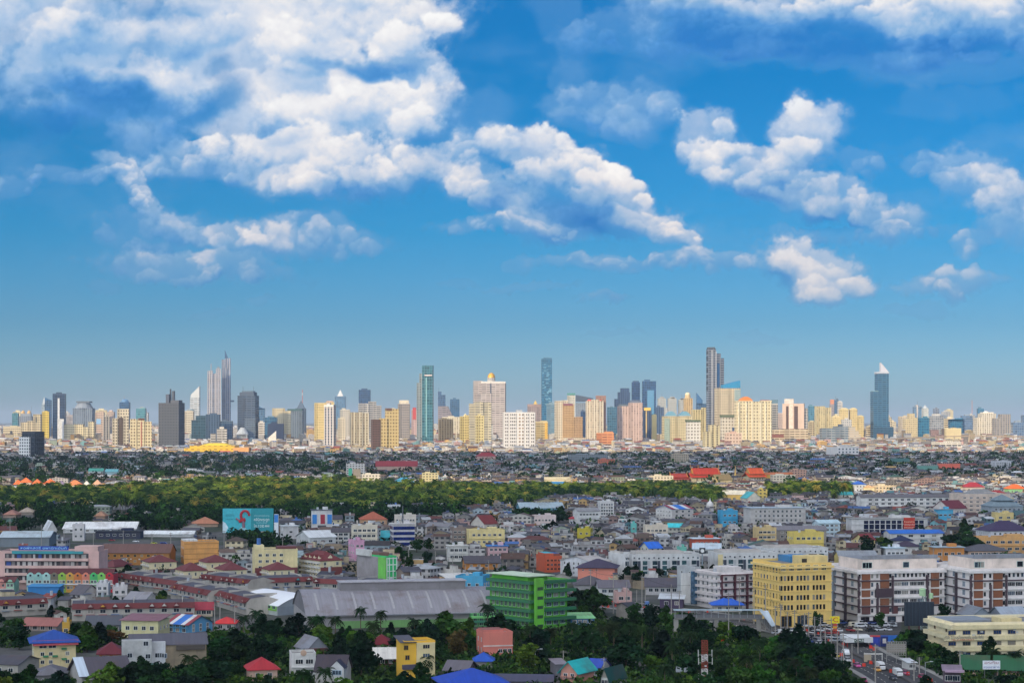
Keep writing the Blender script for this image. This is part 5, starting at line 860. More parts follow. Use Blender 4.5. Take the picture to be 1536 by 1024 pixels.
 b = B('sign_board', 'white board with red and blue lettering before the green roofs', 'sign', 1474, 1500, 990, 1026, '#e6e6ea', 'none', dep=.3, short='the white lettered board'); bpy.data.objects.remove(b.wall); o = b.sign('sign_panel', 1474, 1500, 990, 1003, plain('#e4e6ea'), y=0, lines=[('อรทัย', .62, '#8c3c50'), ('สวนอาหาร', .5, '#2f4a9c')])
 for px in (1477, 1497): b.box('post', b.x(px) - .1, b.x(px) + .1, 0, b.z(990), .01, .2, '#666666')
 b = B('roadside_shop', 'small purple fronted shop with a worn awning near the road', 'shop', 1417, 1448, 1001, 1030, '#5c4a58', 'shed', '#8c7a86', 8, -10, 1); b.pbox('awning', 1418, 1446, 1004, 1007, -2, -.01, '#b89ab0'); b.win(3, 1, 1.4, 1.6)
right_side()
def centre():
 B = Bld
 # big arched warehouse
 d = dist(943); ya = R(12); L = (gx(770, d) - gx(460, d)) / math.cos(ya); x0 = gx(460, d); o = link('warehouse', None, None, (x0 + L / 2 * math.cos(ya), d + L / 2 * math.sin(ya), 0), ya); tag(o, 'very long grey warehouse with a curved roof and raised ridge', 'warehouse'); hero('the long curved-roof warehouse', 418, 757, 890, 948, d); hw = gz(922, d); dp = 52.0
 MB().box(-L / 2, L / 2, 0, dp, 0, hw, 0).build('wall', paint('#a29e9e', .7, .2), o); MB().box(-L / 2 + 12, L / 2 + .1, -.35, -.02, 0, hw * .52).build('green_band', paint('#7fb56a', .7, .35), o)
 MB().box(-L / 2 + 2, L / 2 - 2, -2.2, -.021, hw - .6, hw - .1, bot=True).build('eave', roofing('#85868c'), o)
 m_ = MB(); n = 14; hr = 10.5; P = [(-1.2 + (dp + 2.4) * i / n, hw - .3 + hr * math.sin(math.pi * (.06 + .88 * i / n)) - hr * .187) for i in range(n + 1)]
 for (ya_, za), (yb_, zb) in zip(P, P[1:]):
  for k in range(14): xa, xb = -L / 2 - .5 + (L + 1) * k / 14, -L / 2 - .5 + (L + 1) * (k + 1) / 14; m_.face([(xa, ya_, za), (xb, ya_, za), (xb, yb_, zb), (xa, yb_, zb)])
  for xx, sg in ((-L / 2 + .02, 1), (L / 2 - .02, -1)): q = [(xx, ya_, hw - .1), (xx, yb_, hw - .1), (xx, yb_, zb - .05), (xx, ya_, za - .05)]; m_.face(q if sg > 0 else q[::-1], 1)
 m_.build('roof', [roofing('#8d8a90'), paint('#77757a')], o)
 for k in range(11):
  xx = -L / 2 + L * (k + .6) / 11; q = MB()
  for (ya_, za), (yb_, zb) in zip(P[1:6], P[2:6]): q.face([(xx, ya_, za + .06), (xx + .9, ya_, za + .06), (xx + .9, yb_, zb + .06), (xx, yb_, zb + .06)])
  q.build('skylight', plain('#a5a2a4', .5), o)
 za = hw + hr * .82; MB().box(-L * .31, L * .31, dp * .40, dp * .60, za - 1, za + 2.6, 0, 1).build('roof_vent', [paint('#8b878a'), roofing('#b3aeb0')], o); MB().box(-L * .315, L * .315, dp * .385, dp * .615, za + 2.61, za + 2.9, bot=True).build('vent_roof', roofing('#b0acae'), o)
 w2 = gx(757, d) - gx(688, d); MB().box(L / 2 - w2, L / 2 + .5, -5, -.4, 0, hw * .95).build('green_office', paint('#4f9a5a', .7, .25), o)
 for z in (.3, .62): MB().box(L / 2 - w2 - .3, L / 2 + .8, -6.2, -5.02, hw * z, hw * z + .9, bot=True).build('balcony', paint('#7fd07a' if z > .5 else '#2f7f60'), o)
 for z in (.1, .43, .74):
  for k in range(7): link('window', win_mesh(1.4, 1.4, '#9fc89a', '#26343c', 1), o, (L / 2 - w2 + w2 * (k + .6) / 7.2, -5.01, hw * z))
 # white arched hall
 d = dist(922); x0, x1 = gx(366, d), gx(498, d); L = x1 - x0; L = 27; o = link('arched_hall', None, None, (gx(455, d), d + 6, 0), R(35)); tag(o, 'white barrel roofed hall with a lime green side wall', 'hall'); hero('the white barrel-roofed hall', 366, 500, 880, 925, d); h0 = gz(908, d)
 dp = 40; m_ = MB(); P = [(-L / 2 * 1.02 + L * 1.04 * i / 16, h0 + 6.2 * math.sin(math.pi * (.1 + .8 * i / 16)) - 1.9) for i in range(17)]
 for (xa, za), (xb, zb) in zip(P, P[1:]): m_.face([(xa, -1, za), (xb, -1, zb), (xb, dp, zb), (xa, dp, za)]); m_.face([(xa, -.5, h0 - .3), (xb, -.5, h0 - .3), (xb, -.5, zb - .05), (xa, -.5, za - .05)], 1)
 m_.build('roof', [paint('#e9ebee', .6, .05), paint('#98a2aa')], o); MB().box(-L / 2, L / 2, -.4, dp, 0, h0).build('wall', paint('#8d98a2'), o); MB().box(-L / 2 - .4, -L / 2 - .02, 0, dp, 0, h0).build('side_wall', paint('#c8d0cc'), o); MB().box(-L / 2 - .6, -L / 2 - .41, 0, dp, h0 * .45, h0 * .92).build('green_band', paint('#8cd048'), o)
 for k in range(9): link('window', win_mesh(2.6, 1.2, '#9fc89a', '#22303a', 1), o, (-L / 2 - .62, dp * (k + .5) / 9, h0 * .68), R(-90))
 # bright green school
 b = B('school_building', 'bright green four-storey building with open galleries and outside stairs', 'school', 734, 852, 874, 944, '#6cc832', dep=26, yaw=40, short='the bright green school', mat=paint('#58b032', .75, .2)); fl = b.H / 5
 for j in range(1, 6):
  b.box('gallery', -b.W / 2, b.W / 2 + 3.2, j * fl - .5, j * fl + .7, -2.2, -.013, '#1f7048'); MB().box(-b.W / 2 - 2.2, -b.W / 2 - .013, -2.2, b.dep, j * fl - .5, j * fl + .7, bot=True).build('side_gallery', paint('#1f7048'), b.o)
 b.win(4, 5, 2.4, 1.5, (.22, .96), (.02, 1.0), frame='#cfe8e0', pane='#32465a', bars=2).win(9, 5, 1.5, 1.9, (.04, .97), (.02, 1.0), 'l', '#c9e0c0', '#33404a')
 b.box('stair_tower', -b.W / 2, -b.W / 2 + b.W * .22, 0, b.H + 2, -3.4, -2.21, '#70cc3a')
 for j in range(5): b.box('stair_opening', -b.W / 2 + .8, -b.W / 2 + b.W * .19, j * fl + fl * .25, j * fl + fl * .6, -3.46, -3.41, '#1f4a2c')
 MB().box(-b.W / 2 - 2, b.W / 2 * .2, -1.5, b.dep, b.H + 2.6, b.H + 2.9, bot=True).build('roof', paint('#cfe0c4'), b.o); MB().box(-b.W / 2 + .4, b.W / 2 * .1, 2, b.dep - 1, b.H + .02, b.H + 2.59).build('roof_storey', paint('#6cc83a'), b.o); b.dish(.3, .2)
 b = B('low_canopy', 'long blue fronted shed attached to the green school', 'shed', 850, 892, 922, 938, '#2d6fa0', 'shed', '#8fd08c', 12, 8, 1.4); b.win(4, 1, 1.4, 1.2)
 # green framed apartment
 b = B('office_block', 'bright green fronted block with white grid lines, grey balconies at its side', 'office block', 531, 594, 836, 876, '#2fae62', dep=30, yaw=34, short='the green white-gridded block', mat=paint('#34c070', .7, .12))
 for t in (0.0, .24, .62, .98): b.box('white_line', -b.W / 2 + b.W * t, -b.W / 2 + b.W * t + .5, 0, b.H, -.3, -.012, '#e8f0e6')
 for j in range(5): b.box('white_line', -b.W / 2, b.W / 2, j * b.H / 4.2, j * b.H / 4.2 + .45, -.32, -.014, '#e8f0e6')
 MB().box(-b.W / 2 - .5, -b.W / 2 - .013, b.dep * .25, b.dep, 0, b.H).build('grey_side', paint('#a09a9c'), b.o); MB().box(-b.W / 2 - .8, -b.W / 2 - .014, .1, b.dep * .24, 0, b.H).build('lime_side', paint('#78d058'), b.o)
 b.win(6, 4, 1.8, 1.5, (.27, .98), face='l', pane='#2a3036'); b.roofbox(.0, 1.0, 2.2, '#7c5a4e', .25, .9, 'roof_shed', '#6a4c44').roofbox(-.25, .1, 3.2, '#d8d8d4', .5, .98)
 # maroon and cream apartment hotel
 b = B('apartment_block', 'cream block with maroon lower floors and dormered maroon roof', 'apartment block', 445, 511, 826, 869, '#e8dab0', 'hip', '#6e2f32', 24, 32, 4.6, short='the dormered maroon block'); b.box('brick_base', -b.W / 2, b.W / 2, 0, b.H * .66, -.25, -.012, '#7c3634'); b.win(3, 4, 1.3, 1.6, pane='#222a32', skip=.3); b.win(6, 4, 1.4, 1.5, face='l')
 for j in range(1, 5): MB().box(-b.W / 2 - 1.1, -b.W / 2 - .013, 0, b.dep, j * b.H / 4 - 1.5, j * b.H / 4 - .5, bot=True).build('side_balcony', paint('#dcd8d0'), b.o)
 for k in range(4): MB().gable(-1.1, 1.1, -.5, 1.8, 1.6, 1.0, 0, 1, .2, 'y').box(-1.1, 1.1, -.5, 1.8, 0, 1.6, 1).build('dormer', [roofing('#6e2f32', 'tile'), paint('#efe2c0')], b.o, (-b.W / 2 + 1.2, b.dep * (k + .6) / 4.4, b.H + .5), R(-90))
 MB().gable(-1.2, 1.2, -.5, 2.5, 1.7, 1.1, 0, 1, .2, 'y').box(-1.2, 1.2, -.5, 2.5, 0, 1.7, 1).build('dormer', [roofing('#6e2f32', 'tile'), paint('#efe2c0')], b.o, (0, 1.6, b.H + .6))
 # cream L shaped and its maroon neighbours
 b = B('apartment_block', 'cream building with maroon ground floor and a small water tower', 'apartment block', 372, 445, 826, 868, '#e9d9a4', 'flat', dep=18, yaw=12, short='the cream building with a water tower'); b.box('maroon_base', -b.W / 2, b.W / 2, 0, b.H * .4, -.3, -.012, '#77363a'); b.win(4, 4, 1.6, 1.3, (.04, .7)); b.roofbox(.0, .22, 3, '#eadcaa', .1, .6); MB().cyl(-b.W / 2 + 2.5, 6, 1.1, b.H + 3.0, b.H + 6.5, 0, 10).build('water_tower', plain('#3f6cae'), b.o); b.roofbox(.55, 1, 1.8, '#6e3a3a', .3, .9, 'maroon_roof', '#6a3034')
 for k, (x0, x1, yt, yb, yw, lab) in enumerate(((387, 440, 843, 874, 22, 'maroon roofed villa below the cream building with a water tower'), (206, 262, 832, 862, 24, 'maroon roofed villa row nearest the brown-orange long building'), (256, 308, 844, 877, 26, 'maroon roofed villa with three slim windows on its cream upper wall'), (292, 346, 832, 866, 24, 'maroon roofed villa directly below the orange block'), (316, 368, 843, 875, 26, 'maroon roofed villa with a cream gable, largest of its cluster'), (150, 190, 839, 866, -24, 'maroon roofed house half hidden by the dark tree'))):
  b = B('villa', lab, 'house', x0, x1, yt, yb, '#eadcb4', 'hip', '#6c3236', 16, yw, 3.6, group='maroon roofed villas'); b.box('brick_base', -b.W / 2, b.W / 2, 0, b.H * .45, -.22, -.012, '#6a2a30'); b.win(3, 1, .8, 1.6, (.08, .92), (.52, .98)).win(3, 2, 1.4, 1.5, face='l')
  for j in (0, 1): MB().box(-b.W / 2 - 1, -b.W / 2 - .013, 0, b.dep, b.H * (.2 + .45 * j), b.H * (.32 + .45 * j), bot=True).build('side_balcony', paint('#d8d2c8'), b.o)
 # salmon, orange, white blocks
 b = B('building', 'plain salmon pink building under a dark hip roof', 'building', 867, 929, 838, 872, '#e08a6c', 'hip', '#423a50', 18, -8, 4.2, over=1.4, short='the salmon pink building', mat=paint('#e6907a', .8, .12)); b.win(3, 1, .8, .6, (.05, .6), (.72, .95)); b.box('pilaster', 0, .3, 0, b.H, -.2, -.01, '#c87660')
 b = B('apartment_block', 'bright orange red block with a teal roof shed', 'apartment block', 805, 843, 836, 858, '#cf5a34', dep=20, yaw=14, short='the orange-red block'); b.win(4, 3, 1.4, 1.2, pane='#3a2420', frame='#e07a50').roofbox(0, .55, 2.4, '#c85a38', .1, .8, 'teal_roof', '#3fb8c8').roofbox(.56, 1, 2.0, '#8a4a3a', .2, .9, 'blue_roof', '#2c5ea0')
 b = B('apartment_block', 'white three-storey block with a slanted roof right of the orange one', 'apartment block', 842, 917, 833, 866, '#dcdcdf', 'gx', '#b9b2ac', 26, 40, 2.5, short='the white slant-roofed block'); b.win(3, 3, 1.2, 1.4).win(6, 3, 1.2, 1.3, face='l'); b.box('dark_stair_bay', -b.W / 2 + .4, -b.W / 2 + 3.4, .1, b.H - .5, -.5, -.012, '#3a4258')
 # modern white townhouse rows
 for k, (x0, x1, yt, yb, n, lab) in enumerate(((938, 1052, 833, 864, 7, 'modern white townhouse row with dark glass bays left of the clock mast'), (1067, 1166, 831, 862, 6, 'modern white townhouse row with one cream end bay'), (1140, 1245, 824, 850, 6, 'modern white townhouse row behind the tall yellow building'), (916, 944, 833, 866, 2, 'narrow white townhouse pair beside the salmon pink building'))):
  b = B('townhouse_row', lab, 'townhouses', x0, x1, yt, yb, '#dcdcda', dep=20, yaw=(10 if k != 3 else 24), short=('the first white townhouse row', 'the cream-ended townhouse row', 'the townhouse row behind the yellow building', 'the narrow townhouse pair')[k]); n = max(n, 1); u = b.W / n
  for i in range(n):
   x = -b.W / 2 + u * i; dk = i % 2 == 0
   b.box('glass_bay', x + u * .12, x + u * .58, .3, b.H * .74, -.35, -.012, glass('#2f4048' if dk else '#3f5c60'))
   b.box('dark_bay', x + u * .62, x + u * .9, .3, b.H * .74, -.2, -.011, '#3c4656' if dk else '#c4c6c8')
   for z in (.25, .5): b.box('white_rail', x + u * .1, x + u * .6, b.H * z, b.H * z + .45, -.7, -.36, '#e4e6e6')
   link('window', win_mesh(.8, .9, '#b8bcc0', '#20262e', 0), b.o, (x + u * .76, 0, b.H * .82)); b.box('air_conditioner', x + u * .2, x + u * .34, b.H * .86, b.H * .93, -.5, -.012, '#6c7076')
  if k == 1: b.box('cream_end_bay', -b.W / 2, -b.W / 2 + u * .5, .05, b.H, -.8, -.71, '#ead7a0')
  b.roofbox(.1, .8, 1.8, '#cfc9c2', .3, .95, 'roof', '#b8aca2')
 d = dist(866); o = link('clock_mast', None, None, (gx(1053.5, d), d, 0)); tag(o, 'tall steel mast with a square dark lamp head and white emblem', 'mast'); MB().bar((0, 0, 0), (0, 0, gz(828, d)), .35).build('pole', plain('#8b98a0'), o); s_ = MB().box(-1.6, 1.6, -.4, .4, gz(830, d), gz(821, d), bot=True).build('lamp_head', plain('#3a3d40'), o); MB().cyl(0, 0, 1.0, 0, .1, 0, 14).build('emblem', plain('#e6e6e2'), o, (0, -.42, gz(825.5, d))).rotation_euler = (R(90), 0, 0); hero('the steel mast with a square head', 1049, 1058, 821, 865, d)
 # left middle
 b = B('apartment_block', 'long pink four-storey apartment block with a blue sign on its roof', 'apartment block', -4, 151, 829, 884, '#dcb4ac', dep=18, yaw=-3, short='the long pink apartment block', mat=paint('#e0b8b0', .8, .2)); fl = b.H / 5
 for j in range(1, 5): b.box('balcony', -b.W / 2 + 3, b.W / 2 - 5, j * fl - .3, j * fl + 1.0, -1.6, -.013, '#e4c0b6'); b.box('dark_gallery', -b.W / 2 + 3.2, b.W / 2 - 5.2, j * fl + 1.01, j * fl + fl - .32, -.1, -.014, '#3c3a42')
 rs = random.Random(8)
 for j in range(1, 5):
  for k in range(15): b.box('door' if k % 3 else 'curtain', -b.W / 2 + 4 + k * (b.W - 10) / 15, -b.W / 2 + 4 + k * (b.W - 10) / 15 + rs.uniform(.8, 2.4), j * fl + 1.02, j * fl + fl * .8, -.3, -.101, rs.choice(['#b9b4b0', '#8a8684', '#c8c2bc', '#2f58a8', '#d8d4d0', '#7a6a66']))
 b.sign('roof_sign', 26, 102, 819, 825, plain('#1f46a8'), 'หอพักสตรี อพาร์ทเม้นท์', '#a8dcf4', .5); b.pbox('teal_awning', 18, 126, 826, 830, -2.2, -1.3, '#38a0a8'); b.roofbox(.75, .98, 3.2, '#e0b8b0', .1, .8)
 b = B('long_building', 'brown-orange two-storey building under a long brown roof', 'building', 151, 254, 815, 847, '#b87a34', 'gx', '#6a4a44', 22, 0, 4.5, short='the brown-orange long building'); b.win(9, 2, 1.5, 1.4, frame='#caa05c').acs(12, (.3, .5)); b.pbox('white_board', 228, 236, 833, 838, -.3, -.01, '#d8d4ce')
 b = B('apartment_block', 'plain orange block with antennas along its roof', 'apartment block', 264, 326, 814, 846, '#e8a75c', dep=18, yaw=16, short='the plain orange block'); b.win(3, 2, .8, .9, face='l'); b.roofbox(.0, .4, 1.8, '#e8e6e2', .1, .9, 'white_roof', '#e0e2e2')
 for k in range(4): b.box('brown_line', -b.W / 2, b.W / 2, b.H * (k + 1) / 4.2, b.H * (k + 1) / 4.2 + .25, -.12, -.011, '#a86a34')
 for k in range(9): MB().bar((-b.W / 2 + b.W * k / 8.5 + .5, 1, b.H), (-b.W / 2 + b.W * k / 8.5 + .5, 1, b.H + 2.2), .1).build('antenna', plain('#777777'), b.o)
 # colourful arched shop row
 x = 40.0; cols = [('#a8d4cc', 'pale teal'), ('#9fd0c8', 'pale aqua'), ('#b4dcd4', 'pale mint'), ('#7c7460', 'grey olive'), ('#9cc84a', 'yellow green'), ('#e0a848', 'ochre'), ('#dc8040', 'orange'), ('#e88a70', 'coral'), ('#4cc470', 'bright green'), ('#8ad868', 'lime green'), ('#c8283a', 'bright red')]
 for k, (c, nm) in enumerate(cols):
  x1 = x + (130.0 - 0) / 11; b = B('shophouse', f'{nm} arched shophouse in the colourful row before the pink block', 'shophouse', x, x1, 861, 888, c, 'none', dep=12, short=f'the {nm} arched shophouse', group='colourful arched shophouses')
  MB().cyl(0, 0, b.W * .36, 0, .5, 0, 16).build('arched_gable', paint(c), b.o, (0, .2, b.H - .4)).rotation_euler = (R(90), 0, 0); MB().cyl(0, 0, b.W * .14, 0, .1, 0, 14).build('arched_window', glass('#3a444c'), b.o, (0, -.32, b.H - .5)).rotation_euler = (R(90), 0, 0)
  b.win(2, 2, 1.1, 1.3, (.1, .9), (.1, .75), pane='#222a30').bands(1, '#e4e2dc', .6, .8, (.42, 1)); MB().face([(-b.W / 2, .3, b.H + .2), (b.W / 2, .3, b.H + .2), (b.W / 2, 6, b.H + 2.6), (-b.W / 2, 6, b.H + 2.6)]).face([(b.W / 2, 12, b.H + .2), (-b.W / 2, 12, b.H + .2), (-b.W / 2, 6.01, b.H + 2.6), (b.W / 2, 6.01, b.H + 2.6)]).build('roof', roofing('#5c2c30', 'tile'), b.o); x = x1
 for k, (a, e, c, nm) in enumerate(((-6, 9, '#e0988c', 'pink'), (9, 21, '#9fd0b0', 'mint'))):
  b = B('shophouse', f'{nm} arched shophouse at the frame edge below the pink block', 'shophouse', a, e, 864, 894, c, 'gx', '#5c2c30', 10, 0, 2, group='arched shophouses at the frame edge'); b.win(2, 2, 1, 1.3).bands(1, '#d8d4cc', .6, .7, (.45, 1)); MB().cyl(0, 0, b.W * .3, 0, .5, 0, 14).build('arched_gable', paint(c), b.o, (0, .2, b.H - .3)).rotation_euler = (R(90), 0, 0)
 b = B('shed', 'low shed with a bright blue wall below the colourful row', 'shed', 41, 90, 877, 893, '#2f86c8', 'shed', '#3a8cc4', 8, -4, .8, short='the bright blue shed')
centre()
def front():
 B = Bld
 b = B('house', 'cream four-storey house with a blue hip roof and red awning', 'house', 33, 110, 945, 1003, '#ecd9a4', 'hip', '#1f4a9c', 15, 16, 3.6, short='the blue-roofed cream house', over=1.6); b.win(2, 1, 2.4, 1.0, (.1, .55), (.74, .98)).win(4, 2, 1.1, 1.1, (.1, .9), (.1, .72), skip=.3).win(2, 3, 1.2, 1.6, face='l'); MB().face([(-b.W / 2 - .5, -2.0, b.H * .93), (b.W / 2 + .8, -2.0, b.H * .93), (b.W / 2 + .8, -.02, b.H + .9), (-b.W / 2 - .5, -.02, b.H + .9)]).face([(-b.W / 2 - .5, -2.0, b.H * .93 - .1), (-b.W / 2 - .5, -.02, b.H + .8), (b.W / 2 + .8, -.02, b.H + .8), (b.W / 2 + .8, -2.0, b.H * .93 - .1)]).build('red_awning', roofing('#a8444c'), b.o)
 for t, z in ((.28, .34), (.5, .34), (.72, .62), (.72, .22)): MB().face([(-.9, -.9, 0), (.9, -.9, 0), (.9, -.02, .6), (-.9, -.02, .6)]).build('green_awning', paint('#2f8a5c'), b.o, (-b.W / 2 + b.W * t, 0, b.H * z + 1.0))
 b = B('grey_house', 'stained grey flat house cut off by the frame edge', 'house', -14, 42, 982, 1016, '#b4aea4', 'gx', '#4a4850', 16, -12, 2.0, short='the stained grey house'); b.win(2, 1, 1.5, 1.3)
 b = B('low_house', 'low house with a patched dark roof and one white strip', 'house', 88, 190, 985, 1034, '#b7b3ae', 'gx', '#504a54', 18, 24, 4.6, short='the patched dark-roofed house', over=1.0); b.win(3, 1, 1.8, 1.0); MB().face([(-b.W / 2 - 1.1, -1.1, b.H - .36), (-b.W / 2 + 2.2, -1.1, b.H - .36), (-b.W / 2 + 2.2, 9, b.H + 4.75), (-b.W / 2 - 1.1, 9, b.H + 4.75)]).build('white_strip', roofing('#c4d0dc'), b.o)
 b = B('round_shed', 'low grey shed with rounded roof beside the patched dark roof', 'shed', 40, 96, 998, 1028, '#7e7c7c', 'hip', '#6c6a70', 16, 10, 2.2, rk='metal'); b.win(2, 1, 1, .8)
 b = B('apartment_house', 'weathered white and bare brick building with dark grey roofs', 'apartment block', 181, 306, 950, 1009, '#a79c8c', 'gx', '#565560', 16, 12, 2.8, short='the weathered grey building', mat=paint('#a8987e', .9, .75)); b.pbox('white_wing', 183, 226, 958, 1008, -4.5, -.012, paint('#c8c8c6', .8, .45)); b.pbox('white_bay', 226, 246, 962, 1006, -2.2, -.013, paint('#d2d4d6', .8, .3)); b.pbox('dark_balcony', 262, 304, 968, 975, -1.6, -.013, '#4e4640')
 for px, py in ((190, 983), (190, 995), (213, 966), (216, 985), (230, 985), (236, 985), (240, 986)): link('window', win_mesh(1.5, 1.4, '#c4c8ca', '#2a3038', 1), b.o, (b.x(px) + 1, -4.52 if px < 226 else -2.22, b.z(py)))
 b.pbox('green_awning', 204, 236, 992, 994, -7, -4.6, '#3f7468').name = 'green_awning'
 b = B('house', 'small house with a maroon hip roof and orange walls', 'house', 141, 183, 963, 992, '#d0813c', 'hip', '#6c2430', 11, 10, 3.6, over=1.2, short='the maroon-hipped house'); b.win(2, 1, 2.2, 1.3, pane='#33202a')
 b = B('house', 'pinkish house with a bright red hip roof at the bottom', 'house', 363, 415, 986, 1022, '#dcb8a4', 'hip', '#b02a34', 11, 14, 3.4, over=1.0, short='the red-roofed house'); b.win(2, 1, 1.3, 1.4)
 b = B('house', 'white two-storey house with a fancy parapet among trees', 'house', 429, 473, 983, 1018, '#dcdad6', dep=10, yaw=10, short='the white parapet house'); b.win(2, 2, 2.3, 1.4, (.12, .95), pane='#262c34', bars=2).bands(1, '#e6e4e0', .4, .7, (.48, 1), name='ledge'); MB().cyl(0, 0, 1.0, 0, .5, 0, 14).build('parapet_crest', paint('#c8a890'), b.o, (0, .2, b.H + .9)).rotation_euler = (R(90), 0, 0)
 b = B('house', 'house with a steep dark roof and white gabled porch', 'house', 472, 522, 981, 1032, '#d8d4d0', 'gx', '#352c38', 12, -6, 4.4, short='the steep dark-roofed house'); b.pbox('gabled_porch', 498, 519, 998, 1032, -3.6, -.012, '#dcdcda'); MB().gable(b.x(498), b.x(519), -3.6, 1, b.z(998), 2.2, 0, 1, .3, 'y').build('porch_roof', [roofing('#352c38'), paint('#e0e0de')], b.o); link('window', win_mesh(2.8, 1.3, '#b8cfe0', '#1d2630', 2), b.o, (b.x(508.5), -3.62, b.z(1009))); b.box('porch_arch', b.x(501), b.x(516), 0, b.z(1019), -3.66, -3.61, '#1e1c20')
 b = B('house', 'grey gabled house with a dark red porch among the trees', 'house', 438, 490, 953, 984, '#c4c6ca', 'gy', '#84868e', 13, 26, 3.8, gw='#8e959e', short='the grey gabled house'); b.win(2, 1, .8, 1.8, face='l'); b.pbox('red_porch', 458, 488, 972, 980, -1.5, -.01, '#5c2028')
 b = B('house', 'small house with a dark red hip roof behind the bright yellow house', 'house', 556, 586, 955, 976, '#c8b8ac', 'hip', '#741824', 9, 0, 3.2, over=1, short='the dark red hipped house')
 b = B('house', 'white roofed open house left of the bright yellow house', 'house', 560, 594, 970, 1000, '#5a2420', 'gx', '#dcd6cc', 10, 8, 2.6, over=1.4); b.win(2, 1, 1.2, 1.2)
 b = B('house', 'narrow bright yellow three-storey house with a dark sloping roof', 'house', 592, 652, 965, 1024, '#e6b43a', 'flat', dep=10, yaw=18, short='the bright yellow house', mat=paint('#ecb93c', .75, .12)); b.pbox('cream_bay', 624, 651, 964, 1020, -.8, -.012, '#ecd7a0'); link('window', win_mesh(2.2, 1.2, '#d8c890', '#2c2a34', 2), b.o, (b.x(638), -.82, b.z(972.5))); link('window', win_mesh(2.2, 1.2, '#d8c890', '#2c2a34', 2), b.o, (b.x(638), -.82, b.z(986)))
 for px, py in ((609, 974), (611, 989)): link('window', win_mesh(1.3, 1.4, '#b89038', '#20242a', 1), b.o, (b.x(px), 0, b.z(py)))
 b.pbox('dark_balcony', 603, 626, 996, 1003, -1.5, -.012, '#4c4658'); MB().face([(b.x(600), -.8, b.H + .5), (b.x(624), -.8, b.H + .5), (b.x(624), 9, b.H + 1.9), (b.x(600), 9, b.H + 1.9)]).face([(b.x(600), -.8, b.H + .35), (b.x(600), 9, b.H + 1.75), (b.x(624), 9, b.H + 1.75), (b.x(624), -.8, b.H + .35)]).build('roof', roofing('#55535c'), b.o)
 b = B('house', 'pink flat roofed house with a white belt line', 'house', 714, 769, 951, 986, '#d87a6c', dep=11, yaw=14, short='the pink flat house', mat=paint('#dc8070', .8, .12)); b.box('white_belt', -b.W / 2 - .1, b.W / 2 + .1, b.H * .48, b.H * .53, -.15, -.012, '#ecdcd4'); b.win(2, 2, .8, 1.4, face='l'); b.roofbox(.0, .72, 1.6, '#d87a6c', .05, .8, 'roof_storey', '#9a5a50'); b.win(3, 1, 1.2, 1.2, (.5, .98), (.1, .45))
 b = B('house', 'house with a broad bright blue roof at the bottom edge', 'house', 652, 760, 1003, 1042, '#8c8a94', 'hip', '#1f4ab4', 18, 12, 4.0, over=1.6, short='the broad blue roof')
 b = B('house', 'low grey roofed house just above the broad blue roof', 'house', 668, 712, 991, 1014, '#8a7c80', 'gx', '#67636c', 10, -16, 2.4, over=1)
 b = B('house', 'small blue hip roof peeking from trees below the pink house', 'house', 712, 738, 984, 1002, '#b8b4b0', 'hip', '#2456b8', 8, 0, 2.6, over=1)
 b = B('house', 'pink house under a bright turquoise gable roof', 'house', 842, 893, 988, 1024, '#e0a08c', 'gy', '#2fbcb8', 12, -30, 3.0, over=1.0, gw='#dc9a86', short='the turquoise-roofed house'); b.win(2, 1, 1.2, 1.5); b.bands(1, '#c89080', .5, .6, (.4, 1))
 b = B('shed', 'grey lean-to shed left of the turquoise roof', 'shed', 826, 850, 991, 1016, '#77737a', 'shed', '#8a8086', 8, 14, 1)
 b = B('house', 'small house with a cobalt blue roof right of the turquoise one', 'house', 880, 916, 987, 1014, '#c9c9cc', 'gx', '#2447a8', 9, -24, 2.4, gw='#d8d8d6'); b.win(2, 1, .9, .9)
 b = B('house', 'white gabled house with a dark green roof', 'house', 902, 940, 998, 1030, '#d4d4cc', 'gy', '#1f4a3c', 13, -28, 3.0, gw='#a8a094', short='the dark green gabled house'); b.win(2, 1, 1.0, 1.2)
 b = B('long_shed', 'long blue and grey low roof near the bottom edge', 'shed', 742, 832, 1013, 1032, '#6c6872', 'gx', '#46465c', 9, -6, 1.6)
 b = B('notice_board', 'pale signboard standing alone in the trees', 'sign', 1014, 1032, 999, 1014, '#c4c8cc', 'none', dep=.3); b.wall.scale.z = .55; b.wall.location.z = b.H * .45
 for t in (-.4, .4): b.box('post', b.W * t - .12, b.W * t + .12, 0, b.H * .5, .01, .2, '#666666')
 # red and white telecom mast
 d = 615; o = link('telecom_mast', None, None, (gx(1057, d), d, 0)); tag(o, 'red and white lattice telecom mast with white panel antennas', 'mast'); hero('the red and white telecom mast', 1046, 1068, 957, 1024, d); zt = gz(960, d)
 for k in range(8):
  za, zb = zt * k / 8, zt * (k + 1) / 8; f = MB(); r = .85
  for sx, sy in ((-1, -1), (1, -1), (1, 1), (-1, 1)): f.bar((sx * r, sy * r, za), (sx * r, sy * r, zb), .09)
  for q in range(3):
   z0, z1 = za + (zb - za) * q / 3, za + (zb - za) * (q + 1) / 3
   for s_ in (-1, 1): f.bar((-r, s_ * r, z0), (r, s_ * r, z1), .07); f.bar((s_ * r, r, z0), (s_ * r, -r, z1), .07); f.bar((-r, s_ * r, z1), (r, s_ * r, z1), .06)
  f.build('lattice_section', plain('#8c3a26' if k in (7, 6, 4, 2, 0) else '#d4ccc8'), o)
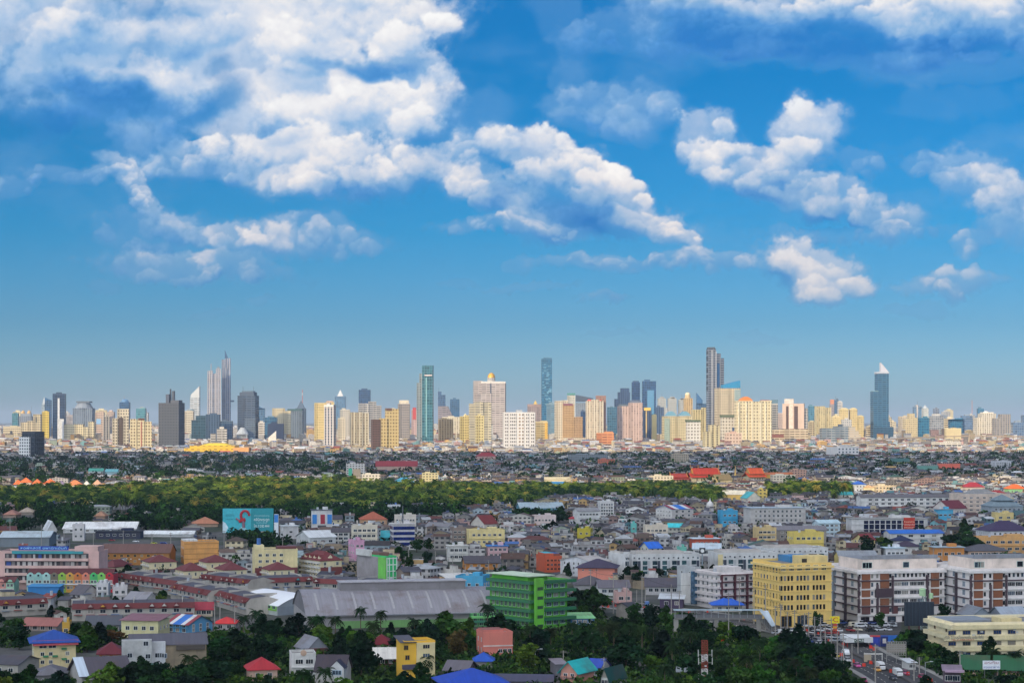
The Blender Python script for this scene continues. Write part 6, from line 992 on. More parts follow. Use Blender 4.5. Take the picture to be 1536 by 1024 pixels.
 for z, xs in ((zt * .72, (-2.0, 2.2)), (zt * .58, (-1.9, 2.3)), (zt * .30, (-1.9, 2.1))):
  for x in xs: MB().box(x - .13, x + .13, -.5, -.2, z, z + 2.1, bot=True).bar((x, -.3, z + .5), (x * .4, -.3, z + .5), .06).build('panel_antenna', plain('#b4b4ae'), o)
  MB().cyl(.2, -.9, .32, z - .6, z - .2, 0, 10).build('dish_antenna', plain('#cfcfcc'), o)
front()
# ---------------------------------------------------------------- buildings of the middle distance
def middle():
 T = [
  ('apartment_block', 'broad grey white four-storey block with paired windows and a pale roof', 1120, 1210, 762, 793, '#c9c4c0', 'slab', '#a9b8c4', 22, 8, None, (11, 4, 1.5, 1.7), 'the broad grey-white block'),
  ('office_building', 'dark glazed building with pale fins and a white end', 1275, 1393, 778, 802, '#d4d2d0', 'slab', '#9a9894', 18, 4, None, (2, 3, 1.6, 1.2), 'the dark finned building'),
  ('building', 'long white two-storey building with a blue roof edge', 1331, 1417, 794, 816, '#dcdad6', 'gx', '#2b6ac0', 14, 8, 2.0, (4, 2, 3.2, 1.5), 'the white blue-edged building'),
  ('villa', 'white house with a wide dark purple hip roof', 1476, 1550, 781, 812, '#dadae0', 'hip', '#3c3050', 24, 10, 6.5, (7, 2, 1.4, 1.5), 'the purple hip-roofed house'),
  ('long_building', 'orange and cream long building with a terrace wall', 1458, 1560, 807, 830, '#dca868', 'flat', '#8a8a8a', 16, 4, None, (8, 2, 2.6, 1.5), 'the orange and cream long building'),
  ('pavilion_building', 'pinkish building with continuous windows under a grey hip roof', 1447, 1516, 816, 836, '#d8b49c', 'hip', '#55545c', 20, 6, 3.6, (9, 1, 1.9, 1.6), 'the grey-hipped building'),
  ('long_house', 'low orange walled building below a white edged roof', 1400, 1447, 821, 842, '#d08a44', 'slab', '#9fb0b8', 12, 4, None, (4, 1, 2.0, 1.6), 'the low orange-walled building'),
  ('apartment_house', 'yellow two-storey house with a railing along its balcony', 1185, 1237, 800, 829, '#e8cf6c', 'flat', '#8a8a8a', 14, 10, None, (5, 2, 2.0, 1.4), 'the yellow balcony house'),
  ('apartment_house', 'pale blue white three-storey house behind the yellow balcony one', 1223, 1261, 779, 806, '#c8dce4', 'gx', '#b4ccd4', 14, 12, 2, (4, 3, 2.0, 1.3), 'the pale blue house'),
  ('house', 'cream yellow house with a maroon gable roof near a dark tree', 1284, 1314, 800, 822, '#e8d494', 'gx', '#7a2c30', 12, 28, 3.6, (2, 2, 1.4, 1.4), 'the cream maroon-gabled house'),
  ('house', 'blue hip roofed white house below the blue edged building', 1341, 1370, 803, 820, '#dcdce0', 'hip', '#20284c', 12, 8, 3.2, (3, 1, 1.4, 1.4), None),
  ('house', 'white house under a dark plum hip roof with wide eaves', 1343, 1382, 811, 831, '#e0dcd8', 'hip', '#40364a', 13, -8, 3.2, (3, 1, 1.6, 1.5), None),
  ('house', 'small white flat roofed house with a blue terrace', 1326, 1358, 822, 838, '#e4e6e8', 'slab', '#b8d0dc', 11, 6, None, (4, 1, 1.6, 1.2), None),
  ('hall', 'yellow walled low hall with a grey ridge roof behind the brown white block', 1257, 1316, 825, 846, '#e0cc7c', 'gx', '#8d9298', 14, 4, 3.0, (4, 1, 1.6, 1.2), 'the yellow-walled low hall'),
  ('apartment_block', 'bright cyan painted block in the dense housing', 1079, 1107, 767, 790, '#3aa8d4', 'flat', '#5a9cb8', 14, 8, None, (3, 2, 2.0, 1.2), 'the bright cyan block'),
  ('apartment_block', 'white block under a red white and blue striped roof', 986, 1042, 757, 784, '#d8d4d0', 'gx', '#3a6cb4', 22, 34, 3.0, (3, 3, 2.2, 1.4), 'the striped-roof white block'),
  ('apartment_block', 'tall white block of plain square bays behind the red roofed house', 898, 921, 753, 779, '#dcdad8', 'flat', '#8a8a8a', 16, 4, None, (5, 5, 1.4, 1.5), 'the tall white bay block'),
  ('apartment_block', 'white stepped building with long dark windows', 860, 900, 761, 787, '#dcdcda', 'gx', '#8a8a8c', 16, 14, 2.4, (6, 2, 1.8, 1.3), 'the white stepped building'),
  ('house', 'white house with a small bright red hip roof', 854, 874, 772, 786, '#e4e0dc', 'hip', '#a8343c', 11, 8, 3.0, (3, 1, 1.2, 1.5), 'the small red-hipped house'),
  ('hall', 'broad pale grey roofed shed behind dark trees', 774, 846, 753, 768, '#6fa8c0', 'gx', '#9eb0b8', 30, 8, 4.5, None, 'the broad pale shed'),
  ('apartment_house', 'pinkish white villa with an arched parapet', 798, 834, 774, 787, '#e2d0cc', 'flat', '#9a9a98', 12, 4, None, (6, 1, 1.5, 1.5), 'the pinkish arched villa'),
  ('wall_house', 'small house with a mustard yellow side wall', 866, 890, 794, 807, '#c8b834', 'flat', '#8a8a60', 10, -12, None, (2, 1, 1.4, 1.2), 'the mustard house'),
  ('roof_terrace_house', 'red walled building with an open white roof terrace', 1037, 1080, 808, 822, '#c8553c', 'slab', '#c8d4dc', 14, 6, None, (5, 1, 1.8, 1.4), 'the red terrace house'),
  ('pavilion_hall', 'open sided hall under a pale blue grey roof', 1040, 1085, 814, 834, '#e0dedc', 'gx', '#bccad4', 18, -6, 3, (8, 1, 1.8, 1.6), 'the pale roofed open hall'),
  ('house', 'teal house end beside the open sided hall', 1017, 1030, 822, 836, '#7cd0bc', 'flat', '#8aa8a0', 9, 10, None, (1, 1, 1.4, 1.2), None),
  ('house', 'white house with two bright blue sloping roofs', 962, 993, 812, 832, '#d8d8cc', 'gx', '#2a6cd0', 11, 26, 3.4, (2, 2, 1.3, 1.3), 'the bright blue-roofed pair'),
  ('house', 'low house with a turquoise tin roof in the dense housing', 1002, 1026, 784, 799, '#c8c4b8', 'gx', '#3cc4cc', 11, -10, 2.6, (3, 1, 1.5, 1.2), None),
  ('shop_building', 'long cream parapet building in the dense housing', 966, 1002, 789, 803, '#e6d8c4', 'flat', '#8c6c50', 12, 4, None, (5, 1, 1.9, 1.3), 'the long cream parapet'),
  ('house', 'small aqua walled house between grey roofs', 944, 955, 786, 800, '#6cc8c0', 'flat', '#7aa8a4', 9, 6, None, (1, 1, 1.6, 1.2), None),
  ('apartment_block', 'cream and orange apartment block with dark balconies near the frame centre right', 1133, 1165, 793, 819, '#dcc088', 'flat', '#8a8078', 14, 6, None, (4, 3, 2.2, 1.4), 'the cream orange apartments'),
  ('apartment_block', 'greyish old apartment block behind the yellow balcony house', 1164, 1240, 788, 815, '#9d968e', 'gx', '#7a767a', 16, 2, 2.4, (9, 3, 1.8, 1.4), 'the old grey apartments'),
  ('apartment_block', 'very long white three-storey block with a ridge roof', 1289, 1437, 741, 766, '#e2e0dc', 'gx', '#6a6668', 18, 6, 2.4, (13, 3, 3.0, 1.5), 'the very long white block'),
  ('apartment_block', 'big plain beige block behind the grey pagoda roof', 1432, 1518, 742, 770, '#dcc8b8', 'flat', '#8a8a8a', 24, 8, None, (7, 4, 2.6, 1.0), 'the big beige block'),
  ('hall', 'grey hall with a two tiered pagoda roof', 1482, 1536, 744, 776, '#98a4ae', 'hip', '#75868f', 26, 8, 8.5, (6, 2, 2.0, 1.5), 'the pagoda-roofed hall'),
  ('hall', 'white gabled hall with a maroon roof before the long white block', 1405, 1454, 750, 774, '#e0d6d0', 'gx', '#6e3038', 20, 34, 6.5, (3, 1, 1.0, 1.6), 'the maroon gabled hall'),
  ('house', 'small yellow flat house with two dark windows under the big beige block', 1492, 1521, 770, 783, '#e4cc88', 'flat', '#9a9a90', 11, 4, None, (2, 1, 2.6, 1.6), None),
  ('house', 'bright aqua house end beside grey tin roofs', 1405, 1430, 764, 782, '#4fb4dc', 'slab', '#8a9298', 11, 4, None, (3, 1, 2.2, 1.4), None),
  ('house', 'white house with a bright blue roof standing before the palms', 1278, 1300, 721, 738, '#dce4ec', 'hip', '#2c62b8', 14, 16, 4, (3, 2, 1.6, 1.6), 'the white blue-roofed house'),
  ('house', 'red hip roofed pavilion among grey roofs', 1445, 1478, 723, 738, '#c8bcb4', 'hip', '#a0303c', 18, 6, 5.5, (3, 1, 1.8, 1.6), 'the red-hipped pavilion'),
  ('house', 'maroon roofed house just right of the very long white block', 1482, 1514, 735, 748, '#d4c8bc', 'hip', '#8c2830', 16, 6, 4.5, (3, 1, 1.6, 1.5), None),
  ('house', 'green walled house with an orange roof near the frame edge', 1510, 1540, 726, 742, '#8cc890', 'hip', '#dc6a34', 16, 8, 5, (3, 1, 1.6, 1.6), None),
  ('hall', 'long hall with an orange red roof in the shaded houses', 1408, 1444, 695, 706, '#a8907c', 'gx', '#b8543c', 26, 6, 7, None, 'the long orange-roofed hall'),
  ('hall', 'long hall with a dull green roof beside the orange red roofed one', 1376, 1408, 698, 707, '#8ca098', 'gx', '#4c7c70', 26, 4, 6, None, None),
  ('hall', 'dark green roofed hall beside a tall chimney', 1336, 1366, 687, 697, '#a4a070', 'gx', '#2c5c58', 28, 4, 6, None, 'the dark green hall'),
  ('apartment_block', 'greyish white four-storey block far right in the shade', 1490, 1518, 692, 705, '#c4c6cc', 'flat', '#8a8a8a', 18, 10, None, (8, 4, 1.6, 1.6), None),
  # left middle
  ('hall', 'low hall of grey sheet walls behind the pink apartment block', -10, 72, 796, 820, '#7f8a92', 'gx', '#b8c6cc', 40, 6, 3, None, 'the grey sheet-walled hall'),
  ('hall', 'white peaked roof hall partly hidden by trees', 54, 84, 780, 798, '#d4d4d4', 'gy', '#d8dcdf', 26, 20, 6, None, 'the white peaked hall'),
  ('hall', 'long white roofed hall with a low white front', 90, 202, 782, 799, '#dcdcda', 'gx', '#e6e6e4', 34, 4, 4.5, (8, 1, 2, 1.4), 'the long white-roofed hall'),
  ('shop_building', 'dark blue fronted low building before the long white hall', 143, 210, 797, 808, '#26304c', 'slab', '#30343c', 14, 0, None, (6, 1, 2.2, 1.4), 'the dark blue low building'),
  ('long_shed', 'long low white shed beside the back road', 210, 291, 796, 805, '#d6d8d8', 'gx', '#dfe3e4', 12, -3, 2.0, None, 'the long low white shed'),
  ('house', 'white and pink small shop tower by the back road', 106, 126, 788, 811, '#d8d4d4', 'flat', '#8a8a8a', 9, 8, None, (2, 2, 1.4, 1.4), None),
  ('villa', 'wide villa with terracotta roofs in the trees left of the teal billboard', 282, 326, 775, 790, '#c8a890', 'hip', '#b5795c', 22, 10, 5, None, 'the terracotta villa'),
  ('villa', 'low terracotta roof deep in the trees at the far edge', 5, 24, 769, 776, '#b8a090', 'hip', '#a87868', 18, 0, 4, None, None),
  ('villa', 'grey roofed villa deep in trees above the long white hall', 164, 188, 760, 768, '#a0a098', 'hip', '#87898c', 20, 0, 5, None, None),
  ('villa', 'terracotta roofed villa with tiered roofs in dark trees', 142, 157, 767, 778, '#b89a84', 'hip', '#b08468', 14, 0, 4, None, None),
  ('villa', 'pale tan roof in dark trees below the palms', 25, 49, 765, 772, '#a89c90', 'hip', '#b0a090', 18, 6, 4, None, None),
  ('apartment_block', 'white tower block with blue and red panels on its front', 464, 498, 765, 800, '#e2e2e0', 'slab', '#3c4450', 14, 8, None, None, 'the white block with blue and red panels'),
  ('house', 'white sloping roofed hall below the blue and red panelled block', 440, 502, 795, 820, '#cfd2d2', 'gx', '#d0d4d6', 22, 30, 4, (3, 1, 2.6, 1.5), 'the white sloping-roofed hall'),
  ('house', 'small white house just right of the teal billboard', 418, 447, 789, 808, '#dedede', 'slab', '#d6dce0', 11, 18, None, (1, 1, 2.0, 1.2), None),
  ('house', 'cream house with a dark roof behind the panelled white block', 488, 513, 772, 786, '#e4dcb8', 'gx', '#42404a', 13, 10, 3, (2, 1, 1.4, 1.4), None),
  ('apartment_block', 'white flats with dark roof left of the pale three-storey block', 496, 524, 791, 818, '#d6d4d0', 'gx', '#4a464c', 14, 4, 2.4, (3, 3, 2.6, 1.5), None),
  ('apartment_block', 'pale three-storey block with many open balconies', 525, 566, 790, 818, '#dcd2be', 'flat', '#6a686a', 14, 4, None, (5, 3, 2.2, 1.5), 'the pale balcony block'),
  ('hall', 'turquoise sheet roofed hall beside the dark blue glass block', 564, 584, 795, 812, '#3aaab4', 'gx', '#34a4b0', 14, 6, 4, None, None),
  ('office_building', 'dark blue glass block banded in white with a roof mast', 583, 622, 786, 820, '#d4d0d0', 'slab', '#c8c4c0', 16, 10, None, None, 'the banded blue glass block'),
  ('apartment_block', 'cream flats standing behind the blue glass block', 590, 624, 774, 797, '#d8d0c4', 'flat', '#8a8a8a', 14, 4, None, (7, 2, 1.4, 1.4), None),
  ('house', 'orange walled mansion with a wide terracotta hip roof', 536, 580, 767, 788, '#dcac84', 'hip', '#a85c44', 22, 8, 6, (5, 1, 1.6, 1.6), 'the terracotta mansion'),
  ('house', 'white gabled house with a dark red roof at the palm edge', 706, 746, 772, 796, '#d8d0c4', 'gx', '#742c2c', 18, 36, 6, (2, 1, 1.6, 1.4), 'the dark red gabled house'),
  ('apartment_house', 'yellow two-storey villa with a curved balcony', 699, 757, 796, 820, '#e8d494', 'flat', '#7a7878', 15, 8, None, (6, 2, 1.7, 1.4), 'the yellow curved villa'),
  ('apartment_house', 'old brown and white stacked house left of the yellow curved villa', 674, 700, 793, 818, '#8c7c74', 'flat', '#6a6868', 12, 10, None, (3, 3, 1.8, 1.4), None),
  ('house', 'dark fronted house with a white terrace roof', 669, 702, 819, 842, '#d8d6d0', 'slab', '#c4c2bc', 12, 8, None, (4, 2, 2.0, 1.5), None),
  ('house', 'blue and pink terraced house in the dense housing', 729, 762, 819, 838, '#dcb4b8', 'slab', '#2c78c0', 12, 6, None, (4, 2, 1.6, 1.4), 'the blue and pink terraced house'),
  ('house', 'low orange walled house with a long dark roof and white porch', 693, 750, 833, 854, '#d08838', 'gx', '#4a464e', 14, 8, 3.4, (4, 1, 1.4, 1.3), 'the long dark-roofed orange house'),
  ('apartment_house', 'pink three-storey house with a stepped top', 520, 546, 812, 848, '#dca4c0', 'flat', '#b0909c', 13, 22, None, (2, 3, 1.4, 1.3), 'the pink stepped house'),
  ('house', 'small peach house with a slanted white roof', 658, 716, 862, 888, '#e0b478', 'shed', '#d8d4cc', 12, 20, 1.5, (3, 1, 1.4, 1.4), 'the peach slanted-roof house'),
  ('house', 'sky blue walled low building beside the bright green school', 683, 734, 866, 890, '#4aaed8', 'flat', '#58a8cc', 13, -14, None, (3, 1, 1.4, 1.2), 'the sky blue low building'),
  ('house', 'white and teal terraced houses by the busy road', 896, 944, 869, 893, '#d4d6d4', 'gx', '#66626a', 13, 4, 3.0, (4, 1, 2.2, 1.4), 'the white and teal terraced houses'),
  ('house', 'broad low grey hip roof below the salmon pink building', 862, 910, 863, 884, '#a8a4a4', 'hip', '#565258', 18, 0, 4, None, 'the broad low grey hip'),
  ('house', 'long grey roofed house with two small pink gables', 969, 1022, 866, 892, '#c4c0c0', 'gx', '#4e4a54', 14, -4, 3.4, (5, 1, 1.8, 1.5), 'the pink-gabled long house'),
  ('shop_building', 'pink parapet shop by the busy road', 922, 948, 890, 905, '#d4aca4', 'flat', '#9a8a88', 10, 6, None, (2, 1, 2, 1.4), None),
  ('shop_building', 'purple sided shed with a white roof edge near the footbridge', 990, 1030, 893, 912, '#4a3c5c', 'shed', '#c8ccd0', 12, -8, 1.4, (2, 1, 1.6, 1.4), None),
  # lower left rows
  ('white_house', 'white gabled house with dark windows in the maroon rows', 183, 233, 887, 912, '#dcdad8', 'gx', '#8b8a90', 13, -24, 3.4, (4, 1, 2.2, 1.6), 'the white gabled row house'),
  ('house', 'stacked white house beside the white gabled row house', 141, 162, 877, 896, '#e0dede', 'flat', '#9a9a9a', 11, 6, None, (2, 2, 1.4, 1.3), None),
  ('house', 'white house with a maroon sloping front below the colourful row', 104, 142, 876, 898, '#dcd6d2', 'gx', '#55525a', 13, -28, 4, (2, 1, 1.4, 1.3), None),
  ('house', 'white boxy house with a red outlined parapet', 163, 190, 882, 904, '#d8d2d0', 'flat', '#a8a4a4', 11, 10, None, (2, 2, 1.4, 1.3), None),
  ('house', 'pale yellow long house with an aqua edged roof', 180, 246, 925, 956, '#dcd4a0', 'shed', '#8c6068', 13, -10, 1.4, (4, 1, 1.5, 1.4), 'the pale yellow long house'),
  ('house', 'blue and white striped roofed row house by the dark trees', 246, 312, 922, 949, '#5aa4d0', 'gx', '#5c646c', 14, -34, 3, (3, 2, 1.6, 1.5), 'the blue striped row house'),
  ('house', 'grey house with a dark metal roof beside a bright blue patch', 126, 178, 922, 948, '#b8b4b4', 'gx', '#4e525c', 12, 4, 3, (4, 1, 1.9, 1.4), 'the dark metal-roofed house'),
  ('house', 'mustard walled small house behind the blue roofed cream house', 88, 104, 936, 956, '#d8a83c', 'flat', '#b89848', 10, 8, None, (1, 1, 1.4, 1.3), None),
  ('house', 'long low house with salmon roof edges at the far left', 30, 92, 926, 946, '#a89890', 'gx', '#a0645c', 14, -8, 2.4, (4, 1, 1.6, 1.4), None),
  ('house', 'small red awning stall before the white barrel roofed hall', 322, 352, 925, 944, '#b8b4b0', 'hip', '#d83c3c', 10, 0, 2.2, (2, 1, 1.6, 1.4), 'the red awning stall'),
  ('house', 'red roofed porch house at the end of a maroon row', 288, 318, 902, 924, '#d8c8b0', 'gx', '#9c2c3c', 10, 8, 2.6, (3, 1, 1.8, 1.4), 'the red-roofed porch house'),
 ]
 for nm, lab, x0, x1, yt, yb, wall, roof, rc, dep, yaw, rh, w, sh in T:
  b = Bld(nm, lab, 'house' if 'house' in nm or nm == 'villa' else 'building', x0, x1, yt, yb, wall, roof, rc, dep, yaw, rh, sh, over=.8)
  if w:
   n = min(w[0], max(1, int(b.W / (w[2] + .5)))); b.win(n, w[1], w[2], w[3], pane='#232c36')
   if yaw > 9: b.win(max(2, int(dep / 4)), w[1], 1.2, 1.3, face='l')
   if yaw < -9: b.win(max(2, int(dep / 4)), w[1], 1.2, 1.3, face='r')
   if w[1] > 1: b.bands(w[1] - 1, wall, .35, .5, (1.0 / w[1], 1.0), name='ledge')
  if roof in ('flat', 'slab'): b.tank(.3).roofbox(.55, .8, 2.2)
  if 'panels on its front' in lab:
   for t, c in ((.02, '#2f80c8'), (.42, '#a02838'), (.76, '#2f80c8')): b.box('colour_panel', -b.W / 2 + b.W * t, -b.W / 2 + b.W * (t + .22), b.H * .42, b.H * .82, -.4, -.01, plain(c))
   b.box('dark_opening', -b.W * .22, b.W * .2, .1, b.H * .36, -.2, -.01, '#4a5058')
  if 'banded in white' in lab:
   for j in range(4): b.box('glass_band', -b.W / 2 + .3, b.W / 2 - .1, b.H * (.06 + .235 * j), b.H * (.2 + .235 * j), -.35, -.01, glass('#1c2c64')); MB().box(-b.W / 2 - .3, -b.W / 2 - .01, .3, b.dep, b.H * (.06 + .235 * j), b.H * (.2 + .235 * j)).build('glass_band', glass('#1c2c64'), b.o)
   f = MB(); f.bar((0, 6, b.H), (0, 6, b.H + 12), .35); f.bar((-1.5, 6, b.H), (0, 6, b.H + 7), .15).bar((1.5, 6, b.H), (0, 6, b.H + 7), .15); f.build('roof_mast', plain('#5c6066'), b.o)
  if 'pale fins' in lab:
   for k in range(11): b.box('dark_glass', -b.W / 2 + b.W * (.16 + .073 * k), -b.W / 2 + b.W * (.16 + .073 * k) + b.W * .058, .2, b.H * .9, -.2, -.01, glass('#18203a'))
   b.sign('red_sign', 1356, 1373, 776, 793, plain('#b8341e'), y=-.9, lines=[(' ', .5, '#ffffff'), ('ร้านอาหาร', .5, '#f4d8b8'), ('เปิดทุกวัน', .42, '#f4e8d8'), ('อาหารตามสั่ง', .42, '#f4e8d8')])
  if 'striped roof' in lab:
   q = MB(); sl = b.rh / (b.dep / 2)
   for k, c in enumerate((0, 1, 2, 2, 1, 0)):
    xa, xb = -b.W / 2 - .7 + (b.W + 1.4) * k / 6, -b.W / 2 - .7 + (b.W + 1.4) * (k + 1) / 6; q.face([(xa, -.8, b.H - .8 * sl + .06), (xb, -.8, b.H - .8 * sl + .06), (xb, b.dep / 2, b.H + b.rh + .06), (xa, b.dep / 2, b.H + b.rh + .06)], c)
   q.build('roof_stripe_pattern', [roofing('#963a44'), roofing('#d8d8d8'), roofing('#2f74c8')], b.o)
  if 'pagoda' in lab: MB().hip(-b.W * .28, b.W * .28, b.dep * .2, b.dep * .8, b.H + b.rh * .62, 5, 0, 1).box(-b.W * .25, b.W * .25, b.dep * .24, b.dep * .76, b.H, b.H + b.rh * .62).build('upper_roof', b.rm, b.o)
  if 'green roofed hall beside' in lab: pass
 # maroon roofed terraces, grey backed
 for k, (xa, ya, xb, yb_, lab) in enumerate(((108, 931, 292, 928, 'longest maroon roofed terrace, running level above the dark metal-roofed house'), (176, 880, 262, 893, 'maroon roofed terrace slanting down from the dark tree below the villas'), (256, 897, 312, 909, 'maroon roofed terrace facing the white gabled row house'), (312, 905, 370, 922, 'maroon roofed terrace beside the white barrel-roofed hall'), (300, 882, 372, 891, 'maroon roofed terrace right below the maroon villas'), (372, 890, 470, 886, 'maroon roofed terrace in front of the dormered maroon block'), (-20, 926, 72, 921, 'maroon roofed terrace with orange gables at the far left'), (470, 889, 560, 894, 'maroon roofed terrace below the green white-gridded block'))):
  a, c = Vector((*gp(xa, ya), 0)), Vector((*gp(xb, yb_), 0)); L = (c - a).length; an = math.atan2(c.y - a.y, c.x - a.x); o = link('terrace', None, None, ((a + c) / 2), an); tag(o, lab, 'terraced houses', 'maroon roofed terraces'); hero(lab.split(',')[0], xa, xb, min(ya, yb_) - 14, max(ya, yb_), dist((ya + yb_) / 2))
  MB().box(-L / 2, L / 2, 0, 17, 0, 5.6).build('wall', paint('#b9b2a8'), o); m_ = MB(); P = [(-.9, 5.0), (1.7, 7.2), (9, 8.0), (17.5, 5.4)]
  for q in range(3): (y0, z0), (y1, z1) = P[q], P[q + 1]; m_.face([(-L / 2, y0, z0), (L / 2, y0, z0), (L / 2, y1, z1), (-L / 2, y1, z1)], 0 if q == 0 else 1)
  for xx in (-L / 2, L / 2): m_.face([(xx, 0, 5.5), (xx, 17, 5.5), (xx, 9, 7.9), (xx, 1.7, 7.1)], 2)
  m_.build('roof', [roofing('#6a2c2c', 'tile'), roofing('#4c4a52'), paint('#b9b2a8')], o); n = max(2, int(L / 5)); rs = random.Random(k)
  for i in range(n):
   x = -L / 2 + L * (i + .5) / n
   if rs.random() < .55: MB().gable(-1.2, 1.2, -1.2, 1.4, 5.9, 1.3, 0, 1, .1, 'y').build('gable_window', [roofing('#6a2c2c', 'tile'), paint(rs.choice(['#d8cfc4', '#d8cfc4', '#dca040', '#3c9aa0', '#c8a8a0']))], o, (x, 0, 0))
   link('window', win_mesh(2.2, 1.4, '#c8c4bc', '#222a34', 1), o, (x, 0, 3.3)); MB().box(x - 1.8, x + 1.8, -1.4, -.05, 2.5, 2.7, bot=True).build('awning', paint(rs.choice(['#8a9aa8', '#4a6c9c', '#b8b4ac', '#a04c48'])), o)
  for i in range(1, n, 4): MB().box(-L / 2 + L * i / n - .2, -L / 2 + L * i / n + .2, 1.8, 17.4, 5.4, 8.35).build('party_wall', paint('#bdb7ae'), o)
 # billboard with the red spine picture
 d = dist(812); x0, x1 = gx(334, d), gx(410, d); z0, z1 = gz(799, d), gz(762, d); o = link('billboard', None, None, ((x0 + x1) / 2, d, 0)); tag(o, 'huge teal advertising billboard with a red bone shape and white text', 'billboard'); hero('the teal billboard', 334, 417, 762, 812, d); W = x1 - x0
 p = MB().box(-W / 2, W / 2, 0, 1.2, z0, z1, bot=True).build('panel', plain('#1f8f98'), o); MB().box(-W / 2, W * .06, -.12, -.01, z0 + .3, z1 - .3).build('light_field', plain('#3fb2c0'), p); h = z1 - z0
 MB().face([(-W * .5, -.15, z0 + .3), (-W * .44, -.15, z0 + .3), (-W * .39, -.15, z0 + h * .22), (-W * .44, -.15, z0 + h * .4), (-W * .5, -.15, z0 + h * .48)]).build('white_corner', plain('#c9dfe6'), p); MB().face([(-W * .26, -.16, z0 + .3), (W * .05, -.16, z0 + .3), (-W * .1, -.16, z0 + h * .3)]).build('white_triangle', plain('#9fd0dc'), p)
 f = MB(); cx, cz = -W * .12, z0 + h * .62
 for k in range(16):
  a0, a1 = k * .30, (k + 1) * .30; r = h * .17; f.bar((cx + h * .13 + r * math.cos(a0), -.3, cz + h * .08 + r * 1.2 * math.sin(a0)), (cx + h * .13 + r * math.cos(a1), -.3, cz + h * .08 + r * 1.2 * math.sin(a1)), h * .055, 0, 6)
 f.bar((cx - h * .12, -.3, cz - h * .15), (cx + h * .14, -.3, cz - h * .06), h * .07, 0, 6).bar((cx + h * .05, -.3, cz - h * .1), (cx + h * .08, -.3, cz - h * .40), h * .06, 1, 6).bar((cx - h * .1, -.3, cz - h * .12), (cx - h * .24, -.3, cz - h * .02), h * .04, 1, 6); f.build('red_bone_shape', [plain('#b02834'), plain('#8c6a78')], p)
 lettering('สมุทรปราการ', -W * .36, -.17, z0 + h * .72, W * .16, h * .12, '#0f6a78', p); lettering('ปวดกระดูก ปวดข้อ', -W * .37, -.17, z0 + h * .56, W * .14, h * .06, '#0f6a78', p)
 for t, z, sz, c in (('ปรึกษาแพทย์ผู้เชี่ยวชาญ', .70, .07, '#9fd4dc'), ('คลินิกกระดูก', .54, .12, '#e8f4f4'), ('และข้อ', .42, .07, '#9fd4dc'), ('โทร. 0 2182 4444', .28, .11, '#e8f4f4')): lettering(t, W * .27, -.17, z0 + h * z, W * .3, h * sz, c, p)
 MB().box(W / 2 + .6, W / 2 + 3.4, 0, 3, 0, gz(771, d)).build('side_panel', plain('#dfe4e8'), o); MB().box(W / 2 + .7, W / 2 + 3.3, -.1, -.01, gz(783, d), gz(771.5, d)).build('blue_mark', plain('#2a7cc8'), o)
 for x in (-W * .49, -W * .2, W * .1, W * .4): MB().bar((x, 1.6, 0), (x, 1.6, z1 - 1), .3).build('post', plain('#4a4e54'), o)
 # temple and its halls (sunlit)
 def temple(label, x0, x1, yt, yb, c, gold, short, yaw=8):
  b = Bld('temple_hall', label, 'temple', x0, x1, yt, yb, '#e4d2a8', 'none', dep=24, yaw=yaw, short=short); H = b.top; zw = H * .40; b.wall.scale.z = zw / b.H; W, dp = b.W, b.dep; rm = roofing(c, 'tile')
  MB().gable(-W / 2 - 1, W / 2 + 1, -2, dp + 2, zw, H * .26, 0, None, 1.0, 'x', .3).build('lower_roof', rm, b.o); MB().box(-W * .42, W * .42, dp * .2, dp * .8, zw, H * .62).build('clerestory', paint('#d8b878'), b.o); MB().gable(-W * .44, W * .46, dp * .12, dp * .88, H * .62, H * .38, 0, 1, .6, 'x', .3).build('upper_roof', [rm, paint(gold)], b.o); MB().gable(-W * .18, W * .50, dp * .16, dp * .84, H * .60, H * .33, 0, 1, .5, 'x', .3).build('second_roof', [rm, paint(gold)], b.o)
  for x in (-W * .46, W * .48, -W * .2): MB().bar((x, dp / 2, H * .93), (x - .8 * (1 if x > 0 else -1) * -1, dp / 2, H * 1.22), .28).build('gable_finial', plain('#d8a43a', .4), b.o)
  for x in (-W * .44, W * .46): MB().bar((x, dp * .1, H * .62), (x, dp / 2, H), .35).bar((x, dp * .9, H * .62), (x, dp / 2, H), .35).build('gold_bargeboard', plain('#d8a43a', .5), b.o)
  b.win(5, 1, 1.4, 3.0, (.1, .9), (.05, .36), frame='#c89a48'); return b
 temple('large temple hall with tiered orange red roofs and golden finials', 1034, 1082, 702, 724, '#c83c22', '#d8a040', 'the large temple hall'); temple('second temple hall with a bright orange roof right of the spire', 1118, 1149, 702, 723, '#e0582a', '#dca85c', 'the second temple hall', 14); temple('smaller dark red temple roofs left of the large temple hall', 1003, 1034, 710, 724, '#a83a2c', '#c88a50', 'the smaller temple roofs')
 b = Bld('chapel', 'olive gabled chapel with a golden white gable end by the large temple hall', 'temple', 1068, 1100, 711, 727, '#e4cf98', 'gx', '#8c7a54', 14, 30, 7, 'the olive-roofed chapel', gw='#ecd8a0')
 for px, yt, yb_, r, lab in ((1103, 698, 724, 1.6, 'thin golden pagoda spire between the two temple halls'), (1074, 697, 722, .9, 'slim golden spire behind the large temple hall')): d = dist(yb_); o = MB().cyl(0, 0, r * 2, 0, gz(yt, d) * .35, 0, 12, r).cyl(0, 0, r, gz(yt, d) * .35, gz(yt, d), 0, 12, .08).build('pagoda_spire', plain('#d8ae58', .4), None, (gx(px, d), d, 0)); tag(o, lab, 'spire')
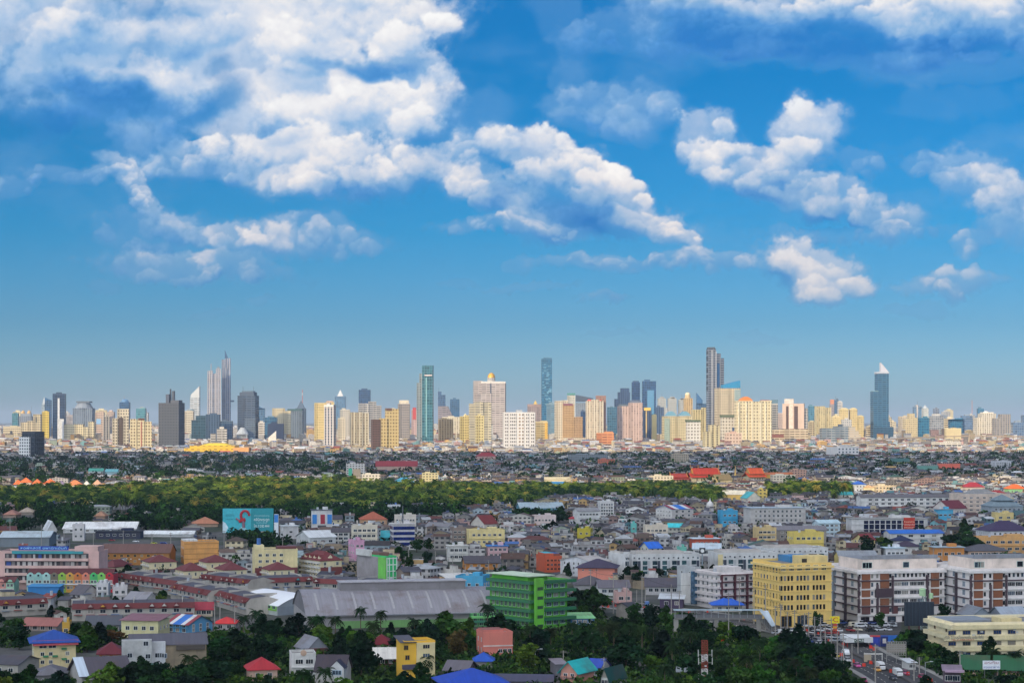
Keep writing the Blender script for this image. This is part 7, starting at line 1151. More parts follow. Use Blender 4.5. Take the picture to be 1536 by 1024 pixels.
 d = dist(764); o = MB().cyl(0, 0, 3.6, 0, 3.4, 0, 20).cyl(0, 0, 3.9, 3.41, 4, 0, 20).dome(0, 0, 3.3, 4.01, 4.0, 0, 20, 8).cyl(0, 0, .9, 7.8, 8.6, 0, 10).cyl(0, 0, .6, 8.61, 11.5, 0, 10, .05).build('white_stupa', paint('#e4e0dc', .6, .12), None, (gx(1065, d), d, 0)); tag(o, 'white bell shaped stupa with a pointed top', 'stupa'); hero('the white stupa', 1057, 1072, 748, 764, d)
 # sunlit buildings in and beyond the palms
 for nm, lab, x0, x1, yt, yb, wall, roof, rc, dep, yaw, rh, sh in (
  ('hall', 'sunlit yellow walled hall with a white roof beyond the stupa', 1084, 1122, 735, 751, '#eac468', 'gx', '#e2d8c0', 22, -10, 4, 'the sunlit yellow hall'), ('hall', 'sunlit white hall with a turquoise roof patch', 1114, 1142, 737, 756, '#f0e4d0', 'gy', '#4cb4b8', 20, 14, 6, 'the sunlit turquoise-roofed hall'), ('house', 'bright yellow blue based building at the end of the sunlit halls', 1138, 1151, 735, 752, '#ecd06a', 'flat', '#b8a060', 12, 0, None, None),
  ('building', 'sunlit white flat building left of the dark red temple roofs', 975, 1010, 714, 726, '#f0e2c4', 'flat', '#c8b898', 18, 4, None, 'the sunlit white flat building'), ('building', 'sunlit cream house with a yellow gable and blue sheds before it', 814, 856, 715, 724, '#eedfb4', 'gx', '#d8c8a0', 18, 6, 3, 'the sunlit cream house'), ('shed', 'low blue roofed sheds in the edge of the palms', 820, 850, 722, 728, '#4a90b8', 'gx', '#2c84c0', 12, 4, 2, None),
  ('building', 'sunlit white house below the white muralled block', 540, 570, 712, 727, '#f2ead8', 'flat', '#cfc4ae', 16, 10, None, 'the sunlit white house'), ('building', 'tan roofed hall with a blue cap sunk in the palms', 588, 622, 716, 728, '#d8bc94', 'hip', '#3a90b4', 20, 6, 6, None), ('building', 'sunlit cream house with a flat top beside the blue capped hall', 632, 657, 710, 724, '#eedfa8', 'flat', '#cfc08c', 14, 6, None, None),
  ('building', 'white block with a painted mural on its side wall', 518, 547, 696, 718, '#e6e0da', 'flat', '#a8a4a0', 18, 4, None, 'the white muralled block'), ('building', 'sunlit row of white and yellow shops right of the second temple', 1158, 1194, 713, 724, '#f4e6cc', 'flat', '#c8b088', 18, 6, None, 'the sunlit white shops'), ('building', 'yellow temple gallery with an orange roof line', 1148, 1190, 708, 719, '#ecb83c', 'gx', '#b8683c', 14, 4, 3, 'the yellow temple gallery'),
  ('building', 'pinkish sunlit terrace at the end of the yellow temple gallery', 1186, 1210, 705, 718, '#d8a890', 'flat', '#a88878', 16, 4, None, None), ('building', 'cream sunlit house on the lit edge before the very long white block', 1296, 1312, 727, 738, '#f2e0b0', 'hip', '#d8b080', 14, 0, 3, None), ('building', 'cream sunlit shop row behind the very long white block', 1312, 1345, 729, 738, '#ecd8b4', 'flat', '#b0a08c', 14, 4, None, None), ('building', 'pale sunlit house with teal roof at the end of the right palm clump', 1256, 1280, 737, 748, '#f0e8dc', 'gx', '#3aa4a8', 13, 6, 3, None),
  ('building', 'long sunlit shed with pinkish roof beside the flyover', 1424, 1514, 671, 681, '#efdcbc', 'gx', '#c8a890', 40, 2, 6, 'the pinkish flyover shed'), ('hall', 'curved yellow fronted hall at the foot of the brown and yellow tower', 569, 592, 679, 690, '#c8b080', 'gy', '#5c6470', 40, 4, 6, None), ('hall', 'very long dark red roofed hall above the palms', 562, 626, 691, 709, '#c0a090', 'gx', '#8c3038', 24, 4, 8, 'the long dark red hall'), ('hall', 'red hip roofed large house above the palms', 713, 745, 678, 693, '#c09890', 'hip', '#8e2e34', 24, 6, 8, 'the red hipped mansion'),
  ('building', 'long greyish slab block in the shade below the cream towers', 852, 912, 682, 694, '#7d8a94', 'flat', '#6c7882', 20, 4, None, 'the grey shaded slab'), ('building', 'tan slab block in the shade below the slender front tower', 1007, 1034, 681, 697, '#bcae98', 'flat', '#8a8070', 16, 8, None, 'the tan shaded slab'), ('building', 'orange red block in the shaded houses', 897, 922, 689, 698, '#cf6a48', 'flat', '#a85a40', 14, 4, None, None), ('hall', 'green roofed school hall in the trees beyond the orange roofs', 132, 154, 702, 712, '#c8d4d0', 'gx', '#4a9c8a', 16, 2, 4, 'the green-roofed hall'), ('hall', 'pale teal roofed hall right of the green roofed one', 157, 176, 703, 712, '#a8c8cc', 'gx', '#68aab0', 16, 4, 4, None)):
  b = Bld(nm, lab, 'building', x0, x1, yt, yb, wall, roof, rc, dep, yaw, rh, sh, mat=None if roof != 'flat' else facade(wall, '#6c645c', 4.2, 3.4, .5, .45, .12), rk='tile' if 'red' in lab or 'orange' in lab else None)
  if 'mural' in lab: b.pbox('mural_figure', 523, 528, 702, 713, -.2, -.01, plain('#2a8c7c')); b.pbox('mural_figure', 530, 541, 703, 714, -.2, -.01, plain('#8c8478'))
  if roof == 'flat': b.roofbox(.2, .5, 2.4)
 for k, (x0, x1, yt, yb, c) in enumerate(((18, 32, 719, 729, '#e0703a'), (27, 46, 716, 730, '#e4743c'), (46, 61, 718, 731, '#e07440'), (62, 84, 718, 731, '#e0703a'), (97, 123, 720, 733, '#dc8454'), (122, 134, 722, 731, '#e8e0d4'), (137, 151, 719, 730, '#d8a888'), (82, 98, 722, 731, '#8a7c98'))):
  b = Bld('villa', ('sunlit orange roofed villa at the far left of its row', 'largest sunlit orange roofed villa with a white gable', 'sunlit orange roofed villa between two larger ones', 'sunlit wide orange roofed villa right of the middle', 'sunlit pale orange roofed long villa', 'sunlit white walled small villa with a flat top', 'sunlit tan roofed villa at the end of the row', 'mauve roofed villa in the row of orange roofs')[k], 'house', x0, x1, yt, yb, '#f0dcc0', 'hip', c, 16, 8, 6, group='orange roofed villas beyond the palms', over=1); b.win(3, 1, 1.6, 1.8, pane='#5a4a44')
 d = 4000; o = MB().cyl(0, 0, 1.6, 0, gz(680, d), 0, 10, 1.1).build('chimney', paint('#c8bca4'), None, (gx(1366.5, d), d, 0)); tag(o, 'tall pale factory chimney beside the dark green roofed hall', 'chimney')
 d = 3700; o = MB().cyl(0, 0, 2.2, 0, gz(690, d), 0, 8, 1.6).build('water_tower', paint('#c8b08c'), None, (gx(823, d), d, 0)); tag(o, 'slim tan water tower standing in the shaded houses', 'tower')
middle()
# ---------------------------------------------------------------- the ordinary houses between
def pip(x, y, poly):
 c = False; n = len(poly)
 for i in range(n):
  (x1, y1), (x2, y2) = poly[i], poly[i - 1]
  if (y1 > y) != (y2 > y) and x < (x2 - x1) * (y - y1) / (y2 - y1) + x1: c = not c
 return c
GROVE = [(-330, 770), (-330, 748), (100, 746), (250, 737), (330, 729), (520, 729), (640, 740), (800, 738), (960, 738), (1010, 738), (1070, 742), (1095, 752), (1070, 760), (1000, 757), (930, 755), (860, 755), (800, 763), (700, 770), (580, 772), (480, 772), (350, 775), (200, 770)]
GROVE2 = [(1150, 752), (1150, 739), (1210, 733), (1275, 735), (1275, 748), (1215, 752)]
WOODS = [[(-330, 803), (-330, 771), (200, 771), (350, 776), (470, 773), (580, 773), (690, 772), (700, 780), (640, 790), (520, 788), (430, 788), (340, 800), (200, 798)], [(-330, 736), (-330, 697), (200, 694), (360, 690), (520, 690), (530, 716), (330, 718), (250, 726), (100, 734)],
   [(350, 826), (350, 812), (440, 814), (560, 820), (560, 832), (440, 830)], [(590, 872), (600, 832), (640, 820), (700, 838), (680, 866)], [(770, 788), (780, 770), (855, 770), (850, 794)], [(840, 935), (860, 895), (905, 900), (905, 940)], [(930, 880), (960, 862), (1060, 862), (1075, 872), (960, 878)],
   [(-60, 960), (-60, 946), (34, 950), (34, 975)], [(105, 985), (105, 950), (180, 945), (180, 965)], [(1425, 830), (1425, 795), (1480, 800), (1470, 832)], [(1285, 835), (1290, 818), (1330, 818), (1330, 838)]]
BELT = [(-60, 1090), (-60, 1012), (60, 1018), (180, 1010), (300, 1000), (318, 950), (420, 948), (480, 955), (760, 955), (860, 945), (960, 930), (1060, 925), (1090, 940), (1150, 962), (1230, 985), (1270, 1010), (1285, 1090)]
BELT2 = [(1400, 1090), (1360, 1020), (1340, 968), (1395, 965), (1405, 990), (1600, 990), (1600, 1090)]
def in_wood(px, py): return any(pip(px, py, w) for w in WOODS)
def near_road(x, d, m):
 return any((x - a) ** 2 + (d - b) ** 2 < m * m for a, b in ROAD) or any((x - a) ** 2 + (d - b) ** 2 < (m - 3) ** 2 for a, b in BACKROAD) or any((x - a) ** 2 + (d - b) ** 2 < (m - 6) ** 2 for a, b in SIDE)
def clear_of(px, w, yt, d, dep=12, hide=.32):
 """does something here keep out of the placed buildings and leave them in view?"""
 x0, x1 = px - w / 2, px + w / 2
 for h in HEROES:
  if h[2] < x0 or h[1] > x1 or h[5] > 4200: continue
  if h[5] - dep - 1 < d < h[5] + 24: return False
  if h[5] > d and h[5] - d < 420 and yt < h[4] - (h[4] - h[3]) * hide and HOR + CH * F / d > h[3]: return False
 return True
WALLS = [('#e6e4e2', 'white'), ('#d8d2c8', 'off-white'), ('#b4b0aa', 'grey'), ('#9a938c', 'dull grey'), ('#d8c8a4', 'cream'), ('#a89478', 'tan'), ('#8c7c70', 'brown'), ('#b8ccd4', 'pale blue'), ('#d4b0a8', 'pink'), ('#c0d0b8', 'pale green'), ('#d8b070', 'ochre'), ('#78aeb4', 'teal')]
ROOFS = [('#464650', 'dark grey'), ('#56565e', 'grey'), ('#34343c', 'charcoal'), ('#74747a', 'light grey'), ('#625048', 'rusty'), ('#523830', 'brown'), ('#5c2c2c', 'maroon'), ('#a4a8ac', 'silver'), ('#3a64a0', 'blue'), ('#8c4438', 'red'), ('#3c6c60', 'green'), ('#b8bcc0', 'white')]
WW = [12, 9, 7, 5, 7, 4, 5, 3, 2, 2, 2, 2]; RW = [10, 9, 8, 7, 7, 5, 4, 5, 2, 2, 1, 3]
def houses():
 rs = random.Random(77); L = []
 d = 846.0
 while d < 4760:
  step = 13 if d < 1500 else 15 if d < 2300 else 25 if d < 3600 else 34; py = HOR + CH * F / d; half = 1080 * d / F; x = -half + rs.uniform(0, 10)
  while x < half:
   w = rs.choice((4.5, 5, 6, 7, 8, 10, 12, 18 if d > 1200 else 13)); w = w * (1.0 if d < 2300 else 1.5); px = 768 + x / d * F; dd = d + rs.uniform(-4, 4)
   ok = not (pip(px, py, GROVE) or pip(px, py, GROVE2) or pip(px, py, BELT) or pip(px, py, BELT2)) and not near_road(x, dd, 24)
   if ok:
    wood = in_wood(px, py); p = (.2 if py < 737 else .06) if wood else .93 if py > 755 else .88
    if px < 430 and 775 < py < 846: p = .05
    if px < 330 and py > 846: p = .9
    if 1130 < px < 1420 and 930 < py: p = 0
    if px > 1340 and py > 940: p = .25
    ok = rs.random() < p
   if ok:
    h = rs.choice((3.2, 3.4, 5.6, 6.2, 6.4, 8.6, 9.4)) if not (py > 862 and px < 400) else rs.choice((3.2, 3.6, 5.2, 5.8)); h *= 1.0 if d < 2300 else 1.15
    yt = HOR - (h + 2 - CH) * F / dd; wp = w * F / dd
    if clear_of(px, wp, yt, dd, 13): L.append((x, dd, w, rs.uniform(8, 12), h, rs.choices(range(12), WW)[0], rs.choices(range(12), RW)[0], rs.choices(('gx', 'gy', 'hip', 'flat', 'shed'), (5, 3, 2, 4, 3))[0], rs.choice((0, 0, 6, -8, 14, -14, 30, -26)), px, py))
   x += w + (rs.uniform(.4, 2.2) if rs.random() < .8 else rs.uniform(3, 8))
  d += step
 L.sort(key=lambda e: (not -8 < e[9] < 1544, e[1])); return L
HOUSES = houses()
def single_house(e, i):
 x, d, w, dep, h, wi, ri, kind, yaw, px, py = e; rs = random.Random(i); wc, wn = WALLS[wi]; rc, rn = ROOFS[ri]; wm, rm = paint(wc, .8, .62), roofing(rc, 'tile' if rn in ('maroon', 'red', 'brown') else 'metal')
 o = MB().box(-w / 2, w / 2, 0, dep, 0, h, 0, 1).build('house', [wm, paint('#77757a')], None, (x, d, 0), R(yaw)); rh = min(w, dep) * rs.uniform(.18, .3)
 if kind in ('gx', 'gy'): MB().gable(-w / 2, w / 2, 0, dep, h + .02, rh, 0, 1, rs.uniform(.3, .9), kind[1]).build('roof', [rm, wm], o)
 elif kind == 'hip': MB().hip(-w / 2, w / 2, 0, dep, h + .22, rh, 0, rs.uniform(.5, 1)).build('roof', rm, o)
 elif kind == 'shed': MB().face([(-w / 2 - .5, -.8, h - .3), (w / 2 + .5, -.8, h - .3), (w / 2 + .5, dep + .4, h + 1.2), (-w / 2 - .5, dep + .4, h + 1.2)]).face([(-w / 2 - .5, -.8, h - .42), (-w / 2 - .5, dep + .4, h + 1.08), (w / 2 + .5, dep + .4, h + 1.08), (w / 2 + .5, -.8, h - .42)]).build('roof', rm, o)
 else:
  MB().box(-w / 2 - .04, w / 2 + .04, -.04, .2, h + .003, h + .8).box(-w / 2 - .04, -w / 2 + .2, .21, dep, h + .003, h + .8).box(w / 2 - .2, w / 2 + .04, .21, dep, h + .003, h + .8).build('parapet', wm, o); a = rs.uniform(-.3, .1) * w
  MB().box(a, a + w * .45, dep * .35, dep * .9, h + .01, h + 2.4).face([(a - .4, dep * .3, h + 2.42), (a + w * .45 + .4, dep * .3, h + 2.42), (a + w * .45 + .4, dep * .95, h + 2.9), (a - .4, dep * .95, h + 2.9)], 1).build('roof_room', [wm, rm], o)
 me = win_mesh(*rs.choice(((1.3, 1.2), (1.8, 1.3), (2.4, 1.4), (1.1, 1.3))), '#b4b0a8', '#20262e', 1); n = max(1, int(w / 4)); fl = max(1, int(h / 2.9))
 for j in range(fl):
  for k in range(n):
   if rs.random() < .82: link('window', me, o, (-w / 2 + w * (k + .5) / n, 0, .95 + j * 2.9))
 if rs.random() < .5 and h > 5: MB().face([(-w / 2 - .1, -1.6, 2.75), (w / 2 + .1, -1.6, 2.75), (w / 2 + .1, -.02, 3.25), (-w / 2 - .1, -.02, 3.25)]).face([(-w / 2 - .1, -1.6, 2.65), (-w / 2 - .1, -.02, 3.15), (w / 2 + .1, -.02, 3.15), (w / 2 + .1, -1.6, 2.65)]).build('awning', roofing(rs.choice(ROOFS)[0]), o)
 if rs.random() < .25: MB().cyl(rs.uniform(-.3, .3) * w, dep * .6, .7, h + rh * .5, h + rh + 1.6, 0, 10).build('water_tank', plain('#b8bcc2', .4, .3), o)
 if rs.random() < .3: link('air_conditioner', ACM(), o, (rs.uniform(-.4, .4) * w, -.02, h * .7))
 tag(o, None, 'house', 'ordinary houses of the near city'); st = {1: 'low', 2: 'two-storey', 3: 'three-storey'}[min(3, fl)]
 AUTO.append((o, f'{st} {wn} house with ' + ('a flat roof' if kind == 'flat' else f'a {rn} ' + {'gx': 'ridge', 'gy': 'gable', 'hip': 'hip', 'shed': 'lean-to'}[kind] + ' roof'), px, HOR - (h - CH) * F / d, d))
NS = 285
for i, e in enumerate(HOUSES[:NS]): single_house(e, i)
def mass_houses(L, name, seed, bright=0):
 """the houses past the first 300, each with its own walls, roof and colours"""
 rs = random.Random(seed); V, Q, C, M, U = [], [], [], [], []
 def quad(p, c, m, uv=((0, 0),) * 4):
  i = len(V); V.extend(p); Q.append((i, i + 1, i + 2, i + 3)); C.append((*c, 1)); M.append(m); U.extend(uv)
 for x, d, w, dep, h, wi, ri, kind, yaw, px, py in L:
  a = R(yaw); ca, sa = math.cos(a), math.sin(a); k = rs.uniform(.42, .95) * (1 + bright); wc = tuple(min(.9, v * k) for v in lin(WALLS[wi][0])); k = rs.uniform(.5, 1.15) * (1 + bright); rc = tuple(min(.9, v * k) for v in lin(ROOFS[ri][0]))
  T = lambda X, Y, Z: (x + X * ca - Y * sa, d + X * sa + Y * ca, Z)
  b = [(-w / 2, 0), (w / 2, 0), (w / 2, dep), (-w / 2, dep)]
  for i in range(4):
   (xa, ya), (xb, yb) = b[i], b[(i + 1) % 4]; l = math.hypot(xb - xa, yb - ya); quad([T(xa, ya, 0), T(xb, yb, 0), T(xb, yb, h), T(xa, ya, h)], wc, 0, ((0, 0), (l, 0), (l, h), (0, h)))
  o = .6; rh = min(w, dep) * rs.uniform(.16, .28)
  if kind == 'gx':
   quad([T(-w / 2 - o, -o, h), T(w / 2 + o, -o, h), T(w / 2 + o, dep / 2, h + rh), T(-w / 2 - o, dep / 2, h + rh)], rc, 1); quad([T(w / 2 + o, dep + o, h), T(-w / 2 - o, dep + o, h), T(-w / 2 - o, dep / 2, h + rh), T(w / 2 + o, dep / 2, h + rh)], rc, 1)
   for s in (-1, 1): quad([T(s * w / 2, 0, h), T(s * w / 2, dep, h), T(s * w / 2, dep / 2, h + rh - .1), T(s * w / 2, dep / 2, h + rh - .12)], wc, 0)
  elif kind == 'gy':
   quad([T(-w / 2 - o, -o, h), T(0, -o, h + rh), T(0, dep + o, h + rh), T(-w / 2 - o, dep + o, h)][::-1], rc, 1); quad([T(0, -o, h + rh), T(w / 2 + o, -o, h), T(w / 2 + o, dep + o, h), T(0, dep + o, h + rh)][::-1], rc, 1); quad([T(-w / 2, 0, h), T(w / 2, 0, h), T(0, 0, h + rh - .1), T(-.05, 0, h + rh - .1)], wc, 0)
  elif kind == 'hip':
   r = min(w, dep) / 2; A, B, C_, D_ = T(-w / 2 - o, -o, h), T(w / 2 + o, -o, h), T(w / 2 + o, dep + o, h), T(-w / 2 - o, dep + o, h)
   P, P2 = (T(-w / 2 + r, dep / 2, h + rh), T(w / 2 - r, dep / 2, h + rh)) if w >= dep else (T(-.05, dep / 2, h + rh), T(.05, dep / 2, h + rh)); quad([A, B, P2, P], rc, 1); quad([C_, D_, P, P2], rc, 1); quad([B, C_, P2, P2], rc, 1); quad([D_, A, P, P], rc, 1)
  elif kind == 'shed': quad([T(-w / 2 - o, -o, h - .2), T(w / 2 + o, -o, h - .2), T(w / 2 + o, dep + o, h + 1.3), T(-w / 2 - o, dep + o, h + 1.3)], rc, 1)
  else:
   quad([T(-w / 2, 0, h), T(w / 2, 0, h), T(w / 2, dep, h), T(-w / 2, dep, h)], rc, 1); a0, a1, hh = -w * rs.uniform(.1, .4), w * rs.uniform(.05, .3), h + rs.uniform(1.6, 2.8)
   quad([T(a0, dep * .3, h), T(a1, dep * .3, h), T(a1, dep * .3, hh), T(a0, dep * .3, hh)], wc, 0); quad([T(a0, dep * .3, hh), T(a1, dep * .3, hh), T(a1, dep * .9, hh), T(a0, dep * .9, hh)], rc, 1); quad([T(a0, dep * .9, h), T(a0, dep * .3, h), T(a0, dep * .3, hh), T(a0, dep * .9, hh)], wc, 0)
  for _ in range(rs.choice((0, 1, 1, 2))):
   bw, bh, bx, by = rs.uniform(.8, 2.6), rs.uniform(.8, 2.2), rs.uniform(-.4, .25) * w, rs.uniform(.1, .5) * dep; z0 = h + (rh * .35 if kind != 'flat' else 0); cc = rs.choice((wc, rc, (.45, .46, .48), (.12, .12, .13), (.05, .09, .2)))
   quad([T(bx, by, z0 - .8), T(bx + bw, by, z0 - .8), T(bx + bw, by, z0 + bh), T(bx, by, z0 + bh)], cc, 1); quad([T(bx, by, z0 + bh), T(bx + bw, by, z0 + bh), T(bx + bw, by + bw, z0 + bh), T(bx, by + bw, z0 + bh)], cc, 1); quad([T(bx, by + bw, z0 - .8), T(bx, by, z0 - .8), T(bx, by, z0 + bh), T(bx, by + bw, z0 + bh)], cc, 1)
  if rs.random() < .4: zz = h * .5; quad([T(-w / 2, -1.5, zz - .3), T(w / 2, -1.5, zz - .3), T(w / 2, -.03, zz + .2), T(-w / 2, -.03, zz + .2)], tuple(v * .9 for v in rc), 1)
 def cm(nm, windows):
  m, nt, b = new_mat(nm); at = nt.nodes.new('ShaderNodeAttribute'); at.attribute_name = 'Col'; n = ramp01(nt, noise(nt, objco(nt), .35, 4), .38, .72); c = mix(nt, mth(nt, 'MULTIPLY', n, .42), at.outputs['Color'], (.10, .075, .06))
  if windows:
   uv = nt.nodes.new('ShaderNodeUVMap'); uv.uv_map = 'UVMap'; s = nt.nodes.new('ShaderNodeSeparateXYZ'); nt.links.new(uv.outputs[0], s.inputs[0])
   def win(v, p, f): return mth(nt, 'LESS_THAN', mth(nt, 'ABSOLUTE', mth(nt, 'SUBTRACT', mth(nt, 'FRACT', mth(nt, 'DIVIDE', v, p)), .5)), f / 2)
   c = mix(nt, mth(nt, 'MULTIPLY', mth(nt, 'MULTIPLY', win(s.outputs[0], 3.6, .55), win(s.outputs[1], 3.0, .46)), .92), c, (.012, .014, .020))
  nt.links.new(c, b.inputs['Base Color']); b.inputs['Roughness'].default_value = .75; return m
 me = bulk(name, V, Q, [cm('house_walls', True), cm('house_roofs', False)], M, U, C); return tag(link(name, me), kind='stuff')
mass_houses(HOUSES[NS:], 'distant_houses', 5)['label'] = 'tight mass of small houses and roofs in the shade between the palms and the towers'
def sunlit_city():
 rs = random.Random(9); L = []; d = 4700.0
 while d < 14500:
  half = 1000 * d / F; x = -half; step = 27 if d < 6500 else 60
  while x < half:
   w = rs.uniform(9, 27) * (1 if d < 7000 else 1.5); px = 768 + x / d * F; h = rs.choice((5, 6, 7, 7, 8, 9, 10, 12, 14, 18, 24 if d > 5600 else 12, 36 if d > 6600 else 9)) * (1 if d < 7500 else 1.3)
   if rs.random() < .85 and not (262 < px < 382 and d < 4960): L.append((x, d + rs.uniform(-15, 15), w, rs.uniform(9, 18), h, rs.choices(range(12), (14, 10, 3, 2, 14, 4, 1, 1, 4, 1, 5, 1))[0], rs.choices(range(12), (1, 3, 0, 5, 4, 3, 2, 6, 2, 6, 1, 9))[0], rs.choices(('gx', 'flat', 'hip', 'shed'), (5, 6, 2, 3))[0], rs.choice((0, 8, -8, 20)), px, 0))
   x += w * rs.uniform(.9, 1.8)
  d += step
 return L
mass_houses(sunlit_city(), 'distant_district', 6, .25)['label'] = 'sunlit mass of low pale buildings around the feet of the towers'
# ---------------------------------------------------------------- trees, palms, undergrowth
def leaf_mat(name, tint, col_attr=True, tr=.18):
 m, nt, b = new_mat(name); at = nt.nodes.new('ShaderNodeAttribute'); at.attribute_name = 'Col'; oi = nt.nodes.new('ShaderNodeObjectInfo')
 c = mix(nt, 1.0, at.outputs['Color'], oi.outputs['Color'], 'MULTIPLY'); c = mix(nt, 1.0, c, tint, 'MULTIPLY'); nt.links.new(c, b.inputs['Base Color']); b.inputs['Roughness'].default_value = .9; b.inputs['Specular IOR Level'].default_value = .06
 o = [n for n in nt.nodes if n.type == 'OUTPUT_MATERIAL'][0]; t = nt.nodes.new('ShaderNodeBsdfTranslucent'); nt.links.new(c, t.inputs[0]); mx = nt.nodes.new('ShaderNodeMixShader'); mx.inputs[0].default_value = tr; nt.links.new(b.outputs[0], mx.inputs[1]); nt.links.new(t.outputs[0], mx.inputs[2]); nt.links.new(mx.outputs[0], o.inputs[0]); return m
LEAF = leaf_mat('leaves', (1, 1, 1)); BARK = plain('#4a3c30', .9)
NP = np.random.RandomState(3)
def cards(cent, size, up=.35):
 """leaf clusters: one small bent quad per centre, turned every way"""
 n = len(cent); a = NP.normal(size=(n, 3)); a[:, 2] += up; a /= np.linalg.norm(a, axis=1)[:, None]; t = np.cross(a, NP.normal(size=(n, 3))); t /= np.linalg.norm(t, axis=1)[:, None] + 1e-9; s = np.cross(a, t); k = (size * NP.uniform(.6, 1.25, n))[:, None]
 V = np.stack([cent - t * k - s * k * .55, cent + t * k * .3 - s * k * .8, cent + t * k + s * k * .5, cent - t * k * .4 + s * k * .75], 1); return V
def crown_mesh(seed, n=560, r=(4.2, 4.2, 3.4), size=.62, lumps=11, shape='round'):
 global NP; NP = np.random.RandomState(seed); L = NP.normal(size=(lumps, 3)); L /= np.linalg.norm(L, axis=1)[:, None]; L *= NP.uniform(.35, .78, (lumps, 1)); lr = NP.uniform(.30, .55, lumps); tone = NP.uniform(.62, 1.45, lumps); li = NP.randint(0, lumps, n); p = NP.normal(size=(n, 3)); p /= np.linalg.norm(p, axis=1)[:, None]; p *= NP.uniform(.55, 1.05, (n, 1)) ** .6
 c = L[li] + p * lr[li][:, None]
 if shape == 'tall': c[:, :2] *= (1.05 - .5 * np.clip(c[:, 2:3], -1, 1))
 c = c * np.array(r) + np.array([0, 0, r[2] * 1.0]); V = cards(c, np.full(n, size)); f = tone[li] * NP.uniform(.75, 1.3, n); hue = NP.uniform(-.15, .15, n)
 C = np.stack([f * (1 + hue), f, f * (1 - .5 * hue), np.ones(n)], 1); return bulk('crown', V.reshape(-1, 3), np.arange(n * 4).reshape(-1, 4), [LEAF], col=C)
CROWNS = [crown_mesh(s, 620, r, sz, l, sh) for s, r, sz, l, sh in ((1, (4.4, 4.2, 3.6), .60, 12, 'round'), (2, (3.6, 3.8, 4.4), .58, 10, 'tall'), (3, (5.2, 4.8, 3.0), .66, 14, 'round'), (4, (3.9, 4.0, 3.8), .54, 9, 'round'), (5, (4.6, 4.6, 4.2), .64, 15, 'tall'))]
def trunk_mesh(seed):
 rs = random.Random(seed); m = MB(); m.cyl(0, 0, .32, 0, 3.2, 0, 7, .2)
 for k in range(5): a = rs.uniform(0, 6.28); m.bar((0, 0, 2.4 + k * .2), (math.cos(a) * 1.9, math.sin(a) * 1.9, 4.6 + rs.uniform(0, 1.2)), .10, 0, 5)
 return m.mesh('trunk', [BARK])
TRUNKS = [trunk_mesh(s) for s in (1, 2, 3)]
GREENS = [((.012, .032, .012), 'dark green'), ((.018, .048, .014), 'deep green'), ((.030, .076, .014), 'mid green'), ((.062, .115, .016), 'yellow green'), ((.009, .024, .012), 'near-black green'), ((.09, .065, .02), 'brownish')]
def tree(x, d, h, gi, rs, px=None, label=None, wide=1.0):
 k = h / 9.0; o = link('broadleaf_tree', None, None, (x, d, -.1), rs.uniform(0, 6.28)); ci = rs.randrange(5); c = link('crown', CROWNS[ci], o, (0, 0, 2.2 * k)); c.scale = (k * wide * rs.uniform(.9, 1.15), k * wide * rs.uniform(.9, 1.15), k * rs.uniform(.85, 1.05)); t = link('trunk', rs.choice(TRUNKS), o); t.scale = (k, k, k)
 col = tuple(v * rs.uniform(.85, 1.2) for v in GREENS[gi][0]); c.color = (*col, 1); tag(o, label, 'tree', None if label else 'trees between the near houses')
 if not label: AUTO.append((o, ('tall ' if h > 11 else 'small ' if h < 6.5 else '') + ('spreading ' if wide > 1.15 else '') + GREENS[gi][1] + ' tree', px, HOR - (h - CH) * F / d, d))
 return o
def frond_quads(ln, droop, w, seg, az, rs, lift):
 """one feathered palm leaf: two rows of hanging leaflets along an arching rib"""
 Q = []; pts = []
 for i in range(seg + 1): t = i / seg; pts.append(np.array([ln * t * (1 - .18 * t), 0, lift * ln * t - droop * ln * t * t]))
 for i in range(seg):
  a, b = pts[i], pts[i + 1]; t = (i + .5) / seg; ww = w * math.sin(math.pi * min(1, .18 + t * .80)) + .08; tip = b + (b - a) * .25
  for s in (-1, 1): Q.append([a, a + (b - a) * .62, tip + np.array([.1 * ww, s * ww, -.55 * ww]), a + (b - a) * .35 + np.array([0, s * ww, -.5 * ww])])
 Q = np.array(Q); ca, sa = math.cos(az), math.sin(az); x, y = Q[..., 0].copy(), Q[..., 1].copy(); Q[..., 0] = x * ca - y * sa; Q[..., 1] = x * sa + y * ca; return Q
def palm_mesh(seed, n=19, seg=7, ln=4.2):
 rs = random.Random(seed); A, C = [], []
 for k in range(n):
  lev = k / n; q = frond_quads(ln * rs.uniform(.8, 1.1), rs.uniform(.55, .9) + .35 * lev, .75, seg, k * 2.4 + rs.uniform(-.2, .2), rs, .95 - 1.05 * lev); A.append(q); f = rs.uniform(.7, 1.3); C += [(f * (1.35 if lev > .8 else 1), f, f * .9, 1)] * len(q)
 A = np.concatenate(A); return bulk('crown', A.reshape(-1, 3), np.arange(len(A) * 4).reshape(-1, 4), [LEAF], col=C)
PALMS = [palm_mesh(s) for s in (1, 2, 3)]
PTRUNK = MB().cyl(0, 0, .26, 0, 1.0, 0, 7, .15).mesh('trunk', [plain('#6a5c4c', .9)])
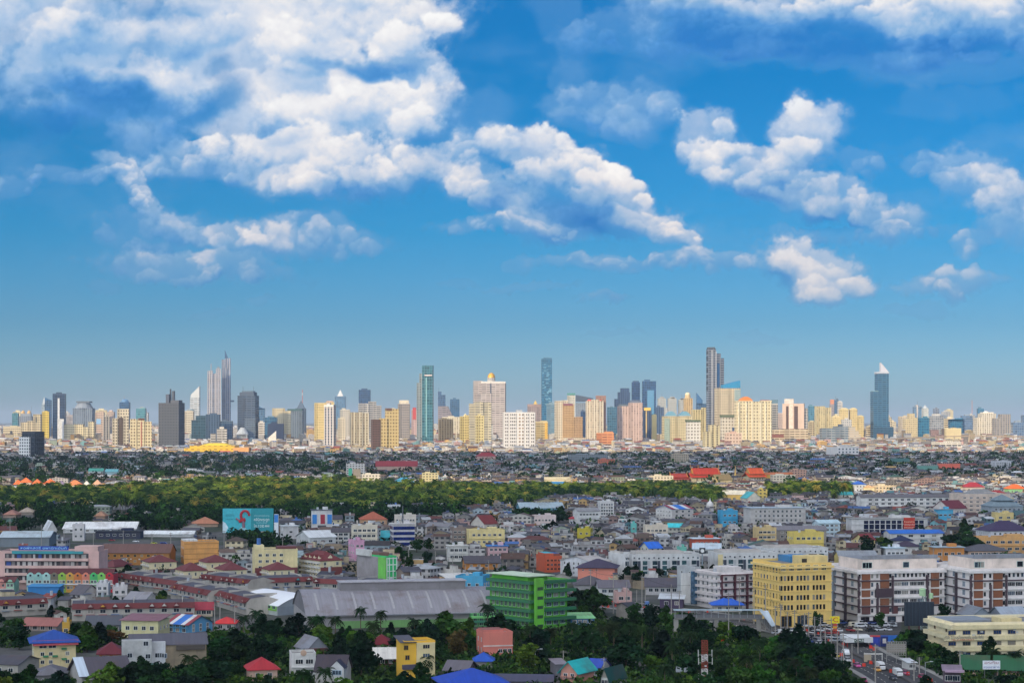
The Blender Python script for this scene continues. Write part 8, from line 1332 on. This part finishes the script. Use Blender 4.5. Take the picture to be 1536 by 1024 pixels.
def palm(x, d, h, rs, px=None, label=None, col=(.018, .036, .014)):
 o = link('coconut_palm', None, None, (x, d, -.1), rs.uniform(0, 6.28)); c = link('crown', rs.choice(PALMS), o, (0, 0, h)); s = rs.uniform(.85, 1.15); c.scale = (s, s, s); c.color = (*(v * rs.uniform(.8, 1.25) for v in col), 1); t = link('trunk', PTRUNK, o); t.scale = (1, 1, h + .1); c.rotation_euler = (rs.uniform(-.15, .15), rs.uniform(-.15, .15), 0); tag(o, label, 'palm tree', 'coconut palms of the near belt')
 AUTO.append((o, ('tall ' if h > 11 else 'short ' if h < 8.5 else '') + 'coconut palm', px, HOR - (h - CH) * F / d, d))
def greenery():
 rs = random.Random(21)
 # palms seen one by one (crown centre column, crown row, base row)
 for px, yc, yb in ((385, 917, 947), (365, 925, 955), (470, 928, 956), (478, 926, 958), (503, 928, 952), (541, 913, 946), (571, 918, 948), (622, 930, 966), (665, 926, 950), (684, 936, 964), (731, 909, 950), (795, 940, 972), (771, 946, 975), (826, 944, 974), (921, 936, 972), (905, 940, 974), (944, 938, 972), (963, 940, 976), (930, 946, 982), (980, 944, 976), (284, 985, 1016), (300, 990, 1020), (455, 1008, 1040), (488, 1004, 1038), (1008, 966, 1000), (1075, 976, 1010), (997, 1000, 1034), (1120, 985, 1022), (1160, 1000, 1036), (1195, 990, 1026), (640, 985, 1022), (1175, 968, 1000), (1215, 1004, 1040), (872, 948, 980), (1522, 980, 1008), (1490, 975, 1004), (1035, 950, 985), (560, 935, 962), (400, 935, 962), (858, 935, 962), (1140, 960, 996), (890, 952, 986)):
  yb = max(yb, 951); d = dist(yb); palm(gx(px, d), d, max(6.5, gz(yc, d)), rs, px)
 # broadleaf trees placed one by one
 for px, yt, yb, gi, wd, lab in ((192, 850, 874, 0, 1.2, 'big dark tree between the pink block and the maroon villas'), (215, 856, 880, 4, 1.3, None), (172, 897, 916, 1, 1.1, 'round green tree in front of the white gabled row house'), (30, 895, 918, 0, 1.0, None), (58, 897, 918, 1, 1.0, None), (95, 905, 928, 1, 1.1, None), (1320, 918, 944, 2, .8, None), (1225, 918, 944, 1, .7, None), (1370, 940, 968, 4, 1.4, 'broad dark tree beside the cream office building'), (1390, 944, 972, 0, 1.3, None), (1487, 963, 1000, 1, 1.0, 'dark tree growing before the cream office building'), (1415, 906, 936, 4, .8, None), (958, 852, 882, 4, .7, 'dark column shaped tree left of the pink gabled house'), (448, 922, 962, 4, 1.3, None), (1300, 804, 832, 0, 1.1, None), (1438, 792, 830, 0, 1.5, 'large dark tree clump left of the purple hip roofed house'), (1452, 796, 832, 1, 1.3, None), (830, 786, 806, 4, 1.9, 'wide dark tree in the dense housing near the mustard house'), (851, 846, 868, 0, .8, None), (1200, 945, 992, 4, 1.0, None), (1182, 950, 996, 4, 1.2, None), (1215, 955, 1005, 4, 1.1, None), (1235, 965, 1012, 0, 1.0, None), (12, 1000, 1042, 0, 1.3, None), (48, 1004, 1045, 1, 1.3, None), (88, 1010, 1050, 4, 1.3, None), (165, 1000, 1046, 3, 1.1, None), (198, 1002, 1046, 0, 1.3, None), (236, 1004, 1048, 1, 1.3, None), (272, 1000, 1044, 4, 1.2, None), (330, 955, 1000, 1, 1.2, None), (352, 948, 992, 0, 1.3, None), (396, 952, 1002, 4, 1.2, None), (318, 985, 1030, 0, 1.3, None)):
  d = dist(yb); tree(gx(px, d), d, gz(yt, d), gi, rs, px, lab, wd)
 pts = []; n = 24
 def scatter(poly, y0, y1, gap, count, hr, hide):
  nonlocal n; tries = 0; got = 0; xs = [p[0] for p in poly]
  while got < count and tries < 6000:
   tries += 1; d = rs.uniform(dist(y1), dist(y0)); py = HOR + CH * F / d; px = rs.uniform(max(-25, min(xs)), min(1560, max(xs)))
   if not pip(px, py, poly): continue
   x = gx(px, d); h = rs.uniform(*hr); w = h * .9 * F / d
   if any((x - a) ** 2 + (d - b) ** 2 < gap * gap for a, b in pts) or near_road(x, d, 17) or not clear_of(px, w * .7, HOR - (h - CH) * F / d, d, 5, hide): continue
   pts.append((x, d)); got += 1; n += 1; tree(x, d, h, rs.choices(range(6), (6, 6, 5, 2, 6, .5))[0], rs, px, None, rs.choice((1, 1, 1.15, 1.3)))
 scatter(BELT, 925, 1068, 6.4, 140, (5.0, 10.5), .40); scatter(BELT2, 960, 1060, 6, 22, (5, 8.5), .3)
 for w in WOODS[2:]: scatter(w, min(p[1] for p in w), max(p[1] for p in w), 6, 8, (6, 11), .5)
 scatter([(-30, 960), (-30, 880), (330, 880), (330, 960)], 880, 960, 14, 14, (4.5, 7.5), .4)
 # undergrowth: banana leaves, shrubs and creepers too many to count
 def leafmass(name, label, spots, per, spread, size, hz, cols, seed):
  global NP; NP = np.random.RandomState(seed); S = np.array(spots, float); m = len(S); c = np.repeat(S[:, :3], per, 0); q = NP.normal(size=(m * per, 3)); q /= np.linalg.norm(q, axis=1)[:, None]; q *= NP.uniform(.3, 1, (m * per, 1)) ** .5; sc = np.repeat(S[:, 3], per)[:, None]
  c = c + q * sc * np.array([spread, spread, hz]); c[:, 2] = np.maximum(c[:, 2], .1); V = cards(c, size * np.repeat(S[:, 3], per)); ci = NP.randint(0, len(cols), m); f = NP.uniform(.65, 1.35, m); col = np.array(cols)[ci] * f[:, None]; C = np.repeat(col, per, 0) * NP.uniform(.6, 1.45, (m * per, 1)); C = np.concatenate([C, np.ones((m * per, 1))], 1)
  return tag(link(name, bulk(name, V.reshape(-1, 3), np.arange(m * per * 4).reshape(-1, 4), [LEAF], col=C)), label, kind='stuff')
 sp = []
 while len(sp) < 6800:
  d = rs.uniform(590, 890); px = rs.uniform(-260, 1800); py = HOR + CH * F / d
  if (px > 1600 or px < -60 or pip(px, py, BELT) or pip(px, py, BELT2) or in_wood(px, py)) and not near_road(gx(px, d), d, 15) and not any(h[1] - 2 < px < h[2] + 2 and h[5] - 1 < d < h[5] + 12 for h in HEROES): sp.append((gx(px, d), d, rs.uniform(.4, 1.6), rs.uniform(.7, 1.5)))
 leafmass('undergrowth', 'tangled green shrubs and banana leaves under the near trees', sp, 16, 2.6, .62, 1.5, [g[0] for g in GREENS[:4]] + [(.06, .11, .03)], 4)
 sp = []
 def wood(poly, k, hr):
  xs = [p[0] for p in poly]; ys = [p[1] for p in poly]; got = 0; t = 0
  while got < k and t < 20000:
   t += 1; d = rs.uniform(dist(max(ys)), dist(min(ys))); py = HOR + CH * F / d; px = rs.uniform(min(xs), max(xs))
   if pip(px, py, poly) and not near_road(gx(px, d), d, 14) and clear_of(px, 20, HOR - (hr[1] - CH) * F / d, d, 6, .5): h = rs.uniform(*hr); sp.append((gx(px, d), d, h * .62, h / 9)); got += 1
 wood(WOODS[0], 1500, (7, 13)); wood(WOODS[1], 680, (11, 17)); wood(WOODS[2], 60, (6, 11)); wood(WOODS[4], 60, (8, 12))
 for e in HOUSES[NS::7] + [q for q in HOUSES[NS::3] if q[1] > 2700]: sp.append((e[0] + rs.uniform(-4, 4), e[1] - rs.uniform(4, 9), rs.uniform(3.5, 6), rs.uniform(.6, 1.3) * (1 if e[1] < 2600 else 1.9)))
 leafmass('distant_trees', 'dark mass of trees among the far houses and behind the white halls', sp, 46, 4.6, 1.0, 4.2, [g[0] for g in GREENS[:3]] + [GREENS[4][0]], 6)
 sp = []
 for _ in range(520): px = rs.uniform(-10, 1546); d = rs.uniform(4750, 8500); sp.append((gx(px, d), d, 5, rs.uniform(1.2, 2.6)))
 leafmass('far_trees', 'dull green trees scattered among the sunlit low buildings', sp, 30, 5, 1.2, 4, [g[0] for g in GREENS[:3]], 8)
 # the coconut grove: thousands of palms in one mass
 rp = random.Random(2); protos = []
 for k in range(6):
  A = []
  for j in range(12): A.append(frond_quads(4.6 * rp.uniform(.8, 1.1), rp.uniform(.6, 1.0) + .04 * j, 0.8, 3, j * 2.4 + rp.uniform(-.3, .3), rp, .9 - .085 * j))
  protos.append(np.concatenate(A))
 V, C = [], []; cols = np.array([(.07, .12, .022), (.13, .18, .030), (.15, .22, .03), (.23, .25, .04), (.022, .055, .016), (.32, .25, .05)]); got = 0; tt = 0
 for poly, cnt in ((GROVE, 6600), (GROVE2, 520)):
  xs = [p[0] for p in poly]; ys = [p[1] for p in poly]; got = 0; tt = 0
  while got < cnt and tt < 200000:
   tt += 1; d = rp.uniform(dist(max(ys)), dist(min(ys))); py = HOR + CH * F / d; px = rp.uniform(min(xs), max(xs))
   if not pip(px, py, poly): continue
   if any(h[1] < px < h[2] and h[5] - 4 < d < h[5] + 16 for h in HEROES[-140:]): continue
   q = protos[rp.randrange(6)]; a = rp.uniform(0, 6.28); ca, sa = math.cos(a), math.sin(a); x = gx(px, d); b = math.sin(x / 47) * math.sin(d / 83 + 1) + .6 * math.sin(x / 19 + d / 41)
   if b < -.9: continue
   h = 9.5 + 2.2 * b + rp.uniform(-3, 4.5); s = rp.uniform(1.0, 1.7); W = np.empty_like(q); W[..., 0] = (q[..., 0] * ca - q[..., 1] * sa) * s + x; W[..., 1] = (q[..., 0] * sa + q[..., 1] * ca) * s + d; W[..., 2] = q[..., 2] * s + h
   c = cols[rp.choices(range(6), (5, 4, 3, 2, 11, .9))[0]] * rp.uniform(.7, 1.25); V.append(W); C.append(np.repeat([[*c, 1]], len(q), 0) * np.concatenate([NPR.uniform(.7, 1.3, (len(q), 1)).repeat(3, 1), np.ones((len(q), 1))], 1))
   t = np.array([[[x - .2, d, 0], [x + .2, d, 0], [x + .14, d, h], [x - .14, d, h]], [[x, d - .2, 0], [x, d + .2, 0], [x, d + .14, h], [x, d - .14, h]]]); V.append(t); C.append(np.array([[.10, .085, .065, 1]] * 2)); got += 1
 V = np.concatenate(V); C = np.concatenate(C); tag(link('coconut_grove', bulk('coconut_grove', V.reshape(-1, 3), np.arange(len(V) * 4).reshape(-1, 4), [LEAF], col=C)), 'wide grove of coconut palms, sunlit in strips, behind the near city', kind='stuff')
NPR = np.random.RandomState(11)
greenery()
# ---------------------------------------------------------------- vehicles, poles, barriers
def car_parts(kind):
 body, glassm = MB(), MB()
 L, W = {'car': (4.3, 1.75), 'pickup': (5.1, 1.85), 'van': (4.9, 1.9), 'truck': (6.2, 2.1)}[kind]
 def hull(prof, w, m):   # side profile lofted across the width with pinched edges
  n = len(prof); y = (-w / 2, -w / 2 * .93, w / 2 * .93, w / 2)
  for i in range(n - 1):
   (xa, za), (xb, zb) = prof[i], prof[i + 1]; m.face([(xa, -w / 2 * .94, za), (xa, w / 2 * .94, za), (xb, w / 2 * .94, zb), (xb, -w / 2 * .94, zb)])
  for s in (-1, 1): p = [(x, s * w / 2 * .94, z) for x, z in prof]; m.face(p if s < 0 else p[::-1])
 if kind == 'car': hull([(-L / 2, .28), (-L / 2, .78), (-L * .33, .92), (L * .20, .92), (L * .46, .74), (L / 2, .58), (L / 2, .28)], W, body); hull([(-L * .37, .9), (-L * .24, 1.42), (L * .02, 1.45), (L * .20, .9)], W * .88, glassm); body.box(-L * .24, L * .02, -W * .40, W * .40, 1.425, 1.48)
 elif kind == 'pickup': hull([(-L / 2, .4), (-L / 2, .95), (-L * .08, .95), (-L * .08, 1.0), (L * .24, 1.0), (L * .47, .9), (L / 2, .4)], W, body); hull([(-L * .09, .98), (-L * .05, 1.66), (L * .14, 1.68), (L * .26, .98)], W * .9, glassm); body.box(-L * .05, L * .14, -W * .42, W * .42, 1.66, 1.73)
 elif kind == 'van': hull([(-L / 2, .32), (-L / 2, 1.9), (-L * .46, 2.05), (L * .22, 2.05), (L * .36, 1.25), (L / 2, 1.0), (L / 2, .32)], W, body); glassm.box(-L * .40, L * .25, -W * .483, W * .483, 1.2, 1.75)
 else: hull([(L * .22, .5), (L * .22, 2.3), (L * .40, 2.3), (L / 2, 1.4), (L / 2, .5)], W * .92, body); glassm.box(L * .36, L * .47, -W * .44, W * .44, 1.45, 2.1)
 return L, W, body, glassm
VEH = {}
def vehicle(kind, x, d, rz, col, word, label=None, px=0):
 if kind not in VEH:
  L, W, b, g = car_parts(kind); wm = MB(); wm.cyl(0, 0, .33 if kind != 'truck' else .45, -.1, .1, 0, 12); dark = plain('#15161a', .5)
  VEH[kind] = (L, W, b.mesh('body', [tinted('car_paint', .3)]), g.mesh('cabin_glass', [glass('#1a222c')]), wm.mesh('wheel', [dark]), MB().box(-L / 2, L * .19, -W / 2, W / 2, .75, 2.6, bot=True).mesh('cargo_box', [plain('#dcdcda')]) if kind == 'truck' else None, MB().box(-.02, .03, -.2, .2, -.07, .07, bot=True).mesh('lamp', [plain('#d8d4c8', .2)]))
 L, W, bm, gm, wm, bx, lm = VEH[kind]; nm = {'car': 'parked_car' if label is None and px else 'car', 'pickup': 'pickup_truck', 'van': 'van', 'truck': 'box_truck'}[kind]
 o = link('car' if kind == 'car' else nm, None, None, (x, d, .05), rz); b = link('body', bm, o); b.color = (*lin(col), 1); link('cabin_glass', gm, o)
 for sx in (-.31, .31):
  for sy in (-1, 1): link('wheel', wm, o, (sx * L, sy * W * .45, .33 if kind != 'truck' else .45)).rotation_euler = (R(90), 0, 0)
 for sy in (-1, 1): link('headlight', lm, o, (L / 2 - .01, sy * W * .33, .66))
 if bx: link('cargo_box', bx, o)
 tag(o, label, {'car': 'car', 'pickup': 'pickup truck', 'van': 'van', 'truck': 'truck'}[kind], 'vehicles on the roads and car park')
 if not label: AUTO.append((o, f'{word} ' + {'car': 'car', 'pickup': 'pickup', 'van': 'van', 'truck': 'box truck'}[kind], px, HOR + CH * F / d - 6, d))
CC = [('#e8e8ea', 'white'), ('#b8bcc2', 'silver'), ('#2a2d33', 'black'), ('#6c7078', 'grey'), ('#2f4a86', 'blue'), ('#9a2a2c', 'red'), ('#d8d0bc', 'beige')]
def traffic():
 rs = random.Random(4); rd = math.atan2(ROAD[25][1] - ROAD[15][1], ROAD[25][0] - ROAD[15][0])
 V = vehicle
 for kind, px, py, rz, c, w, lab in (('car', 1286, 1000, rd + 3.14, '#d84a9c', 'pink', 'magenta pink taxi driving past the dark road divider'), ('car', 1383, 1017, rd + 3.14, '#c42c60', 'pink', 'crimson pink taxi nearest the roadside shop'), ('car', 1295, 1022, rd, '#c83a78', 'pink', 'pink taxi on the near carriageway at the bottom'), ('car', 1316, 1006, rd + 3.14, '#d89a2c', 'yellow', 'orange yellow taxi behind a utility pole'), ('truck', 1321, 1004, rd + 3.14, '#e4e4e4', 'white', 'white box truck next to the orange yellow taxi'), ('truck', 1347, 1014, rd + 3.14, '#e8e8e8', 'white', 'white box truck farther down the road by the pink car'), ('car', 1358, 1011, rd + 3.14, '#b03a6c', 'pink', 'dark pink car beside the nearer white box truck'), ('pickup', 1271, 992, rd + 3.14, '#c4c6c8', 'silver', 'silver pickup coming round the bend'), ('van', 1269, 982, rd + 3.14, '#e6e8ea', 'white', 'white van waiting above the silver pickup'), ('car', 1249, 988, rd, '#e4e4e2', 'white', 'white car behind twin utility poles'), ('car', 1254, 985, rd, '#c8b42c', 'yellow', 'yellow green taxi half hidden by a pole'), ('car', 1214, 982, rd, '#d4d4d6', 'white', 'white car emerging from dark trees'), ('car', 1340, 1019, rd + 3.14, '#3a3d44', 'dark', 'dark car just below the nearer white box truck'), ('car', 1260, 1012, rd, '#2c3038', 'dark', 'dark car on the near carriageway beside the trees'), ('car', 1228, 966, rd, '#e2e4e4', 'white', 'white and green taxi at the junction'), ('pickup', 1222, 973, rd, '#28324c', 'navy', 'navy pickup carrying a load at the junction'), ('car', 1104, 964, rd, '#c9c04a', 'yellow', 'yellow topped taxi seen between dark trees'), ('car', 1095, 949, rd, '#2f4a9c', 'blue', 'blue car below the footbridge'), ('pickup', 1127, 953, rd, '#c8ccd0', 'silver', 'silver pickup below the footbridge stair'), ('car', 1118, 947, rd, '#3a3f48', 'dark', 'dark car under the footbridge'), ('pickup', 953, 917, rd + .3, '#b8c0c8', 'silver', 'silver pickup on the road beyond the palms'), ('car', 962, 914, rd, '#9aa4b0', 'grey', 'grey car on the far road by the pink parapet shop'), ('van', 970, 908, rd, '#5a80b8', 'blue', 'pale blue van near the purple sided shed'), ('car', 890, 901, rd, '#cfd2d6', 'white', 'white car at the end of the far road'), ('car', 204, 812.5, 0, '#e4e6e8', 'white', 'white car on the back road above the brown-orange long building'), ('car', 231, 815, 0, '#c8cc3c', 'yellow', 'yellow green taxi on the back road'), ('van', 246, 817, 0, '#2c4c98', 'blue', 'blue van on the back road near the plain orange block'), ('car', 168, 811, 0, '#a8323c', 'red', 'red car on the back road by the dark blue low building')):
  d = dist(py); V(kind, gx(px, d), d, rz, c, w, lab, 0)
 rows = [(951, 1160, 1262, 8), (946, 1166, 1340, 12), (957, 1190, 1262, 6), (940, 1185, 1345, 11), (963, 1205, 1258, 4), (936, 1210, 1345, 9)]
 for py, a, b, n in rows:
  for k in range(n):
   px = a + (b - a) * (k + rs.uniform(.3, .7)) / n; d = dist(py + rs.uniform(-.8, .8)); c, w = rs.choices(CC, (9, 6, 4, 4, 2, 1, 1))[0]
   if 1262 < px < 1346 and py > 951: continue
   V(rs.choices(('car', 'pickup', 'van'), (7, 3, 1))[0], gx(px, d), d, rs.choice((.3, .35, 1.9, -1.2)), c, w, None, px)
 d = dist(979); x = gx(1232, d); o = MB().cyl(0, 0, 3.2, 2.4, 3.2, 0, 12, .1).build('market_umbrella', plain('#d82a2c'), None, (x, d, 0)); MB().bar((0, 0, 0), (0, 0, 2.5), .05).build('pole', plain('#999999'), o); tag(o, 'big red market umbrella beside the dark trees', 'umbrella')
 # red and orange road work barriers
 m = MB().prism([(-.55, -.25), (.55, -.25), (.55, .25), (-.55, .25)], 0, 1.0, 0, None, [(-.5, -.1), (.5, -.1), (.5, .1), (-.5, .1)]).mesh('road_barrier', [plain('#d83a24')]); S = []
 for k in range(36):
  t = rs.uniform(.12, 1); P = ROAD[int(t * (len(ROAD) - 1))]; s = rs.choice((-6.2, -1.6, 1.8, 10.6)); x, y = P[0] + s * .93, P[1] + s * .36; S.append((x, y))
 for px, py in ((1242, 983), (1280, 993), (1296, 999), (1336, 1008), (1342, 1011), (1346, 1010), (1362, 1012), (1392, 1023), (1398, 1022), (1084, 963), (1102, 972), (1110, 978), (897, 908), (905, 909), (912, 911), (924, 909), (933, 909), (941, 912), (966, 913)): d = dist(py); S.append((gx(px, d), d))
 for x, d in S: o = link('road_barrier', m, None, (x, d, .06), rs.uniform(0, 3)); o.scale = (1.1, 1.1, 1.1); tag(o, None, 'barrier', 'red plastic barriers along the road works'); AUTO.append((o, 'red plastic road barrier', 768 + x / d * F, HOR + CH * F / d, d))
 # utility poles (column, top row, foot row)
 pm = MB().cyl(0, 0, .23, 0, 1, 0, 7, .17).mesh('shaft', [plain('#a09a92', .9)]); am = MB().box(-1.1, 1.1, -.07, .07, -.1, .1, bot=True).mesh('crossarm', [plain('#6a6560')]); P3 = {}
 for px, yt, yb in ((1163, 908, 952), (1171, 905, 948), (1181, 917, 956), (1192, 914, 955), (1207, 919, 990), (1213, 917, 984), (1222, 924, 962), (1231, 925, 965), (1238, 935, 1005), (1247, 926, 1010), (1256, 948, 990), (1265, 950, 1015), (1287, 940, 980), (1313, 965, 1024), (1371, 990, 1022), (1379, 985, 1012), (1440, 975, 1010), (1278, 965, 1000), (1109, 866, 932), (1093, 888, 962), (1131, 880, 935), (1148, 875, 945), (1007, 876, 921), (963, 862, 925), (955, 884, 905), (920, 860, 920), (886, 853, 900), (940, 872, 908), (968, 880, 906), (1033, 922, 962), (1039, 926, 968), (1019, 885, 916), (653, 826, 865), (634, 835, 860), (613, 823, 862), (608, 834, 856), (679, 834, 864), (698, 846, 868), (733, 840, 870), (760, 842, 868), (800, 852, 878), (843, 836, 866), (466, 818, 846), (424, 806, 836), (256, 798, 834), (336, 795, 830), (290, 800, 832), (140, 798, 832), (96, 792, 824), (62, 786, 822), (15, 776, 815), (228, 800, 826), (185, 795, 826), (322, 905, 948), (352, 902, 944), (330, 893, 935), (1290, 808, 842), (1400, 822, 850), (1413, 820, 846), (845, 975, 1000), (906, 985, 1020)):
  d = dist(yb); h = gz(yt, d); o = link('utility_pole', None, None, (gx(px, d), d, 0), R(20)); s = link('shaft', pm, o); s.scale = (1, 1, h)
  for z in (.96, .88): link('crossarm', am, o, (0, 0, h * z))
  tag(o, None, 'utility pole', 'concrete utility poles'); AUTO.append((o, ('tall ' if h > 14 else '') + 'concrete utility pole', px, yt, d)); P3[(px, yt)] = (gx(px, d), d, h)
 C_ = [(1163, 908), (1192, 914), (1222, 924), (1247, 926)], [(1171, 905), (1181, 917), (1207, 919), (1238, 935), (1313, 965)], [(1109, 866), (1148, 875), (1163, 908)], [(886, 853), (920, 860), (963, 862), (1007, 876), (1109, 866)], [(613, 823), (653, 826), (679, 834), (733, 840), (760, 842), (800, 852)]
 for q, run in enumerate(C_):
  for a, b in zip(run, run[1:]):
   A, B = P3[a], P3[b]; o = MB(); pr = None
   for i in range(9):
    t = i / 8; p = (A[0] + (B[0] - A[0]) * t, A[1] + (B[1] - A[1]) * t, (A[2] + (B[2] - A[2]) * t) - .5 - 3.2 * t * (1 - t))
    if pr: o.bar(pr, p, .05)
    pr = p
   o = o.build('overhead_wire', plain('#2a2a2c')); tag(o, None, 'wire', 'overhead wires'); AUTO.append((o, 'sagging overhead wire', (a[0] + b[0]) / 2, (a[1] + b[1]) / 2, A[1]))
 for px, yt, yb in ((1388, 993, 1020), (803, 974, 1003), (1262, 975, 1018)):
  d = dist(yb); h = gz(yt, d); o = MB().cyl(0, 0, .12, 0, h, 0, 8, .08).bar((0, 0, h), (1.9, 0, h + .35), .06).build('street_lamp', plain('#a4a8aa'), None, (gx(px, d), d, 0)); MB().box(1.5, 2.5, -.15, .15, h + .25, h + .45, bot=True).build('lamp_head', plain('#c8cccc'), o); tag(o, None, 'street lamp', 'street lamps'); AUTO.append((o, 'slim curved street lamp', px, yt, d))
traffic()
# ---------------------------------------------------------------- a label of its own for every repeated thing, by what stands beside it
def name_all():
 marks = [h for h in HEROES if len(h[0].split()) <= 7 and h[0].startswith('the ')]; ORD = ['nearest', 'second', 'third', 'fourth', 'fifth', 'sixth', 'seventh', 'eighth', 'ninth', 'tenth', 'eleventh', 'twelfth', 'thirteenth', 'fourteenth', 'fifteenth', 'sixteenth', 'seventeenth', 'eighteenth', 'nineteenth', 'twentieth']
 B = {}
 for o, what, px, py, d in AUTO:
  best = None
  for h in marks:
   cx, cy_ = min(max(px, h[1]), h[2]), min(max(py, h[3]), h[4]); far = h[5] > 4250; me = d > 4250
   if far != me: continue
   s = math.hypot(px - cx, (py - cy_) * 1.3)
   if best is None or s < best[0]: best = (s, h)
  h = best[1]; mid = (h[1] + h[2]) / 2
  rel = 'left of' if px < h[1] - 1 else 'right of' if px > h[2] + 1 else ('in front of' if d < h[5] else 'behind')
  B.setdefault((what, rel, h[0]), []).append((best[0] + .01 * d, o))
 seen = set(o.get('label', '').lower() for o in scene.objects)
 for (what, rel, short), L in B.items():
  L.sort(key=lambda e: e[0])
  for k, (_, o) in enumerate(L):
   pre = '' if len(L) == 1 else 'closest ' if k == 0 else f'{ORD[k] if k < 20 else "farthest"} closest ' if k < 20 else 'farthest '
   lab = f'{pre}{what} {rel} {short}'
   if len(lab.split()) > 16: lab = lab.replace(' house with a', ' house,')
   if len(lab.split()) > 16: lab = lab.replace('-storey', '').replace(' closest', '')
   if len(lab.split()) > 16: lab = lab.replace(' house,', ' one,').replace('dark ', '').replace('light ', '')
   if len(lab.split()) > 16: lab = lab.replace(' lean-to roof', '').replace(' ridge roof', ' roof')
   o['label'] = lab
name_all()
